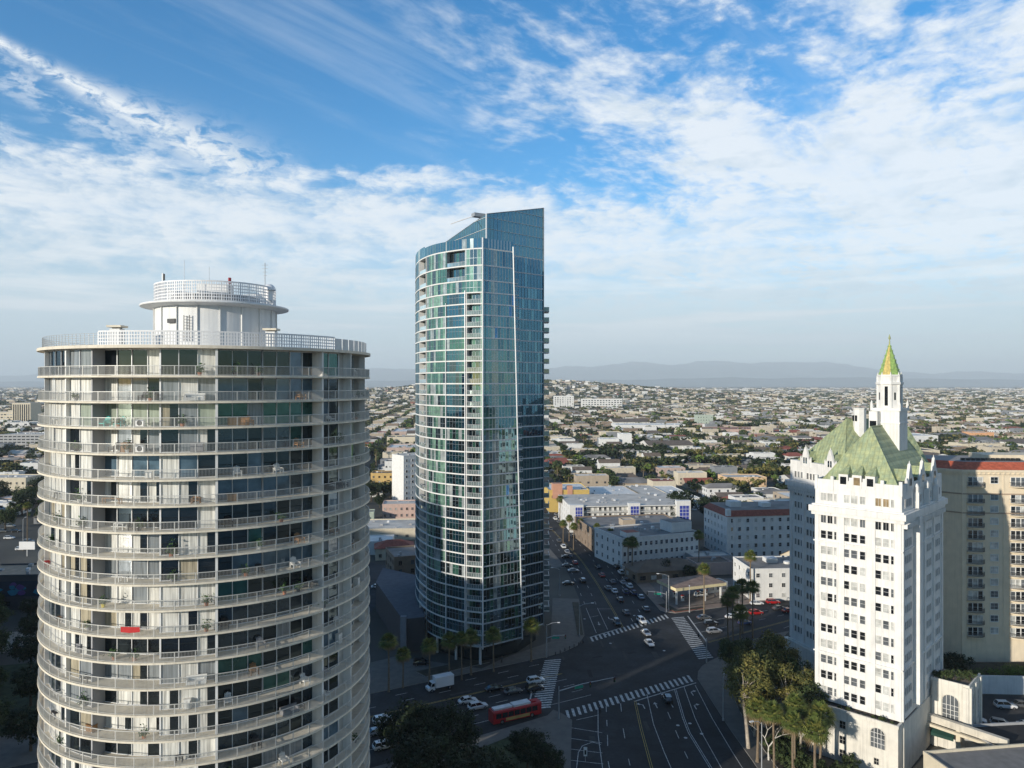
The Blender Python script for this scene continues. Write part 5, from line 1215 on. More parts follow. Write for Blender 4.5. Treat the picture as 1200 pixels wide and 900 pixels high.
b = MB((112, 283), math.radians(15)); b.face([(-.6, -.6, 5.8), (14.6, -.6, 5.8), (14.6, 7, 9.6), (-.6, 7, 9.6)], roof_pale); b.face([(14.6, 14.6, 5.8), (-.6, 14.6, 5.8), (-.6, 7, 9.6), (14.6, 7, 9.6)], roof_pale); b.face([(0, 0, 6), (0, 14, 6), (0, 7, 9.5)], st_cream); b.build('gabled_roof', t)
# gas station
def gas_station():
    O_ = (55.4, 248.2); A_ = math.radians(21); t = thing('gas_station_canopy', 'gas station canopy with a cream edge on white posts', 'canopy', (*O_, 0)); cream = M('canopy_cream', (.75, .64, .38), .6); whp = white_paint
    b = MB(O_, A_); b.box(0, 20.5, 0, 12, 4.9, 5.9, cream, top=M('canopy_roof', (.30, .20, .15), .9, var=.3, scale=.6)); b.build('canopy_roof', t)
    for x in (1.0, 12.5, 19):
        for y in (1.2, 10.5): b = MB(O_, A_); b.box(x - .25, x + .25, y - .25, y + .25, .1, 4.9, whp); b.build('post', t)
    for x, y in ((5, 3.5), (5, 8.5), (13, 6), (16.5, 6)):
        c = (O_[0] + math.cos(A_) * x - math.sin(A_) * y, O_[1] + math.sin(A_) * x + math.cos(A_) * y)
        p = thing('fuel_pump', 'red and white fuel pump under the gas station canopy', 'fuel pump', (*c, .1), 'fuel pumps of the gas station'); b = MB(c, A_, .1); b.box(-.9, .9, -.4, .4, 0, .15, kerbm); b.box(-.5, .5, -.25, .25, .15, 1.9, whp); b.build('pump_body', p)
        b = MB(c, A_, .1); b.box(-.35, .35, -.27, -.252, 1.1, 1.6, w_dark); b.build('display', p); b = MB(c, A_, .1); b.box(-.52, .52, -.28, .28, 1.9, 2.2, M('pump_red', (.5, .03, .02), .5)); b.build('pump_cap', p)
    bld('kiosk', 'small white kiosk behind the fuel pumps', 'kiosk', (70.5, 262.8), A_, 8, 5, 3.4, st_white, roof_grey, 1, 3, 1, win=(1.5, 1.3), base=1.7, extra=False, parapet=.2)
    b = MB(O_, A_)
    for x0, x1, y0, y1 in ((-4.5, 7, -6.2, -4.4), (-5, -2.4, -4.4, 3)): b.box(x0, x1, y0, y1, .1, .34, M('planter_brick', (.25, .09, .06), .9), top=soil)
    tag(b.build('brick_planter'), 'low red brick planter at the corner of the gas station', 'planter')
gas_station()
# between the two towers
t = bld('brick_building', 'dark brown four-storey building between the two big towers', 'building', (-42.0, 262), math.radians(20), 22, 17, 12.8, st_brown, roof_grey, 4, 5, 4, win=(1.2, 1.6), base=1.8)
t = bld('house', 'low house with a red hipped roof between the two big towers', 'house', (-58, 312), math.radians(10), 16, 11, 5, st_cream, roof_red, 1, 4, 2, parapet=0, extra=False)
b = MB((-58, 312), math.radians(10)); a = [(-.6, -.6, 5), (16.6, -.6, 5), (16.6, 11.6, 5), (-.6, 11.6, 5)]; r0, r1 = (5, 5.5, 7.6), (11, 5.5, 7.6)
for f_ in ((a[0], a[1], r1, r0), (a[1], a[2], r1), (a[2], a[3], r0, r1), (a[3], a[0], r0)): b.face(list(f_), roof_red)
b.build('hipped_roof', t)
bld('market_hall', 'wide low building with a tan flat roof between the two big towers', 'building', (-78, 352), math.radians(4), 40, 26, 5, st_cream, roof_pale, 1, 8, 0, win=(1.5, 1.2))
bld('storage_building', 'low white building with a pale roof in front of the tan flat roof', 'building', (-66, 322), math.radians(4), 13, 14, 5.5, st_white, roof_white, 1, 3, 0)
bld('apartment_building', 'pinkish white two-storey house with an uneven roofline between the big towers', 'building', (-72, 408), math.radians(6), 21, 14, 7.8, st_pink, roof_pale, 2, 7, 0, win=(1.1, 1.4))
bld('house', 'small pale green house left of the pinkish white one', 'house', (-84, 398), math.radians(6), 9, 8, 5.2, st_green, roof_grey, 1, 2, 0)
t = bld('midrise_block', 'white mid-rise block with one blank bright side between the big towers', 'apartment block', (-68, 461), math.radians(38), 26, 15, 29.5, st_white, roof_pale, 8, 6, 0, win=(1.7, 1.5), base=3, step=3.4)
bld('apartment_building', 'yellow three-storey building at the edge of the round tower', 'building', (-100, 520), math.radians(3), 16, 14, 11.5, M('stucco_ochre', (.62, .42, .16), .85), roof_brown, 3, 4, 0)
bld('apartment_building', 'cream building with arched front above the yellow one', 'building', (-104, 600), math.radians(3), 17, 14, 11.5, st_white, roof_brown, 2, 6, 0)
# far left strip
t = bld('mural_building', 'long dark building with a blue painted mural below a tan roof', 'building', (-214, 240), math.radians(4), 84, 16, 11.3, M('dark_plaster', (.06, .065, .075), .9), M('roof_tan', (.42, .30, .2), .9, var=.2), 1, 10, 0, base=2.2, win=(3.5, 1.6))
mA, mB_ = M('mural_blue', (.02, .22, .33), .8), M('mural_violet', (.12, .06, .22), .8)
mm = MB((-214, 240), math.radians(4)); rr = random.Random(2)
mm.box(22, 62, -.03, -.002, 4.6, 9.6, M('mural_ground', (.02, .035, .06), .85))
for i in range(26):
    x, z, r = rr.uniform(25, 60), rr.uniform(5.2, 8.8), rr.uniform(.5, 1.7); n = 7; pts = [(x + r * math.cos(a) * rr.uniform(.7, 1.2), -.034 - .0015 * i, z + r * .7 * math.sin(a) * rr.uniform(.7, 1.2)) for a in np.linspace(0, 6.28, n + 1)[:-1]]; mm.face(pts, mA if i % 3 else mB_)
mm.build('mural', t)
bld('office_building', 'beige three-storey office building at the left edge behind trees', 'office building', (-400, 504), math.radians(2), 65, 20, 10, st_cream, roof_pale, 2, 16, 0)
bld('parking_structure', 'grey multi-level car park at the left edge', 'car park', (-585, 838), math.radians(1), 60, 40, 17, st_grey, roof_pale, 5, 12, 0, win=(3.6, 1.2), pane=w_dark)
t = bld('office_building', 'tan office building with a tall ribbed block at the left edge, far off', 'office building', (-990, 1370), 0, 95, 30, 22, st_cream, roof_pale, 4, 16, 0, win=(4, 2))
b = MB((-990, 1370), 0); b.box(62, 96, -6, 25, 0, 40, st_cream, top=roof_pale); [b.box(64 + 4 * i, 66 + 4 * i, -6.2, -6.01, 3, 37, w_dark) for i in range(8)]; b.build('tall_block', t)
# bigger buildings out in the district
bld('civic_building', 'white block with a taller right part beyond the dark street trees', 'building', (101, 836), 0, 21, 22, 12, st_white, roof_white, 2, 5, 2); bld('civic_building', 'tall white cubic block beside the dark street trees', 'building', (123, 840), 0, 14, 18, 17.5, st_white, roof_white, 1, 2, 1)
bld('school_building', 'peach two-storey building with small arched windows near the bright white apartments', 'building', (152, 520), math.radians(4), 29, 18, 8.5, M('stucco_peach', (.72, .5, .3), .85), roof_pale, 1, 10, 2, base=4.5, win=(.9, 2.2))
bld('theatre_building', 'broad low hall with a rust-coloured roof in the middle distance', 'hall', (300, 1080), math.radians(3), 85, 60, 8, st_pink, M('roof_rust', (.33, .15, .1), .9), 0)
bld('medical_building', 'pale green cubic building far beyond the halls', 'building', (325, 1290), 0, 28, 20, 20, st_green, roof_pale, 4, 6, 2)
bld('store_building', 'very long white store with a flat roof in the middle distance', 'store', (165, 1160), math.radians(2), 110, 50, 10, st_white, roof_white, 1, 14, 0); bld('store_building', 'long white warehouse store at the right edge of the district', 'store', (430, 900), math.radians(3), 95, 50, 11, st_white, roof_white, 1, 12, 2)
bld('hospital_building', 'white tower block far off beside the glass tower', 'building', (128, 2230), 0, 60, 40, 38, st_white, roof_white, 6, 8, 0, win=(4, 3)); bld('hospital_building', 'wide white block far off right of the white tower block', 'building', (210, 2200), 0, 120, 40, 30, st_white, roof_grey, 5, 14, 0, win=(5, 3))
bld('orange_building', 'orange-pink building behind the chateau tower spire', 'building', (600, 960), 0, 30, 20, 11, M('stucco_apricot', (.7, .38, .2), .85), roof_pale, 2, 6, 0)
# towers outside the frame whose shadows lie over the junction
def outside_tower(label, q0, q1, s_, h, dep, wall):
    n = (.7071, -.7071); c = ((s_ + q1) * .7071, (s_ - q1) * .7071); W = q0 - q1          # local x runs along n
    t = thing('apartment_tower', label, 'tower', (*c, 0)); a = math.radians(-45); b = MB(c, a); b.box(0, W, 0, dep, .01, h, wall, top=roof_pale); b.build('wall', t)
    for z in np.arange(4, h - 2, 3.2):
        b = MB(c, a); b.box(1, W - 1, -.9, -.001, z - .2, z, cream_conc); b.box(1, W - 1, -.92, -.86, z, z + 1, rail_metal); b.box(1, W - 1, dep + .001, dep + .9, z - .2, z, cream_conc); b.box(1.2, W - 1.2, dep + .001, dep + .02, z + .2, z + 2.3, w_dark); b.box(1.2, W - 1.2, -.02, -.001, z + .2, z + 2.3, w_dark); b.build('balcony', t)
outside_tower('cream slab tower outside the frame to the left of the round tower', -119, -140.5, -53, 50, 18, st_cream)
outside_tower('tan slab tower outside the frame between a cream and a white one', -141, -160, -53, 61, 18, st_tan)
outside_tower('tall white slab tower outside the frame, west of the boulevard', -160.5, -216, -53, 80, 18, st_white)
outside_tower('grey slab tower farthest outside the frame to the left', -216.5, -312, -53, 60, 18, st_grey)
# bottom right: walls, roofs, pergola
b = MB((107.5, 178.2), math.radians(-3)); b.box(0, 60, 0, .4, 0, 4.4, st_white); tag(b.build('boundary_wall'), 'long white wall along the back of the car park', 'wall')
t = bld('low_building', 'dark flat-roofed building with a pale raised rim beside the car park', 'building', (92.5, 138.5), math.radians(6), 17, 11, 5.2, st_grey, M('roof_black', (.03, .03, .032), .9), 0, extra=False, parapet=.5)
t = bld('low_building', 'pale-roofed building cut by the bottom right corner of the view', 'building', (78.5, 121), math.radians(8), 60, 15.5, 6.4, st_cream, M('roof_bright', (.22, .21, .2), .9, var=.15), 0, extra=False, parapet=.5)
b = MB((84.0, 153.5), math.radians(-52)); b.box(0, 17, 0, 1.0, 5.6, 7.0, M('wall_cream', (.6, .55, .46), .85, stain=.2)); b.box(0, 17, -.9, -.2, 5.0, 5.5, st_cream); b.box(0, .8, 0, .8, 0, 5.6, st_cream); b.box(16, 17, 0, 1, 0, 5.6, st_cream); b.box(8, 8.8, 0, .8, 0, 5.6, st_cream); tag(b.build('entrance_arcade'), 'long slanting cream beam on posts at the foot of the chateau tower', 'arcade')
# ---------------------------------------------------------------- vehicles
tyre = M('tyre', (.015, .015, .016), .9); rimm = M('wheel_rim', (.4, .4, .42), .35, .8); cglass = GLASS('car_glass', (.006, .007, .009), (.8, .9, 1), .06)
lampm = M('headlamp', (.8, .8, .78), .2); tailm = M('tail_lamp', (.35, .02, .02), .3)
PAINT = {'white': M('paint_white', (.78, .78, .77), .3, coat=.6, var=.02), 'silver': M('paint_silver', (.42, .43, .45), .3, .5, coat=.5, var=.02), 'grey': M('paint_grey', (.13, .135, .14), .3, .3, coat=.6, var=.02),
         'black': M('paint_black', (.014, .014, .016), .25, coat=.8, var=.02), 'red': M('paint_red', (.42, .015, .015), .3, coat=.7, var=.02), 'blue': M('paint_blue', (.02, .045, .14), .3, coat=.7, var=.02)}
def car_body(mat, kind):
    L_ = 4.55 if kind == 'saloon' else 4.6; hb = .92
    if kind == 'saloon': prof = [(-2.25, .42, .72, .80), (-2.1, .30, .86, .86), (-1.2, .26, .95, .90), (0, .26, .93, .92), (1.0, .26, .88, .91), (1.75, .28, .80, .88), (2.15, .32, .66, .80), (2.28, .42, .56, .68)]; cab = [(-1.75, .92), (-1.05, 1.40), (.25, 1.44), (1.1, .90)]
    else: prof = [(-2.3, .45, .95, .82), (-2.2, .32, 1.02, .88), (-1.2, .28, 1.04, .93), (0, .28, 1.03, .94), (1.0, .28, 1.0, .93), (1.8, .30, .94, .90), (2.2, .36, .82, .82), (2.3, .46, .7, .74)]; cab = [(-2.2, 1.02), (-1.85, 1.64), (.2, 1.70), (1.15, 1.0)]
    b = MB(); rings = []
    for x, z0, z1, hw in prof:
        rings.append([b.p(x, y, z) for y, z in ((-hw * .9, z0), (-hw, (z0 + z1) / 2 - .05), (-hw * .97, z1 - .1), (-hw * .84, z1), (hw * .84, z1), (hw * .97, z1 - .1), (hw, (z0 + z1) / 2 - .05), (hw * .9, z0))])
    for a, c in zip(rings, rings[1:]):
        for i in range(8): j = (i + 1) % 8; b.fi([a[i], a[j], c[j], c[i]], mat)
    b.fi(rings[0][::-1], mat); b.fi(rings[-1], mat)
    # roof panel
    (x0, z0), (x1, z1), (x2, z2), (x3, z3) = cab; w_ = .66
    b.box(x1, x2, -w_, w_, z1 - .02, z1 + .035, mat)
    for s_ in (-1, 1):  # pillars
        for (xa, za, ya), (xb, zb, yb) in (((x0, z0, .78), (x1, z1, w_)), ((x2, z2, w_), (x3, z3, .78)), ((lerp(x0, x3, .48), .93, .84), (lerp(x1, x2, .45), z1, w_ + .02))): b.tube([(xa, ya * s_, za), (xb, yb * s_, zb)], .045, mat, 4)
    b.box(1.0, 1.25, -1.06, -.92, .95, 1.08, mat); b.box(1.0, 1.25, .92, 1.06, .95, 1.08, mat)
    g = MB(); lo = [g.p(x0 + .03, -.79, z0 - .03), g.p(x3 - .03, -.79, z3 - .03), g.p(x3 - .03, .79, z3 - .03), g.p(x0 + .03, .79, z0 - .03)]; hi = [g.p(x1, -w_ + .01, z1 - .01), g.p(x2, -w_ + .01, z2 - .03), g.p(x2, w_ - .01, z2 - .03), g.p(x1, w_ - .01, z1 - .01)]
    for i in range(4): j = (i + 1) % 4; g.fi([lo[i], lo[j], hi[j], hi[i]], cglass)
    g.fi(hi, cglass); return b, g
CARS = {}
def wheel_mb():
    b = MB(); b.tube([(0, -.11, 0), (0, .11, 0)], .33, tyre, 14); return b
wm = wheel_mb().build('wheel'); wheel_me = wm.data; bpy.data.objects.remove(wm)
rb = MB(); rb.tube([(0, -.13, 0), (0, .13, 0)], .2, rimm, 10); ro = rb.build('rim'); rim_me = ro.data; bpy.data.objects.remove(ro)
lb = MB(); lb.box(-.04, .04, -.16, .16, -.06, .06, lampm); lo_ = lb.build('headlight'); lamp_me = lo_.data; bpy.data.objects.remove(lo_)
lb = MB(); lb.box(-.04, .04, -.16, .16, -.07, .07, tailm); lo_ = lb.build('tail_light'); tail_me = lo_.data; bpy.data.objects.remove(lo_)
def car_parts(col, kind):
    if (col, kind) not in CARS:
        b, g = car_body(PAINT[col], kind); o1, o2 = b.build('body', smooth=False), g.build('windows'); CARS[(col, kind)] = (o1.data, o2.data); bpy.data.objects.remove(o1); bpy.data.objects.remove(o2)
    return CARS[(col, kind)]
def car(x, y, ang, col, label, kind='saloon', group=None, z=None, full=True):
    me, gm = car_parts(col, kind); t = thing('parked_car' if group and 'parked' in group else 'car', label, 'car', (x, y, RD + .01 if z is None else z), group); t.rotation_euler = (0, 0, ang)
    link_part(me, 'body', t); link_part(gm, 'windows', t)
    for wx in (-1.42, 1.42):
        for wy in (-.82, .82):
            w_ = link_part(wheel_me, 'wheel', t, (wx, wy, .33)); link_part(rim_me, 'rim', w_)
    if full:
        for s_ in (-.55, .55): link_part(lamp_me, 'headlight', t, (2.2, s_, .6 if kind == 'saloon' else .74)); link_part(tail_me, 'tail_light', t, (-2.22, s_, .68 if kind == 'saloon' else .82))
    return t
rad = math.radians
OW = 29; OE = 30; AV = 95
def gcar(px, py, deg, col, label, kind='saloon', group=None): x, y = G(px, py, .7); car(x, y, rad(deg), col, label, kind, group)
gcar(752, 727, -75, 'white', 'white four-by-four crossing the north crosswalk', 'suv'); gcar(757, 741, -78, 'silver', 'silver car just behind the white car in the middle of the junction'); gcar(761, 753, -80, 'white', 'white car alone in the middle of the junction')
gcar(720, 692, 95, 'white', 'white car driving up the avenue in the shade'); gcar(723, 729, -85, 'black', 'black car waiting just before the north crosswalk', 'suv'); gcar(734, 717, 95, 'grey', 'dark grey car leaving the junction up the avenue')
gcar(727, 702, 95, 'black', 'black car between the white car and the dark grey car on the avenue'); gcar(751, 699, 95, 'silver', 'silver car in the right lane of the avenue'); gcar(757, 713, 95, 'grey', 'grey car in the right lane near the corner signal')
gcar(733, 693, 95, 'blue', 'dark blue car beside the white car on the avenue', 'suv'); gcar(718, 681, 95, 'grey', 'grey car in the queue above the white car'); gcar(730, 682, 95, 'silver', 'silver car in the queue beyond the dark blue car')
gcar(782, 818, 92, 'black', 'black car stopped at the near crosswalk', 'suv')
# boulevard east
gcar(825, 723, 12, 'grey', 'grey car waiting near the gas station kerb'); gcar(833, 730, 12, 'black', 'black car in the middle lane east of the crosswalk', 'suv'); gcar(837, 739, 14, 'silver', 'silver car nearest the east crosswalk', 'suv')
gcar(858, 722, 12, 'white', 'white car, nearer of the two white cars below the apartments'); gcar(868, 716.5, 12, 'white', 'white four-by-four just behind another white car', 'suv'); gcar(886, 717.5, 12, 'red', 'red pickup-like car on the boulevard by the palms', 'suv'); gcar(873, 729, 14, 'blue', 'dark blue car below the red one')
gcar(913, 712, 14, 'grey', 'grey car right of the red car on the boulevard'); gcar(924, 715, 14, 'red', 'small red car close to the chateau tower'); 
car(89, 250.5, rad(2), 'red', 'red car parked in front of the bright white apartments', 'suv', z=.14); car(83, 249.2, rad(2), 'white', 'white car parked at the palm beside the apartments', z=.14)
car(66.5, 259.0, rad(20), 'white', 'white pickup-like car standing under the gas station canopy', 'suv', z=.11)
# boulevard west
gcar(548, 820, 24, 'white', 'white car left of the red bus, farther lane'); gcar(560, 827, 25, 'white', 'white car left of the red bus, nearer lane', 'suv'); gcar(628, 797, 22, 'white', 'white four-by-four first in line at the west crosswalk', 'suv'); gcar(627, 806, 22, 'black', 'black car beside the white four-by-four at the west crosswalk', 'suv')
gcar(601, 809, 24, 'grey', 'dark grey car behind the one at the west crosswalk'); gcar(579, 806, 24, 'black', 'black car above the red bus')
gcar(449, 843, 28, 'white', 'white car beside the round tower, top of three', 'suv'); gcar(441, 857, 28, 'silver', 'silver car beside the round tower, middle of three'); gcar(450, 873, 28, 'white', 'white car beside the round tower, lowest of three', 'suv')
gcar(500, 841, 26, 'white', 'white car half hidden by the dark tree'); gcar(494, 776, 10, 'black', 'black car in the driveway behind the short palms', 'suv')
# side street and lots
for i, (x, y, c_) in enumerate([(-49.5, 270, 'white'), (-52, 252, 'grey'), (-51, 243, 'black'), (-50.5, 234, 'grey'), (-56, 262, 'silver'), (-57.5, 240, 'black')]): car(x, y, rad(12), c_, {'white': 'white car parked in the shaded side street', 'grey': 'grey car parked in the shaded side street', 'black': 'black car parked in the shaded side street', 'silver': 'silver car parked in the shaded side street'}[c_], group='cars parked in the shaded side street', z=.04)
for x, y, a, c_, lab, k_ in [(114.2, 170.0, -8, 'white', 'white car in front of the white boundary wall', 'suv'), (118.4, 170.5, -8, 'grey', 'grey car at the right edge by the boundary wall', 'saloon'), (102.8, 163.2, -28, 'white', 'white saloon at the lit corner of the car park', 'saloon'), (107.2, 160.6, -28, 'silver', 'silver car beside the white saloon in the car park', 'suv'), (112.5, 160.0, -28, 'white', 'white car at the right edge of the car park', 'saloon'), (111.0, 154.6, -28, 'grey', 'grey car lower right in the car park', 'suv'), (107.5, 153.0, -28, 'black', 'black car lowest in the car park', 'saloon')]: car(x, y, rad(a), c_, lab, k_, z=.04)
# parked rows along the avenue
rr = random.Random(9)
for i in range(17):
    y = 262 + 9.5 * i + rr.uniform(-1, 1); x = lerp(43.2, 34.0, smooth(285, 375, y)) if y < 375 else 34 - (y - 375) * .12
    c_ = rr.choice(['white', 'black', 'grey', 'silver', 'grey', 'blue', 'red', 'black']); car(x, y, rad(AV + 2), c_, c_ + ' car parked in the row along the right kerb of the avenue', rr.choice(['saloon', 'suv']), 'cars parked along the right side of the avenue', full=False)
for i in range(16):
    y = 268 + 10 * i + rr.uniform(-2, 2); x = 31.8 - max(0, y - 300) * .09 + rr.choice([3.2, 6.4, -5.0]) - max(0, y - 380) * .06
    c_ = rr.choice(['white', 'black', 'grey', 'silver', 'grey', 'red', 'black']); car(x, y, rad(AV + 3), c_, c_ + ' car in the shaded traffic far up the avenue', rr.choice(['saloon', 'suv']), 'cars in the traffic far up the avenue', full=False)
for px, py, c_ in ((664, 652, 'black'), (665, 662, 'grey'), (666, 683, 'black'), (672, 668, 'silver')): x, y = G(px, py, .7); car(x, y, rad(5), c_, c_ + ' car parked in the little lot left of the avenue', 'saloon', 'cars parked in the lot left of the avenue', full=False)
for i, (px, py, c_) in enumerate(((12, 616, 'silver'), (11, 630, 'white'), (25, 643, 'white'), (34, 634, 'grey'), (4, 622, 'grey'), (18, 622, 'black'))): x, y = G(px, py, .7); car(x, y, rad(10), c_, c_ + ' car in the shaded car park at the left edge', 'suv', 'cars in the left edge car park', full=False)
# delivery truck
def truck():
    x, y = G(516, 803, 1.0); t = thing('box_truck', 'white box truck driving left along the boulevard', 'truck', (0, 0, 0)); wp = PAINT['white']
    b = MB(); b.box(-3.2, 1.6, -1.1, 1.1, .9, 3.3, M('cargo_white', (.8, .8, .8), .5, var=.04)); b.box(-3.25, 1.65, -1.13, 1.13, 3.3, 3.36, white_metal); b.build('cargo_box', t)
    b = MB(); pr = [(1.75, .5), (3.5, .5), (3.55, 1.15), (2.95, 1.35), (2.5, 2.25), (1.75, 2.35)]
    lo, hi = [b.p(q[0], -.98, q[1]) for q in pr], [b.p(q[0], .98, q[1]) for q in pr]
    for i in range(6): j = (i + 1) % 6; b.fi([lo[i], lo[j], hi[j], hi[i]], wp)
    b.fi(lo[::-1], wp); b.fi(hi, wp); b.build('cab', t)
    b = MB(); b.face([(2.98, -.85, 1.38), (2.98, .85, 1.38), (2.57, .82, 2.2), (2.57, -.82, 2.2)], cglass); [b.face([(1.9, s_ * .99, 1.4), (2.85, s_ * .99, 1.4), (2.5, s_ * .99, 2.1), (1.9, s_ * .99, 2.15)], cglass) for s_ in (-1, 1)]; b.build('cab_windows', t)
    b = MB(); b.box(-3.2, 3.4, -.5, .5, .45, .9, dark_metal); b.build('chassis', t)
    for wx in (-2.1, 2.6):
        for wy in (-.92, .92): w_ = link_part(wheel_me, 'wheel', t, (wx, wy, .42)); w_.scale = (1.25, 1.25, 1.25); link_part(rim_me, 'rim', w_)
    for s_ in (-.7, .7): link_part(lamp_me, 'headlight', t, (3.55, s_, .85))
    t.location = (x, y, RD + .01); t.rotation_euler = (0, 0, rad(29 + 180))
truck()
def bus():
    t = thing('city_bus', 'red city bus with a white roof unit waiting on the boulevard', 'bus', (0, 0, 0)); rd = M('bus_red', (.45, .015, .02), .35, coat=.5, var=.03); wh = M('bus_white', (.7, .7, .7), .4)
    b = MB(); prof = [(-6.1, 1.2), (-6.0, 1.27), (5.8, 1.27), (6.05, 1.15)]
    for (xa, wa), (xb, wb) in zip(prof, prof[1:]):
        A = [b.p(xa, y, z) for y, z in ((-wa, .35), (-wa, 2.75), (-wa * .88, 3.0), (wa * .88, 3.0), (wa, 2.75), (wa, .35))]; B_ = [b.p(xb, y, z) for y, z in ((-wb, .35), (-wb, 2.75), (-wb * .88, 3.0), (wb * .88, 3.0), (wb, 2.75), (wb, .35))]
        for i in range(6): j = (i + 1) % 6; b.fi([A[i], A[j], B_[j], B_[i]], rd)
        if xa == -6.1: b.fi(A, rd)
    b.fi(B_[::-1], rd); b.build('body', t)
    b = MB(); b.box(-5.6, -1.2, -.75, .75, 3.0, 3.35, wh); b.box(-.9, 3.4, -.95, .95, 3.0, 3.42, wh); b.box(4, 5, -.5, .5, 3.0, 3.2, rd); b.build('roof_unit', t)
    for i in range(7):
        for s_ in (-1, 1): b = MB(); x = -5.4 + 1.5 * i; b.box(x, x + 1.35, s_ * 1.275 - .006, s_ * 1.275 + .006, 1.35, 2.45, cglass); b.build('side_window', t)
    b = MB(); b.face([(6.065, -1.0, 1.1), (6.065, 1.0, 1.1), (6.06, 1.0, 2.6), (6.06, -1.0, 2.6)], cglass); b.build('windscreen', t)
    b = MB(); b.box(-3, 3.0, -1.285, -1.272, .55, 1.2, M('bus_gold', (.5, .33, .12), .5)); b.build('side_advert', t)
    for wx in (-3.9, 3.6):
        for wy in (-1.14, 1.14): w_ = link_part(wheel_me, 'wheel', t, (wx, wy, .5)); w_.scale = (1.5, 1.5, 1.5); link_part(rim_me, 'rim', w_)
    for s_ in (-.85, .85): link_part(lamp_me, 'headlight', t, (6.06, s_, .75)); link_part(tail_me, 'tail_light', t, (-6.11, s_, .9))
    x, y = G(604, 834, 1.5); t.location = (x, y, RD + .01); t.rotation_euler = (0, 0, rad(27))
bus()
# ---------------------------------------------------------------- street lamps, signals
sgreen = M('sign_green', (.01, .30, .20), .6); galv = M('galvanised', (.45, .46, .47), .5, .4)
def lamp(x, y, ang, label, h=9.0, arm=3.2, z=.13):
    t = thing('street_lamp', label, 'street lamp', (0, 0, 0)); b = MB(); b.tube([(0, 0, 0), (0, 0, h)], [.14, .08], galv, 8); b.tube([(0, 0, 0), (0, 0, .5)], .24, galv, 8); b.build('pole', t)
    b = MB(); b.tube([(0, 0, h - .4), (arm * .35, 0, h + .25), (arm, 0, h + .55)], .06, galv, 6); b.build('arm', t)
    b = MB(); b.box(arm - .1, arm + .75, -.17, .17, h + .45, h + .62, white_metal); b.build('lamp_head', t); t.location = (x, y, z); t.rotation_euler = (0, 0, rad(ang)); return t
def signal(x, y, ang, arm, label, h=6.4, sign=True, extra_lamp=None):
    t = thing('traffic_signal', label, 'traffic signal', (0, 0, 0)); b = MB(); b.tube([(0, 0, 0), (0, 0, h + (3 if extra_lamp else .3))], [.17, .1], galv, 8); b.build('pole', t)
    b = MB(); b.tube([(0, 0, h - .7), (arm * .4, 0, h - .1), (arm, 0, h)], [.12, .09, .06], galv, 6); b.build('mast_arm', t)
    for x_ in ((arm, arm * .55) if arm > 6 else (arm,)):
        b = MB(); b.box(x_ - .18, x_ + .18, -.16, .16, h - 1.05, h + .1, dark_metal)
        o = b.build('signal_head', t)
        for i, c_ in enumerate(((.25, .02, .02), (.3, .16, .02), (.02, .2, .08))): m = M('lens_%d' % i, c_, .3); l = MB(); l.tube([(x_, -.16, h - .1 - .33 * i), (x_, -.22, h - .1 - .33 * i)], .11, m, 8); l.build('signal_lens', o)
    if sign: b = MB(); b.box(arm * .28, arm * .28 + 2.1, -.05, .05, h - .95, h - .4, sgreen); b.build('street_sign', t)
    if extra_lamp: b = MB(); b.tube([(0, 0, h + 2.8), (extra_lamp * .5, 0, h + 3.4), (extra_lamp, 0, h + 3.5)], .06, galv, 6); b.box(extra_lamp, extra_lamp + .7, -.17, .17, h + 3.4, h + 3.56, white_metal); b.build('lamp_arm', t)
    t.location = (x, y, .13); t.rotation_euler = (0, 0, rad(ang)); return t
x, y = G(679, 746); lamp(x, y, 5, 'street lamp on the plaza strip with its arm over the avenue', 9.2, 3.6)
x, y = G(656, 699); lamp(x, y, 185, 'tall lamp pole beside the plaza left of the avenue', 9.6, 2.4)
x, y = G(640.5, 771); signal(x, y, 5, 5.2, 'traffic signal with green street sign in front of the glass tower', 6.0, True, 3.0)
x, y = G(781, 718); signal(x, y, 172, 6.2, 'traffic signal with green street sign at the gas station corner', 6.6, True, 0)
x, y = G(781.5, 716); lamp(x + .7, y + .5, 176, 'tall street lamp beside the gas station corner signal', 11.5, 3.2)
x, y = G(655, 843); signal(x, y, 24, 14.5, 'traffic signal with a very long arm reaching over the near junction', 6.9, True, 0)
x, y = G(828, 777); signal(x, y, 100, 5.0, 'traffic signal pole at the far end of the east crosswalk', 6.2, False, 0)
x, y = G(847.5, 845); lamp(x, y, 60, 'pale street lamp on the corner pavement beside the trees', 9.6, 1.0)
x, y = G(808, 718); lamp(x, y, 80, 'thin pole in front of the gas station canopy', 8.0, .3)
x, y = G(866, 728); lamp(x, y, 250, 'thin lamp pole on the boulevard median by the palms', 8, .6)
x, y = G(686, 893); 
t = thing('bus_lane_sign', 'narrow white sign post at the bottom of the gore area', 'sign', (x, y, .0)); b = MB((x, y)); b.tube([(0, 0, 0), (0, 0, 2.6)], .05, galv, 6); b.build('post', t); b = MB((x, y)); b.box(-.35, .35, -.07, -.052, 1.2, 3.0, white_metal); b.box(-.2, .2, -.075, -.0701, 1.5, 2.4, dark_metal); b.build('sign_plate', t)
x, y = G(905, 912); lamp(x - 2, y, 200, 'double-headed white lamp in the palm garden', 10.5, 2.0)
x, y = G(21, 652, 0); 
t = thing('billboard', 'small white billboard beside the car park at the left edge', 'billboard', (x - 6, y, 0)); b = MB((x + 4, y)); b.box(-.15, .15, -.1, .1, 0, 4, galv); b.build('post', t); b = MB((x + 4, y)); b.box(-3.4, 3.4, -.15, .15, 3, 6.4, white_metal); b.build('board', t)
x, y = G(27, 645); lamp(x, y, 90, 'tall lamp pole at the left edge car park', 14, 1.5)
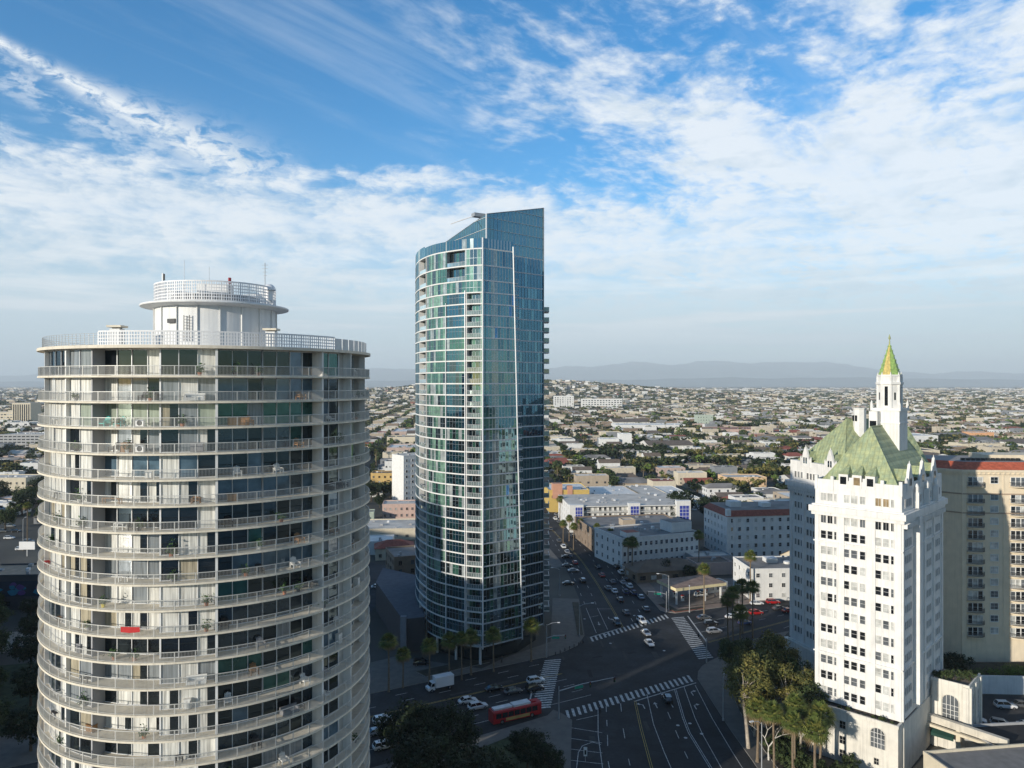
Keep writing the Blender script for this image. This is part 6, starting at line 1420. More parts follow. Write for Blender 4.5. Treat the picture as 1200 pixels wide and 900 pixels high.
# bench, bins, bollards by the plaza
for i in range(7): x, y = lerp(20.5, 12, i / 6), lerp(212, 203, i / 6); b = MB((x, y), 0, .13); b.tube([(0, 0, 0), (0, 0, .9)], [.13, .11], dark_metal, 8); tag(b.build('bollard'), 'dark bollard on the corner pavement before the glass tower', 'bollard', 'bollards at the glass tower corner')
# three people crossing or waiting, tiny in the view
def person(x, y, ang, label, top, legs, z=.13):
    t = thing('person', label, 'person', (0, 0, 0)); me = bpy.data.meshes.new('body'); skin = M('skin', (.42, .26, .18), .6); tm, lm_ = M('cloth_' + top[0], top[1], .9), M('cloth_' + legs[0], legs[1], .9)
    b = MB()
    for s_ in (-1, 1):
        st = .16 * s_
        b.tube([(st + .1, .1 * s_, .02), (st - .08, .1 * s_, .06), (st * .6, .1 * s_, .48), (0, .09 * s_, .9)], [.05, .06, .075, .1], lm_, 8)
        b.tube([(0, .2 * s_, 1.42), (-.12 * s_, .25 * s_, 1.14), (.05 - .15 * s_, .24 * s_, .9)], [.06, .05, .035], tm, 8); b.tube([(.05 - .15 * s_, .24 * s_, .9), (.07 - .15 * s_, .24 * s_, .8)], [.035, .03], skin, 6)
    b.tube([(0, 0, .86), (0, 0, 1.0), (.01, 0, 1.3), (.01, 0, 1.46), (.01, 0, 1.53)], [.15, .15, .18, .14, .06], tm, 10); b.tube([(.01, 0, 1.5), (.02, 0, 1.6), (.03, 0, 1.68), (.02, 0, 1.76), (.02, 0, 1.79)], [.05, .075, .095, .075, .02], skin, 10)
    b.build('body', t); h_ = MB(); h_.tube([(0, 0, 1.67), (-.01, 0, 1.75), (0, 0, 1.81)], [.09, .095, .03], M('hair', (.02, .015, .012), .8), 8); h_.build('hair', t)
    t.location = (x, y, z); t.rotation_euler = (0, 0, ang)
x, y = G(703, 836); person(x, y, 1.6, 'person in dark clothes walking at the near crosswalk', ('navy', (.02, .025, .05)), ('black', (.015, .015, .016)), RD + .01)
x, y = G(588, 777); person(x, y, 0.3, 'person in dark clothes standing on the pavement left of the glass tower corner', ('grey', (.08, .08, .08)), ('black', (.015, .015, .016)))
x, y = G(838, 700); person(x, y, 2.2, 'person in a white shirt standing at the gas station', ('white', (.7, .7, .7)), ('denim', (.04, .06, .12)), .11)
# ---------------------------------------------------------------- vegetation
bark = M('bark', (.10, .075, .05), .95, var=.3, scale=3); bark_pale = M('bark_pale', (.42, .36, .29), .9, var=.25, scale=2); palm_bark = M('palm_bark', (.20, .15, .10), .95, var=.25, scale=3)
def LEAF(name, rgb, var=.35):
    m = M(name, rgb, .75, var=var, scale=.9, spec=.3); return m
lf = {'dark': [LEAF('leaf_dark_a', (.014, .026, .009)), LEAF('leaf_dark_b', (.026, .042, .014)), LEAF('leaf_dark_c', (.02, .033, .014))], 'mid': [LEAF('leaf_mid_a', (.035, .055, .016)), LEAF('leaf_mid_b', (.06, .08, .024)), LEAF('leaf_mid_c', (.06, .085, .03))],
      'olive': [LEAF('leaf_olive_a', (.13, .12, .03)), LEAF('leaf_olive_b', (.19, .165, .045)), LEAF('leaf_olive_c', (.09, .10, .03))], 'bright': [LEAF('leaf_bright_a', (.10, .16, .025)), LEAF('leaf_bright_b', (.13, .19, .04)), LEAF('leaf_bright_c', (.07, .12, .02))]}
palm_g = [LEAF('frond_green', (.09, .12, .025)), LEAF('frond_yellow', (.20, .20, .045)), LEAF('frond_dry', (.20, .14, .07))]
def crown_mb(seed, rx, ry, rz, cz, nclump, nleaf, size, fam, gap=.55, core=True):
    rq = random.Random(seed); b = MB(); cl = []
    for i in range(nclump):
        while True:
            v = Vector((rq.uniform(-1, 1), rq.uniform(-1, 1), rq.uniform(-.85, 1)))
            if .35 < v.length < 1: break
        s_ = rq.uniform(.75, 1.08); cl.append((Vector((v.x * rx * s_, v.y * ry * s_, cz + v.z * rz * s_)), rq.uniform(.2, .42), rq.randrange(len(fam))))
    for c, r, fi_ in cl:
        R0 = r * (rx + rz) / 2 * gap * 1.6
        for k in range(nleaf):
            v = Vector((rq.gauss(0, 1), rq.gauss(0, 1), rq.gauss(0, .75))).normalized() * R0 * rq.uniform(.45, 1.05)
            p = c + v; d = Vector((rq.uniform(-1, 1), rq.uniform(-1, 1), rq.uniform(-.5, .7))).normalized(); n = (v.normalized() + Vector((rq.uniform(-.7, .7), rq.uniform(-.7, .7), rq.uniform(-.3, .9)))).normalized()
            e = d.cross(n).normalized(); d = n.cross(e); s_ = size * rq.uniform(.6, 1.3)
            b.face([tuple(p - d * s_), tuple(p + e * s_ * .55), tuple(p + d * s_), tuple(p - e * s_ * .55)], fam[fi_] if rq.random() < .75 else rq.choice(fam))
    return b, cl
def tree_proto(seed, h, rx, rz, fam, ncl, nl, size, tb=bark, lean=0.0, bare=.45, tr=.3):
    b, cl = crown_mb(seed, rx, rx * .95, rz, h - rz * .9, ncl, nl, size, fam); rq = random.Random(seed)
    t = MB(); top = (lean, 0, h * bare); t.tube([(0, 0, -.1), (lean * .4, .05, h * bare * .5), top], [tr * 1.25, tr, tr * .8], tb, 9)
    for c, r, f_ in cl[::max(1, len(cl) // 12)]:
        m = Vector(top).lerp(c, .5) + Vector((rq.uniform(-.3, .3), rq.uniform(-.3, .3), .3)); t.tube([top, tuple(m), tuple(c)], [tr * .55, tr * .3, tr * .1], tb, 5)
    return t, b
PROT = {}
def tree_data(key, *a, **k):
    if key not in PROT:
        t, b = tree_proto(*a, **k); o1, o2 = t.build('trunk'), b.build('crown'); PROT[key] = (o1.data, o2.data); bpy.data.objects.remove(o1); bpy.data.objects.remove(o2)
    return PROT[key]
def put_tree(key, x, y, label, cat='tree', name='tree', s_=1.0, rz=0.0, group=None, z=.0):
    t = thing(name, label, cat, (x, y, z), group); t.rotation_euler = (0, 0, rz); t.scale = (s_, s_, s_) if not isinstance(s_, tuple) else s_
    link_part(PROT[key][0], 'trunk', t); link_part(PROT[key][1], 'crown', t); return t
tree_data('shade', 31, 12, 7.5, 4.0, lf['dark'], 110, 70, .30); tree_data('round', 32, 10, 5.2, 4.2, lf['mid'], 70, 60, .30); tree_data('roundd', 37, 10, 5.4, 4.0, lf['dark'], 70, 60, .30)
tree_data('euc', 33, 19, 5.0, 5.5, lf['olive'], 46, 90, .27, tb=bark_pale, lean=-1.2, bare=.55, tr=.34); tree_data('euc2', 34, 17, 4.4, 5.0, lf['olive'], 40, 90, .27, tb=bark_pale, lean=.8, bare=.5, tr=.3); tree_data('euc3', 35, 14, 4.2, 4.2, lf['mid'], 40, 90, .26, tb=bark, lean=.5, bare=.4, tr=.25)
tree_data('shrub', 36, 2.2, 1.6, 1.1, lf['mid'], 26, 50, .13, bare=.3, tr=.07)
# fan palms
def palm_proto(seed, h, r=2.1, nf=62, skirt=True):
    rq = random.Random(seed); t = MB(); lean = rq.uniform(-.4, .4); t.tube([(0, 0, -.1), (0, 0, .5), (lean * .3, .1, h * .5), (lean, .1, h)], [.38, .26, .2, .19], palm_bark, 9)
    b = MB()
    for i in range(nf):
        az_ = i * 2.39996; el_ = lerp(1.35, -.75, (i / nf) ** .9) + rq.uniform(-.12, .12); L_ = r * rq.uniform(.85, 1.12); dry = i > nf * .8
        mat = palm_g[2] if dry else (palm_g[0] if rq.random() < .6 else palm_g[1])
        d = Vector((math.cos(az_) * math.cos(el_), math.sin(az_) * math.cos(el_), math.sin(el_))); base = Vector((lean, .1, h)); stem_ = base + d * L_ * .45
        side = d.cross(Vector((0, 0, 1))); side = side.normalized() if side.length > .05 else Vector((1, 0, 0)); up = side.cross(d).normalized()
        b.tube([tuple(base), tuple(stem_)], [.035, .02], mat, 3, cap=False)
        for k in range(11):   # fingers of the fan
            f_ = (k - 5) / 5; dd = (d * math.cos(f_ * 1.25) + side * math.sin(f_ * 1.25) + up * .08).normalized(); l = L_ * .62 * (1 - .22 * abs(f_)); tip = stem_ + dd * l + Vector((0, 0, -.28 * l * (1.0 + abs(f_))))
            mid = stem_ + dd * l * .55; wv = dd.cross(up).normalized() * .085
            b.face([tuple(stem_), tuple(mid + wv), tuple(tip), tuple(mid - wv)], mat)
    if skirt:
        for i in range(26):
            a = rq.uniform(0, 6.28); p = Vector((lean + .22 * math.cos(a), .1 + .22 * math.sin(a), h - rq.uniform(.1, .8))); q = p + Vector((.35 * math.cos(a), .35 * math.sin(a), -1.0)); w_ = Vector((-math.sin(a), math.cos(a), 0)) * .14; b.face([tuple(p - w_), tuple(p + w_), tuple(q + w_), tuple(q - w_)], palm_g[2])
    return t, b
for k, (h, r) in {'p9': (9.5, 2.7), 'p12': (12, 2.6), 'p15': (15, 2.5), 'p18': (18.5, 2.4)}.items():
    t, b = palm_proto(len(k) + int(h * 3), h, r); o1, o2 = t.build('trunk'), b.build('crown'); PROT[k] = (o1.data, o2.data); bpy.data.objects.remove(o1); bpy.data.objects.remove(o2)
def gpalm(px, py, key, label, s_=1.0, group=None):
    x, y = G(px, py); return put_tree(key, x, y, label, 'palm', 'palm_tree', s_, random.Random(int(px * py)).uniform(0, 6.28), group, .13)
for px, py, k, s_, lab in ((455.5, 811, 'p12', 1.0, 'palm with a sunlit crown nearest the round tower'), (472, 806, 'p9', .85, 'shorter bushy palm second from the round tower'), (503, 800, 'p9', .95, 'palm left of the white truck'), (526.5, 796, 'p9', 1.0, 'palm right of the white truck'), (541, 797, 'p12', .86, 'taller palm in the middle of the boulevard row'),
                           (552, 791, 'p9', 1.0, 'palm under the sharp corner of the glass tower'), (578.5, 787, 'p9', .98, 'palm right of the sharp glass corner'), (622.5, 775, 'p9', 1.0, 'palm nearest the west crosswalk')): gpalm(px, py, k, lab, s_)
gpalm(825, 722, 'p15', 'tall palm with sunlit crown before the gas station canopy', 1.0); gpalm(819, 672, 'p15', 'dark palm standing against the white three-storey building', 1.0); gpalm(741, 678, 'p12', 'dark palm at the left corner of the white three-storey building', 1.15); gpalm(736, 672, 'p12', 'second dark palm at the left corner of the white three-storey building', 1.0)
gpalm(879, 706, 'p15', 'palm against the bright white apartments', 1.05)
for i, (px, py, k, s_) in enumerate(((853, 752, 'p12', 1.0), (859, 757, 'p15', 1.0), (870, 742, 'p12', 1.15), (882, 748, 'p15', 1.0), (867, 762, 'p9', 1.1))): gpalm(px, py, k, ['tall thin palm, first of the dark group by the boulevard', 'tall thin palm, second of the dark group by the boulevard', 'tall thin palm, third of the dark group by the boulevard', 'tall thin palm, rightmost of the dark group by the boulevard', 'short dark palm in the group by the boulevard'][i], s_)
for i, (px, py) in enumerate(((660, 640), (667, 634), (700, 642), (707, 650), (716, 655), (672, 646), (656, 612), (681, 634))): x, y = G(px, py); put_tree('p12', x, y, 'dark palm in the row along the avenue', 'palm', 'palm_tree', R_.uniform(.75, 1.05), R_.uniform(0, 6), 'palms along the avenue')
# palms before the chateau tower: crowns about 12 m up
for i, (x, y, k, s_) in enumerate(((50.0, 140.0, 'p12', 1.0), (52.6, 137.5, 'p12', .95), (54.6, 142, 'p12', 1.05), (57.2, 139, 'p12', .92), (48.6, 145.5, 'p9', 1.1), (59.4, 141.5, 'p9', 1.15), (55.9, 135.5, 'p9', 1.12))):
    put_tree(k, x, y, ['palm leaning over the garden left of the chateau podium', 'palm with a pale trunk beside the double lamp', 'tallest palm before the chateau podium', 'palm closest to the chateau podium corner', 'shorter palm at the edge of the eucalyptus grove', 'small palm against the podium wall', 'lowest palm at the bottom edge of the garden'][i], 'palm', 'palm_tree', s_, i * 1.1, None, .3)
for i, (x, y, k, s_, lab) in enumerate(((48.6, 151, 'euc', 1.0, 'leaning eucalyptus with a long pale trunk at the kerb'), (55, 160, 'euc2', 1.0, 'olive eucalyptus behind the leaning one'), (60.5, 171, 'euc2', 1.0, 'slim eucalyptus at the back of the grove'), (56.5, 153, 'euc', .85, 'broad eucalyptus in the middle of the grove'), (61, 160, 'euc3', 1.1, 'dark green tree beside the curved path'), (53.5, 176, 'euc3', .95, 'dark tree near the east crosswalk'), (54.5, 184, 'euc3', .8, 'small dark tree at the corner of the east crosswalk'), (60.2, 150, 'euc3', 1.0, 'green tree touching the terrace of the chateau'), (52, 165, 'euc3', .9, 'dark tree behind the corner street lamp'))): put_tree(k, x, y, lab, 'tree', 'eucalyptus_tree' if k != 'euc3' else 'tree', s_, i * .8, None, .3)
# bare white tree
for i, (x, y, k, s_) in enumerate(((51.5, 156, 'euc2', .85), (58.5, 165, 'euc', .8), (63, 168, 'euc2', .85), (62.5, 153.5, 'euc', .78), (57.5, 147, 'euc2', .72), (53, 170, 'euc', .72), (59, 176, 'euc3', 1.0))): put_tree(k, x, y, 'olive-leaved tree filling the dense grove left of the chateau podium', 'tree', 'grove_tree', s_, 1.3 * i, 'trees filling the grove by the chateau', .3)
for i in range(34): put_tree('shrub', R_.uniform(52.6, 59.5), R_.uniform(128, 150) + i % 3, 'garden shrub under the palms and eucalyptus', 'shrub', 'garden_shrub', R_.uniform(.8, 1.7), i, 'shrubs under the grove by the chateau', .3)
t = thing('bare_tree', 'leafless white-barked tree with forked branches in the palm garden', 'tree', (51.0, 146.0, .3)); b = MB((51.0, 146.0), 0, .3); rq = random.Random(4)
def branch(p, d, l, r, n):
    q = p + d * l; b.tube([tuple(p), tuple(p.lerp(q, .5) + Vector((rq.uniform(-.1, .1), 0, 0))), tuple(q)], [r, r * .85, r * .65], M('bark_white', (.62, .58, .52), .9), 6)
    if n:
        for s_ in (-1, 1): dd = (d + Vector((s_ * rq.uniform(.4, .75), rq.uniform(-.5, .5), rq.uniform(-.05, .2)))).normalized(); branch(q, dd, l * .8, r * .62, n - 1)
branch(Vector((0, 0, 0)), Vector((0, 0, 1)), 2.6, .2, 4); b.build('trunk', t)
# dark shade trees at the bottom
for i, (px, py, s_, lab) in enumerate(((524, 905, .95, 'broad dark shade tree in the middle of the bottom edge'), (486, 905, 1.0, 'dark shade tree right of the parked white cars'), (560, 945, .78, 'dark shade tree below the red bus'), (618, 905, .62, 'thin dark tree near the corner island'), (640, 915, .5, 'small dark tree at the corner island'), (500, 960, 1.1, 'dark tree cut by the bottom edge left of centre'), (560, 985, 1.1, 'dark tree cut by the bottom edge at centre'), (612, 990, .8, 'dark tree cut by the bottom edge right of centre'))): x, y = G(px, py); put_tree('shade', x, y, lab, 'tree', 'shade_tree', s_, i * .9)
for x, y, s_, lab in ((92, 402, 1.7, 'big dark round tree behind the white three-storey building'), (106, 395, 1.5, 'second big dark tree beside the white red-roofed block'), (84, 385, 1.3, 'third big dark tree at the end of the motel')): put_tree('roundd', x, y, lab, 'tree', 'tree', s_, s_)
for x, y, s_ in ((109, 279, .75), (104, 276, .7), (100, 279, .75), (95, 280, .7)): put_tree('round', x, y, 'rounded green tree behind the bright white apartments', 'tree', 'tree', s_, x, 'trees behind the bright white apartments')
for x, y, s_, k, lab in ((-60, 283, .8, 'roundd', 'dark tree beside the brown building between the towers'), (-63, 300, .7, 'round', 'green tree beside the red-roofed low house'), (-90, 470, 1.3, 'roundd', 'dark tree before the yellow building'), (-96, 450, 1.0, 'round', 'green tree left of the white mid-rise'), (-80, 445, .8, 'roundd', 'dark tree at the foot of the white mid-rise'), (-300, 470, 1.6, 'roundd', 'dark tree before the beige office building'), (-318, 452, 1.5, 'roundd', 'second dark tree before the beige office building'), (-290, 440, 1.4, 'round', 'green tree next to the left car park'), (-280, 420, 1.3, 'roundd', 'dark tree above the left car park'), (-262, 380, 1.1, 'round', 'green tree beside the left lamp pole'),
    (-150, 205, .9, 'roundd', 'dark tree below the mural building'), (-160, 190, .9, 'roundd', 'dark tree lower down at the left edge'), (-140, 180, 1.0, 'shade', 'broad dark tree at the left edge by the round tower'), (-128, 160, .9, 'shade', 'broad dark tree low at the left edge'), (58.5, 284, .7, 'roundd', 'dark tree beside the restaurant'), (68, 279, .6, 'roundd', 'small dark tree in front of the restaurant')): put_tree(k, x, y, lab, 'tree', 'tree', s_, x)
gpalm(32, 640, 'p18', 'tall dark palm at the left edge beside the round tower')
# hedge, terrace plants
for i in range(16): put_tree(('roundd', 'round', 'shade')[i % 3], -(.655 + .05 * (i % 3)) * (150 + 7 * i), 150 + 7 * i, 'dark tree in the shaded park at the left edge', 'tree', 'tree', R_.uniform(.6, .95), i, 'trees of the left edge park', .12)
hb, _ = crown_mb(77, 9.0, .9, 1.2, 1.3, 60, 60, .16, lf['bright']); o = hb.build('foliage'); hm = o.data; bpy.data.objects.remove(o)
for i, (x, lab) in enumerate(((113, 'clipped green hedge on top of the white wall, left length'), (131, 'clipped green hedge on top of the white wall, right length'))): t = thing('hedge', lab, 'hedge', (x + 9, 181.2, 2.6)); link_part(hm, 'foliage', t); b = MB((x + 9, 181.2), 0, 0); b.box(-9, 9, -2.4, 8, 0, 3.4, soil); b.build('planter_bank', t)
put_tree('roundd', 111, 184, 'dark tree at the shaded corner of the beige tower', 'tree', 'tree', .75, .3, None, .1); put_tree('roundd', 106.5, 181, 'dark tree between the annex and the beige tower', 'tree', 'tree', .7, 1.3, None, .1)
O2, a2, W2 = VR; c2, s2 = math.cos(a2), math.sin(a2)
for i in range(11):
    lx = -1.6 + 1.7 * i + R_.uniform(-.4, .4); put_tree('shrub', O2[0] + c2 * lx - s2 * (-1.3), O2[1] + s2 * lx + c2 * (-1.3), 'leafy potted shrub on the chateau podium terrace', 'shrub', 'terrace_shrub', R_.uniform(.2, .55), i, 'shrubs on the chateau terrace', 10.02)
for i, (x, y) in enumerate(((54, 133.5), (57, 131.5), (60, 133), (62.5, 136), (64, 140.5), (60.5, 137.5))): put_tree('shrub', x + 1.5, y + 2, 'bright green shrub at the foot of the chateau podium', 'shrub', 'garden_shrub', 1.3, i, 'shrubs at the chateau podium foot', .3)
# climbing shade on the annex terrace
for i in range(5): lx, ly = 17.6 + 1.2 * i, 20 + 1.1 * i; put_tree('shrub', O2[0] + c2 * lx - s2 * ly, O2[1] + s2 * lx + c2 * ly, 'dark shrub on the annex roof terrace', 'shrub', 'terrace_shrub', .9, i, 'shrubs on the annex terrace', 13.22)
# ---------------------------------------------------------------- the low city beyond
def hill_z(x, y): return 88 * math.exp(-((x - 60) / 900) ** 2 - ((y - 4100) / 750) ** 2)
WIN_DK = M('far_window', (.05, .055, .065), .4)
def house_t(wall, roof, kind, w_=12.0, d_=18.0, h=6.4):
    b = MB(); b.box(-w_ / 2, w_ / 2, -d_ / 2, d_ / 2, 0, h, wall, top=roof, bot=False)
    if kind == 'flat':
        for x0, x1, y0, y1 in ((-w_ / 2, w_ / 2, -d_ / 2, -d_ / 2 + .3), (-w_ / 2, w_ / 2, d_ / 2 - .3, d_ / 2), (-w_ / 2, -w_ / 2 + .3, -d_ / 2 + .3, d_ / 2 - .3), (w_ / 2 - .3, w_ / 2, -d_ / 2 + .3, d_ / 2 - .3)): b.box(x0, x1, y0, y1, h + .003, h + .5, wall, bot=False)
        b.box(1, 2.6, -2, 0, h + .002, h + 1.1, grey_metal, bot=False); b.box(-3.5, -2.6, 3, 4, h + .002, h + .8, wall, bot=False)
    else:
        e = .5; z1 = h + (2.6 if kind == 'gable' else 2.3); i_ = 0 if kind == 'gable' else w_ * .45
        A = [(-w_ / 2 - e, -d_ / 2 - e, h - .1), (w_ / 2 + e, -d_ / 2 - e, h - .1), (w_ / 2 + e, d_ / 2 + e, h - .1), (-w_ / 2 - e, d_ / 2 + e, h - .1)]; r0, r1 = (0, -d_ / 2 - e + i_, z1), (0, d_ / 2 + e - i_, z1)
        b.face([A[1], A[2], r1, r0], roof); b.face([A[3], A[0], r0, r1], roof); b.face([A[0], A[1], r0], wall if kind == 'gable' else roof); b.face([A[2], A[3], r1], wall if kind == 'gable' else roof)
    for z in ((1.7, 4.7) if h > 5 else (1.6,)):
        for x in (-w_ * .33, 0, w_ * .33): b.face([(x - .7, -d_ / 2 - .02, z - .7), (x + .7, -d_ / 2 - .02, z - .7), (x + .7, -d_ / 2 - .02, z + .7), (x - .7, -d_ / 2 - .02, z + .7)], WIN_DK)
        for y in np.linspace(-d_ / 2 + 2.5, d_ / 2 - 2.5, 4):
            for s_ in (-1, 1): x = s_ * (w_ / 2 + .02); q = [(x, y - .7 * s_, z - .7), (x, y + .7 * s_, z - .7), (x, y + .7 * s_, z + .7), (x, y - .7 * s_, z + .7)]; b.face(q, WIN_DK)
    return b
walls = [('white', st_white), ('white', st_white), ('cream', st_cream), ('white', M('stucco_chalk', (.66, .64, .6), .85, stain=.1)), ('tan', st_tan), ('cream', st_cream), ('white', st_white), ('brown', st_brown), ('cream', M('stucco_sand', (.55, .48, .37), .85)), ('pink', M('stucco_rose', (.5, .38, .32), .85)), ('grey', M('stucco_slate', (.24, .25, .26), .85))]
roofs = {'flat': [('pale', roof_pale), ('white', roof_white), ('grey', roof_grey), ('tan', M('roof_tan2', (.33, .28, .22), .95)), ('dark', M('roof_dark', (.1, .1, .1), .95))], 'gable': [('grey', roof_grey), ('brown', roof_brown), ('red', roof_red), ('pale', roof_pale)], 'hip': [('grey', roof_grey), ('brown', roof_brown), ('red', roof_red)]}
TPL = []; rq = random.Random(88)
for i in range(44):
    kind = rq.choice(['flat', 'flat', 'flat', 'gable', 'hip']); wn, wm_ = walls[i % len(walls)]; rn, rm_ = rq.choice(roofs[kind]); two = kind == 'flat' or rq.random() < .35
    w_, d_, h = rq.uniform(10, 14), rq.uniform(15, 24), (rq.choice([6.2, 6.5, 9.2]) if two else 3.6); b = house_t(wm_, rm_, kind, w_, d_, h)
    TPL.append(dict(mb=b, wall=wn, roof=rn, kind=kind, storeys=('two-storey' if h > 5 and h < 8 else 'three-storey' if h > 8 else 'single-storey'), me=None))
tree_t = []
for i, (fam, n) in enumerate((('dark', 26), ('mid', 22), ('dark', 20), ('olive', 22), ('mid', 26), ('bright', 14))):
    b, _ = crown_mb(500 + i, 3.6, 3.6, 3.0, 4.6, 12, n // 2, .95, lf[fam], gap=.8); b.tube([(0, 0, 0), (0, 0, 4)], [.3, .2], bark, 5, cap=False); tree_t.append(dict(mb=b, me=None, nm=['dark green', 'green', 'dark green', 'olive', 'green', 'bright green'][i]))
def far_palm():
    b = MB(); b.tube([(0, 0, 0), (0, 0, 12)], [.3, .2], palm_bark, 4, cap=False); q = random.Random(3)
    for i in range(22):
        a = i * 2.4; e = lerp(1.1, -.7, i / 22); d = Vector((math.cos(a) * math.cos(e), math.sin(a) * math.cos(e), math.sin(e))); s_ = Vector((-math.sin(a), math.cos(a), 0)) * .42; p = Vector((0, 0, 12)); t_ = p + d * 2.1 + Vector((0, 0, -.4)); m = p + d * 1.3
        b.face([tuple(p), tuple(m + s_), tuple(t_), tuple(m - s_)], palm_g[i % 2] if i < 18 else palm_g[2])
    return b
palm_t = dict(mb=far_palm(), me=None, nm='palm')
def merge(name, items, label, cat):
    """items: list of (template, x, y, z, rot, sx, sy, sz)"""
    by = {}
    for it in items: by.setdefault(id(it[0]), (it[0], []))[1].append(it[1:])
    V, Lp, T_, Mi = [], [], [], []; mats = []; off = 0
    for tpl, pl in by.values():
        mb = tpl['mb']; v = np.array(mb.v); P = np.array(pl); c, s_ = np.cos(P[:, 3])[:, None], np.sin(P[:, 3])[:, None]
        x = v[None, :, 0] * P[:, 4:5]; y = v[None, :, 1] * P[:, 5:6]; z = v[None, :, 2] * P[:, 6:7]
        V.append(np.stack([x * c - y * s_ + P[:, 0:1], x * s_ + y * c + P[:, 1:2], z + P[:, 2:3]], -1).reshape(-1, 3))
        lp = np.concatenate([np.array(f) for f in mb.f]); tot = np.array([len(f) for f in mb.f]); n = len(P)
        Lp.append((lp[None] + (off + np.arange(n) * len(v))[:, None]).ravel()); T_.append(np.tile(tot, n)); mp = []
        for m in mb.mats:
            if m not in mats: mats.append(m)
            mp.append(mats.index(m))
        Mi.append(np.tile(np.array(mp)[np.array(mb.m)], n)); off += n * len(v)
    V, Lp, T_, Mi = map(np.concatenate, (V, Lp, T_, Mi)); me = bpy.data.meshes.new(name); me.vertices.add(len(V)); me.vertices.foreach_set('co', V.astype(np.float32).ravel()); me.loops.add(len(Lp)); me.loops.foreach_set('vertex_index', Lp.astype(np.int32))
    me.polygons.add(len(T_)); st = np.zeros(len(T_), dtype=np.int32); st[1:] = np.cumsum(T_)[:-1]; me.polygons.foreach_set('loop_start', st); me.polygons.foreach_set('loop_total', T_.astype(np.int32)); me.polygons.foreach_set('material_index', Mi.astype(np.int32)); me.polygons.foreach_set('use_smooth', np.zeros(len(T_), dtype=bool)); me.update(calc_edges=True)
    for m in mats: me.materials.append(m)
    o = bpy.data.objects.new(name, me); C.objects.link(o); return tag(o, label, cat, kind='stuff')
def one(tpl, name, x, y, z, rot, sx, sy, sz, label, cat, group):
    if tpl['me'] is None: o = tpl['mb'].build(name); tpl['me'] = o.data; bpy.data.objects.remove(o)
    o = bpy.data.objects.new(name, tpl['me']); C.objects.link(o); o.location = (x, y, z); o.rotation_euler = (0, 0, rot); o.scale = (sx, sy, sz); return tag(o, label, cat, group)
def window_of(x, y, z=4):
    px = 600 + x / y * F; py = 450 + (H - z) / y * F
    if -5 < px < 45 and py < 600: return 'left'
    if 438 < px < 487 and py < 575: return 'gap'
    if 641 < px < 922 and py < 575: return 'right'
    if (925 < px < 1035 and py < 494) or (1062 < px < 1095 and py < 530) or (1095 <= px < 1205 and py < 530): return 'east'
    return None
def free(x, y):
    """true where nothing hand-built stands"""
    px = 600 + x / y * F
    if y < 400: return False
    if -110 < x < -40 and y < 480: return False
    if 0 < x < 125 and y < 520: return False
    if 60 < x < 150 and y < 375: return False
    for (x0, x1, y0, y1) in ((-110, -82, 505, 640), (-410, -330, 495, 530), (-595, -520, 825, 885), (92, 142, 828, 868), (145, 190, 505, 545), (290, 395, 1070, 1150), (318, 360, 1280, 1315), (155, 285, 1150, 1220), (420, 535, 890, 960), (595, 640, 950, 985), (-75, -40, 440, 520), (100, 345, 2190, 2280), (-1000, -890, 1360, 1405)):
        if x0 < x < x1 and y0 < y < y1: return False
    if abs(x - (31 - (y - 400) * .137)) < 18 and y < 1100: return False
    return True
rq = random.Random(1234); GA = math.radians(4); cg, sg = math.cos(GA), math.sin(GA); cand = []; trees = []; palms = []
BX, BY = 78.0, 128.0
for bi in range(-26, 30):
    for bj in range(2, 20):
        for col in (0, 1):
            yy = 6.0
            while yy < BY - 22:
                big = rq.random() < .10; w_ = rq.uniform(1.5, 2.2) if big else 1.0
                lx = 16 + col * 31 + rq.uniform(-1.5, 1.5); gx, gy = bi * BX + lx, bj * BY + yy + 7 * w_; x, y = gx * cg - gy * sg, gx * sg + gy * cg
                if y > 100 and abs(x / y) < .80 and free(x, y) and rq.random() > .07:
                    tp = TPL[rq.randrange(len(TPL))]; cand.append((tp, x, y, 0, GA + math.pi / 2 + (math.pi if rq.random() < .5 else 0), w_ * rq.uniform(.85, 1.0), rq.uniform(.9, 1.15), rq.uniform(.85, 1.15) * (1.15 if big else 1)))
                for _ in range(4):
                    if rq.random() < .55:
                        tx, ty = gx + rq.choice([-14, 14, 15, -15, 13]) + rq.uniform(-3, 3), gy + rq.uniform(-8, 8); x2, y2 = tx * cg - ty * sg, tx * sg + ty * cg
                        if y2 > 100 and abs(x2 / y2) < .8 and free(x2, y2): s_ = rq.uniform(.6, 1.45) ; trees.append((rq.choice(tree_t), x2, y2, 0, rq.uniform(0, 6.28), s_ * rq.uniform(.9, 1.3), s_ * rq.uniform(.9, 1.3), s_ * rq.uniform(.8, 1.2)))
                if rq.random() < .2:
                    tx, ty = gx - 16 * (1 if col == 0 else -1), gy + rq.uniform(-6, 6); x2, y2 = tx * cg - ty * sg, tx * sg + ty * cg
                    if y2 > 100 and free(x2, y2): s_ = rq.uniform(.6, 1.25); palms.append((palm_t, x2, y2, 0, rq.uniform(0, 6.28), 1.1, 1.1, s_))
                yy += 14.5 * w_ + rq.uniform(0, 3)
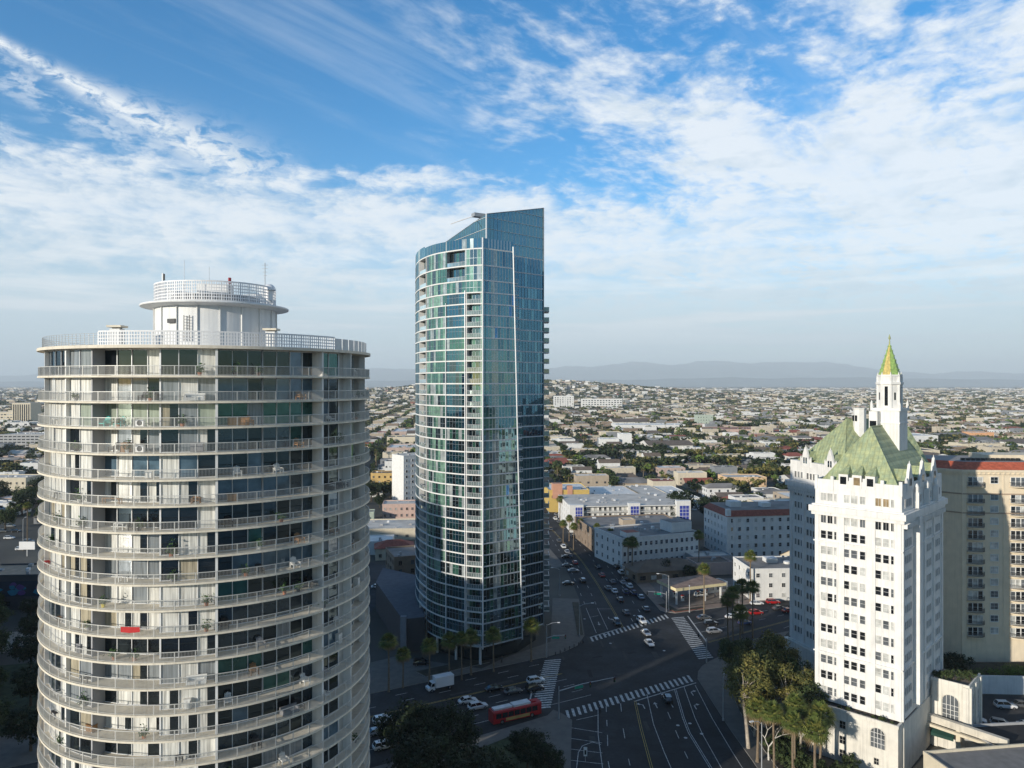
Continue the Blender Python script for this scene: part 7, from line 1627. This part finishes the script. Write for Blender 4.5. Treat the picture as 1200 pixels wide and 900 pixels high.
# rows of big clipped dark trees
for (xa, ya, xb, yb, n) in ((72, 715, 102, 722, 6), (112, 705, 145, 712, 5), (100, 790, 175, 800, 9), (150, 660, 205, 665, 7), (215, 640, 260, 648, 5), (560, 640, 600, 650, 4), (330, 720, 400, 735, 8)):
    for i in range(n): trees.append((tree_t[i % 2 * 2], lerp(xa, xb, i / (n - 1)), lerp(ya, yb, i / (n - 1)), 0, i, 1.7, 1.7, 1.55))
rg = random.Random(5)
for i in range(260):
    y0 = 480 * (2500 / 480) ** rg.random(); x0 = y0 * rg.uniform(-.75, .8); n = rg.randrange(4, 13); along = rg.random() < .5
    for k in range(n):
        x, y = (x0 + 9 * k, y0 + rg.uniform(-2, 2)) if along else (x0 + rg.uniform(-14, 14), y0 + rg.uniform(-12, 12)); s_ = rg.uniform(1.2, 1.9)
        if free(x, y) and y > 470: trees.append((tree_t[rg.choice([0, 2, 0, 1, 3])], x, y, 0, k, s_, s_, s_ * .85))
for i in range(45):
    y = 600 * (2400 / 600) ** rg.random(); x = y * rg.uniform(-.7, .78)
    if free(x, y): b_ = rg.uniform(2, 4.5); cand.append((TPL[rg.choice([0, 1, 2, 3, 9, 10, 11, 12])], x, y, 0, GA + math.pi / 2 * rg.randrange(2), b_, b_ * rg.uniform(.5, 1), rg.uniform(1.0, 1.9)))
DIST = lambda it: it[2]
def place_text(x, y, wn):
    px = 600 + x / y * F
    if wn == 'left': return 'at the left edge'
    if wn == 'gap': return 'between the two towers'
    if wn == 'east': return 'beyond the chateau'
    return 'right of the glass tower' if px < 735 else 'right of centre' if px < 830 else 'left of the chateau'
def band_text(y): return 'near' if y < 620 else 'midway' if y < 850 else 'far'
def split(items, n):
    vis, rest = [], []
    for it in sorted(items, key=DIST): (vis if len(vis) < n and window_of(it[1], it[2]) else rest).append(it)
    return vis, rest
iv, rest = split(cand, 285)
for it in iv:
    tp, x, y = it[0], it[1], it[2]; wn = window_of(x, y); rf = {'flat': tp['roof'] + ' flat roof', 'gable': tp['roof'] + ' gabled roof', 'hip': tp['roof'] + ' hipped roof'}[tp['kind']]
    lab = '%s %s house, %s, %s %s' % (tp['wall'], tp['storeys'], rf, band_text(y), place_text(x, y, wn))
    one(tp, 'city_house', *it[1:], lab, 'house', 'houses of the low city: ' + place_text(x, y, wn))
merge('far_houses', rest, 'low houses of the city filling the plain', 'houses')
iv, rest_t = split(trees, 240)
for it in iv: wn = window_of(it[1], it[2]); one(it[0], 'city_tree', *it[1:], '%s tree among the houses, %s %s' % (it[0]['nm'], band_text(it[2]), place_text(it[1], it[2], wn)), 'tree', 'trees among the houses: ' + place_text(it[1], it[2], wn))
iv, rest_p = split(palms, 90)
for it in iv: wn = window_of(it[1], it[2], 12) or 'right'; one(it[0], 'city_palm', *it[1:], 'palm above the houses, %s %s' % (band_text(it[2]), place_text(it[1], it[2], wn)), 'palm', 'palms above the houses: ' + place_text(it[1], it[2], wn))
# farther than the street grid: thinner, larger pieces, up the hill and to the horizon
fh, ft = [], []
for i in range(42000):
    y = 2560 * (11500 / 2560) ** (rq.random() ** 1.15); x = y * rq.uniform(-.8, .8); sc_ = lerp(1.0, 2.8, smooth(2500, 9000, y)) ; z = hill_z(x, y) - .3
    if rq.random() < .30: fh.append((TPL[rq.randrange(len(TPL))], x, y, z, GA + math.pi / 2 * rq.randrange(4), sc_ * rq.uniform(.8, 1.6), sc_ * rq.uniform(.8, 1.4), rq.uniform(1.0, 1.5) * (1 + .25 * sc_)))
    else: s_ = sc_ * rq.uniform(.9, 1.8); ft.append((tree_t[rq.randrange(5)], x, y, z, rq.uniform(0, 6), s_ * 1.6, s_ * 1.3, rq.uniform(1.1, 2.0) * (1 + .12 * sc_)))
for i in range(1500):
    x, y = rq.gauss(60, 750), rq.gauss(3900, 420); z = hill_z(x, y) - .3
    if z < 12 or y < 2600: continue
    if rq.random() < .55: fh.append((TPL[rq.randrange(len(TPL))], x, y, z, rq.uniform(0, 6), rq.uniform(1, 2.4), rq.uniform(1, 1.8), rq.uniform(1, 1.8)))
    else: s_ = rq.uniform(1.3, 2.4); ft.append((tree_t[rq.randrange(5)], x, y, z, 0, s_, s_, s_))
merge('distant_houses', fh, 'pale roofs of the far city up to the horizon and over the low hill', 'houses')
merge('city_trees', rest_t + rest_p + ft, 'trees and palms scattered through the far city', 'trees')
# the low hill
b = MB(); n = 60; hm_ = M('hill_ground', (.09, .09, .06), .95, var=.4, scale=.01); ids = [[b.p(60 + (i - n / 2) * 90, 4100 + (j - n / 2) * 75, hill_z(60 + (i - n / 2) * 90, 4100 + (j - n / 2) * 75) - .5) for i in range(n + 1)] for j in range(n + 1)]
for j in range(n):
    for i in range(n): b.fi([ids[j][i], ids[j][i + 1], ids[j + 1][i + 1], ids[j + 1][i]], hm_)
struct(b, 'hill')
# mountains across the plain
def fbm(x, seed):
    r = random.Random(seed); s_ = 0; a = 1
    for o in range(7): s_ += a * math.sin(x * (2 ** o) * 1.7 + r.uniform(0, 6.28)) * math.sin(x * (2 ** o) * 1.13 + r.uniform(0, 6.28)); a *= .52
    return s_
rock = M('mountain_rock', (.11, .13, .13), .95, var=.3, scale=.001)
def range_(name, D, prof, depth, seed, rough_):
    b = MB(); px = np.arange(-260, 1460, 4.0); rows = 9; grid = []
    for j in range(rows):
        u = j / (rows - 1); sh = math.sin(math.pi * min(u * 1.25, 1) / 2) if u < .8 else 1 - (u - .8) * 3; row = []
        for p in px:
            hgt = np.interp(p, [q[0] for q in prof], [450 - q[1] for q in prof]) / F * D; hgt = max(hgt + H, 0) + rough_ * fbm(p / 34 + j * .35, seed) * min(1, hgt / 200) ; y = D + (u - .8) * depth; row.append(b.p((p - 600) / F * D, y, -20 + (hgt + 20) * max(sh, 0)))
        grid.append(row)
    for r0, r1 in zip(grid, grid[1:]):
        for i in range(len(r0) - 1): b.fi([r0[i], r0[i + 1], r1[i + 1], r1[i]], rock)
    struct(b, name)
range_('mountain_range', 38000, [(-260, 440), (0, 441), (60, 440), (430, 434), (470, 432), (560, 433), (640, 430), (700, 429), (745, 426), (790, 428), (845, 423), (885, 427), (930, 423.5), (962, 424), (990, 429), (1030, 434), (1080, 439), (1130, 437), (1200, 440), (1460, 441)], 9000, 3, 85)
range_('foothills', 25000, [(-260, 447), (0, 447), (430, 446), (640, 445.5), (760, 444.5), (850, 442), (900, 443.5), (1000, 442.5), (1080, 443.5), (1200, 445), (1460, 446)], 3000, 8, 16)
b = MB()
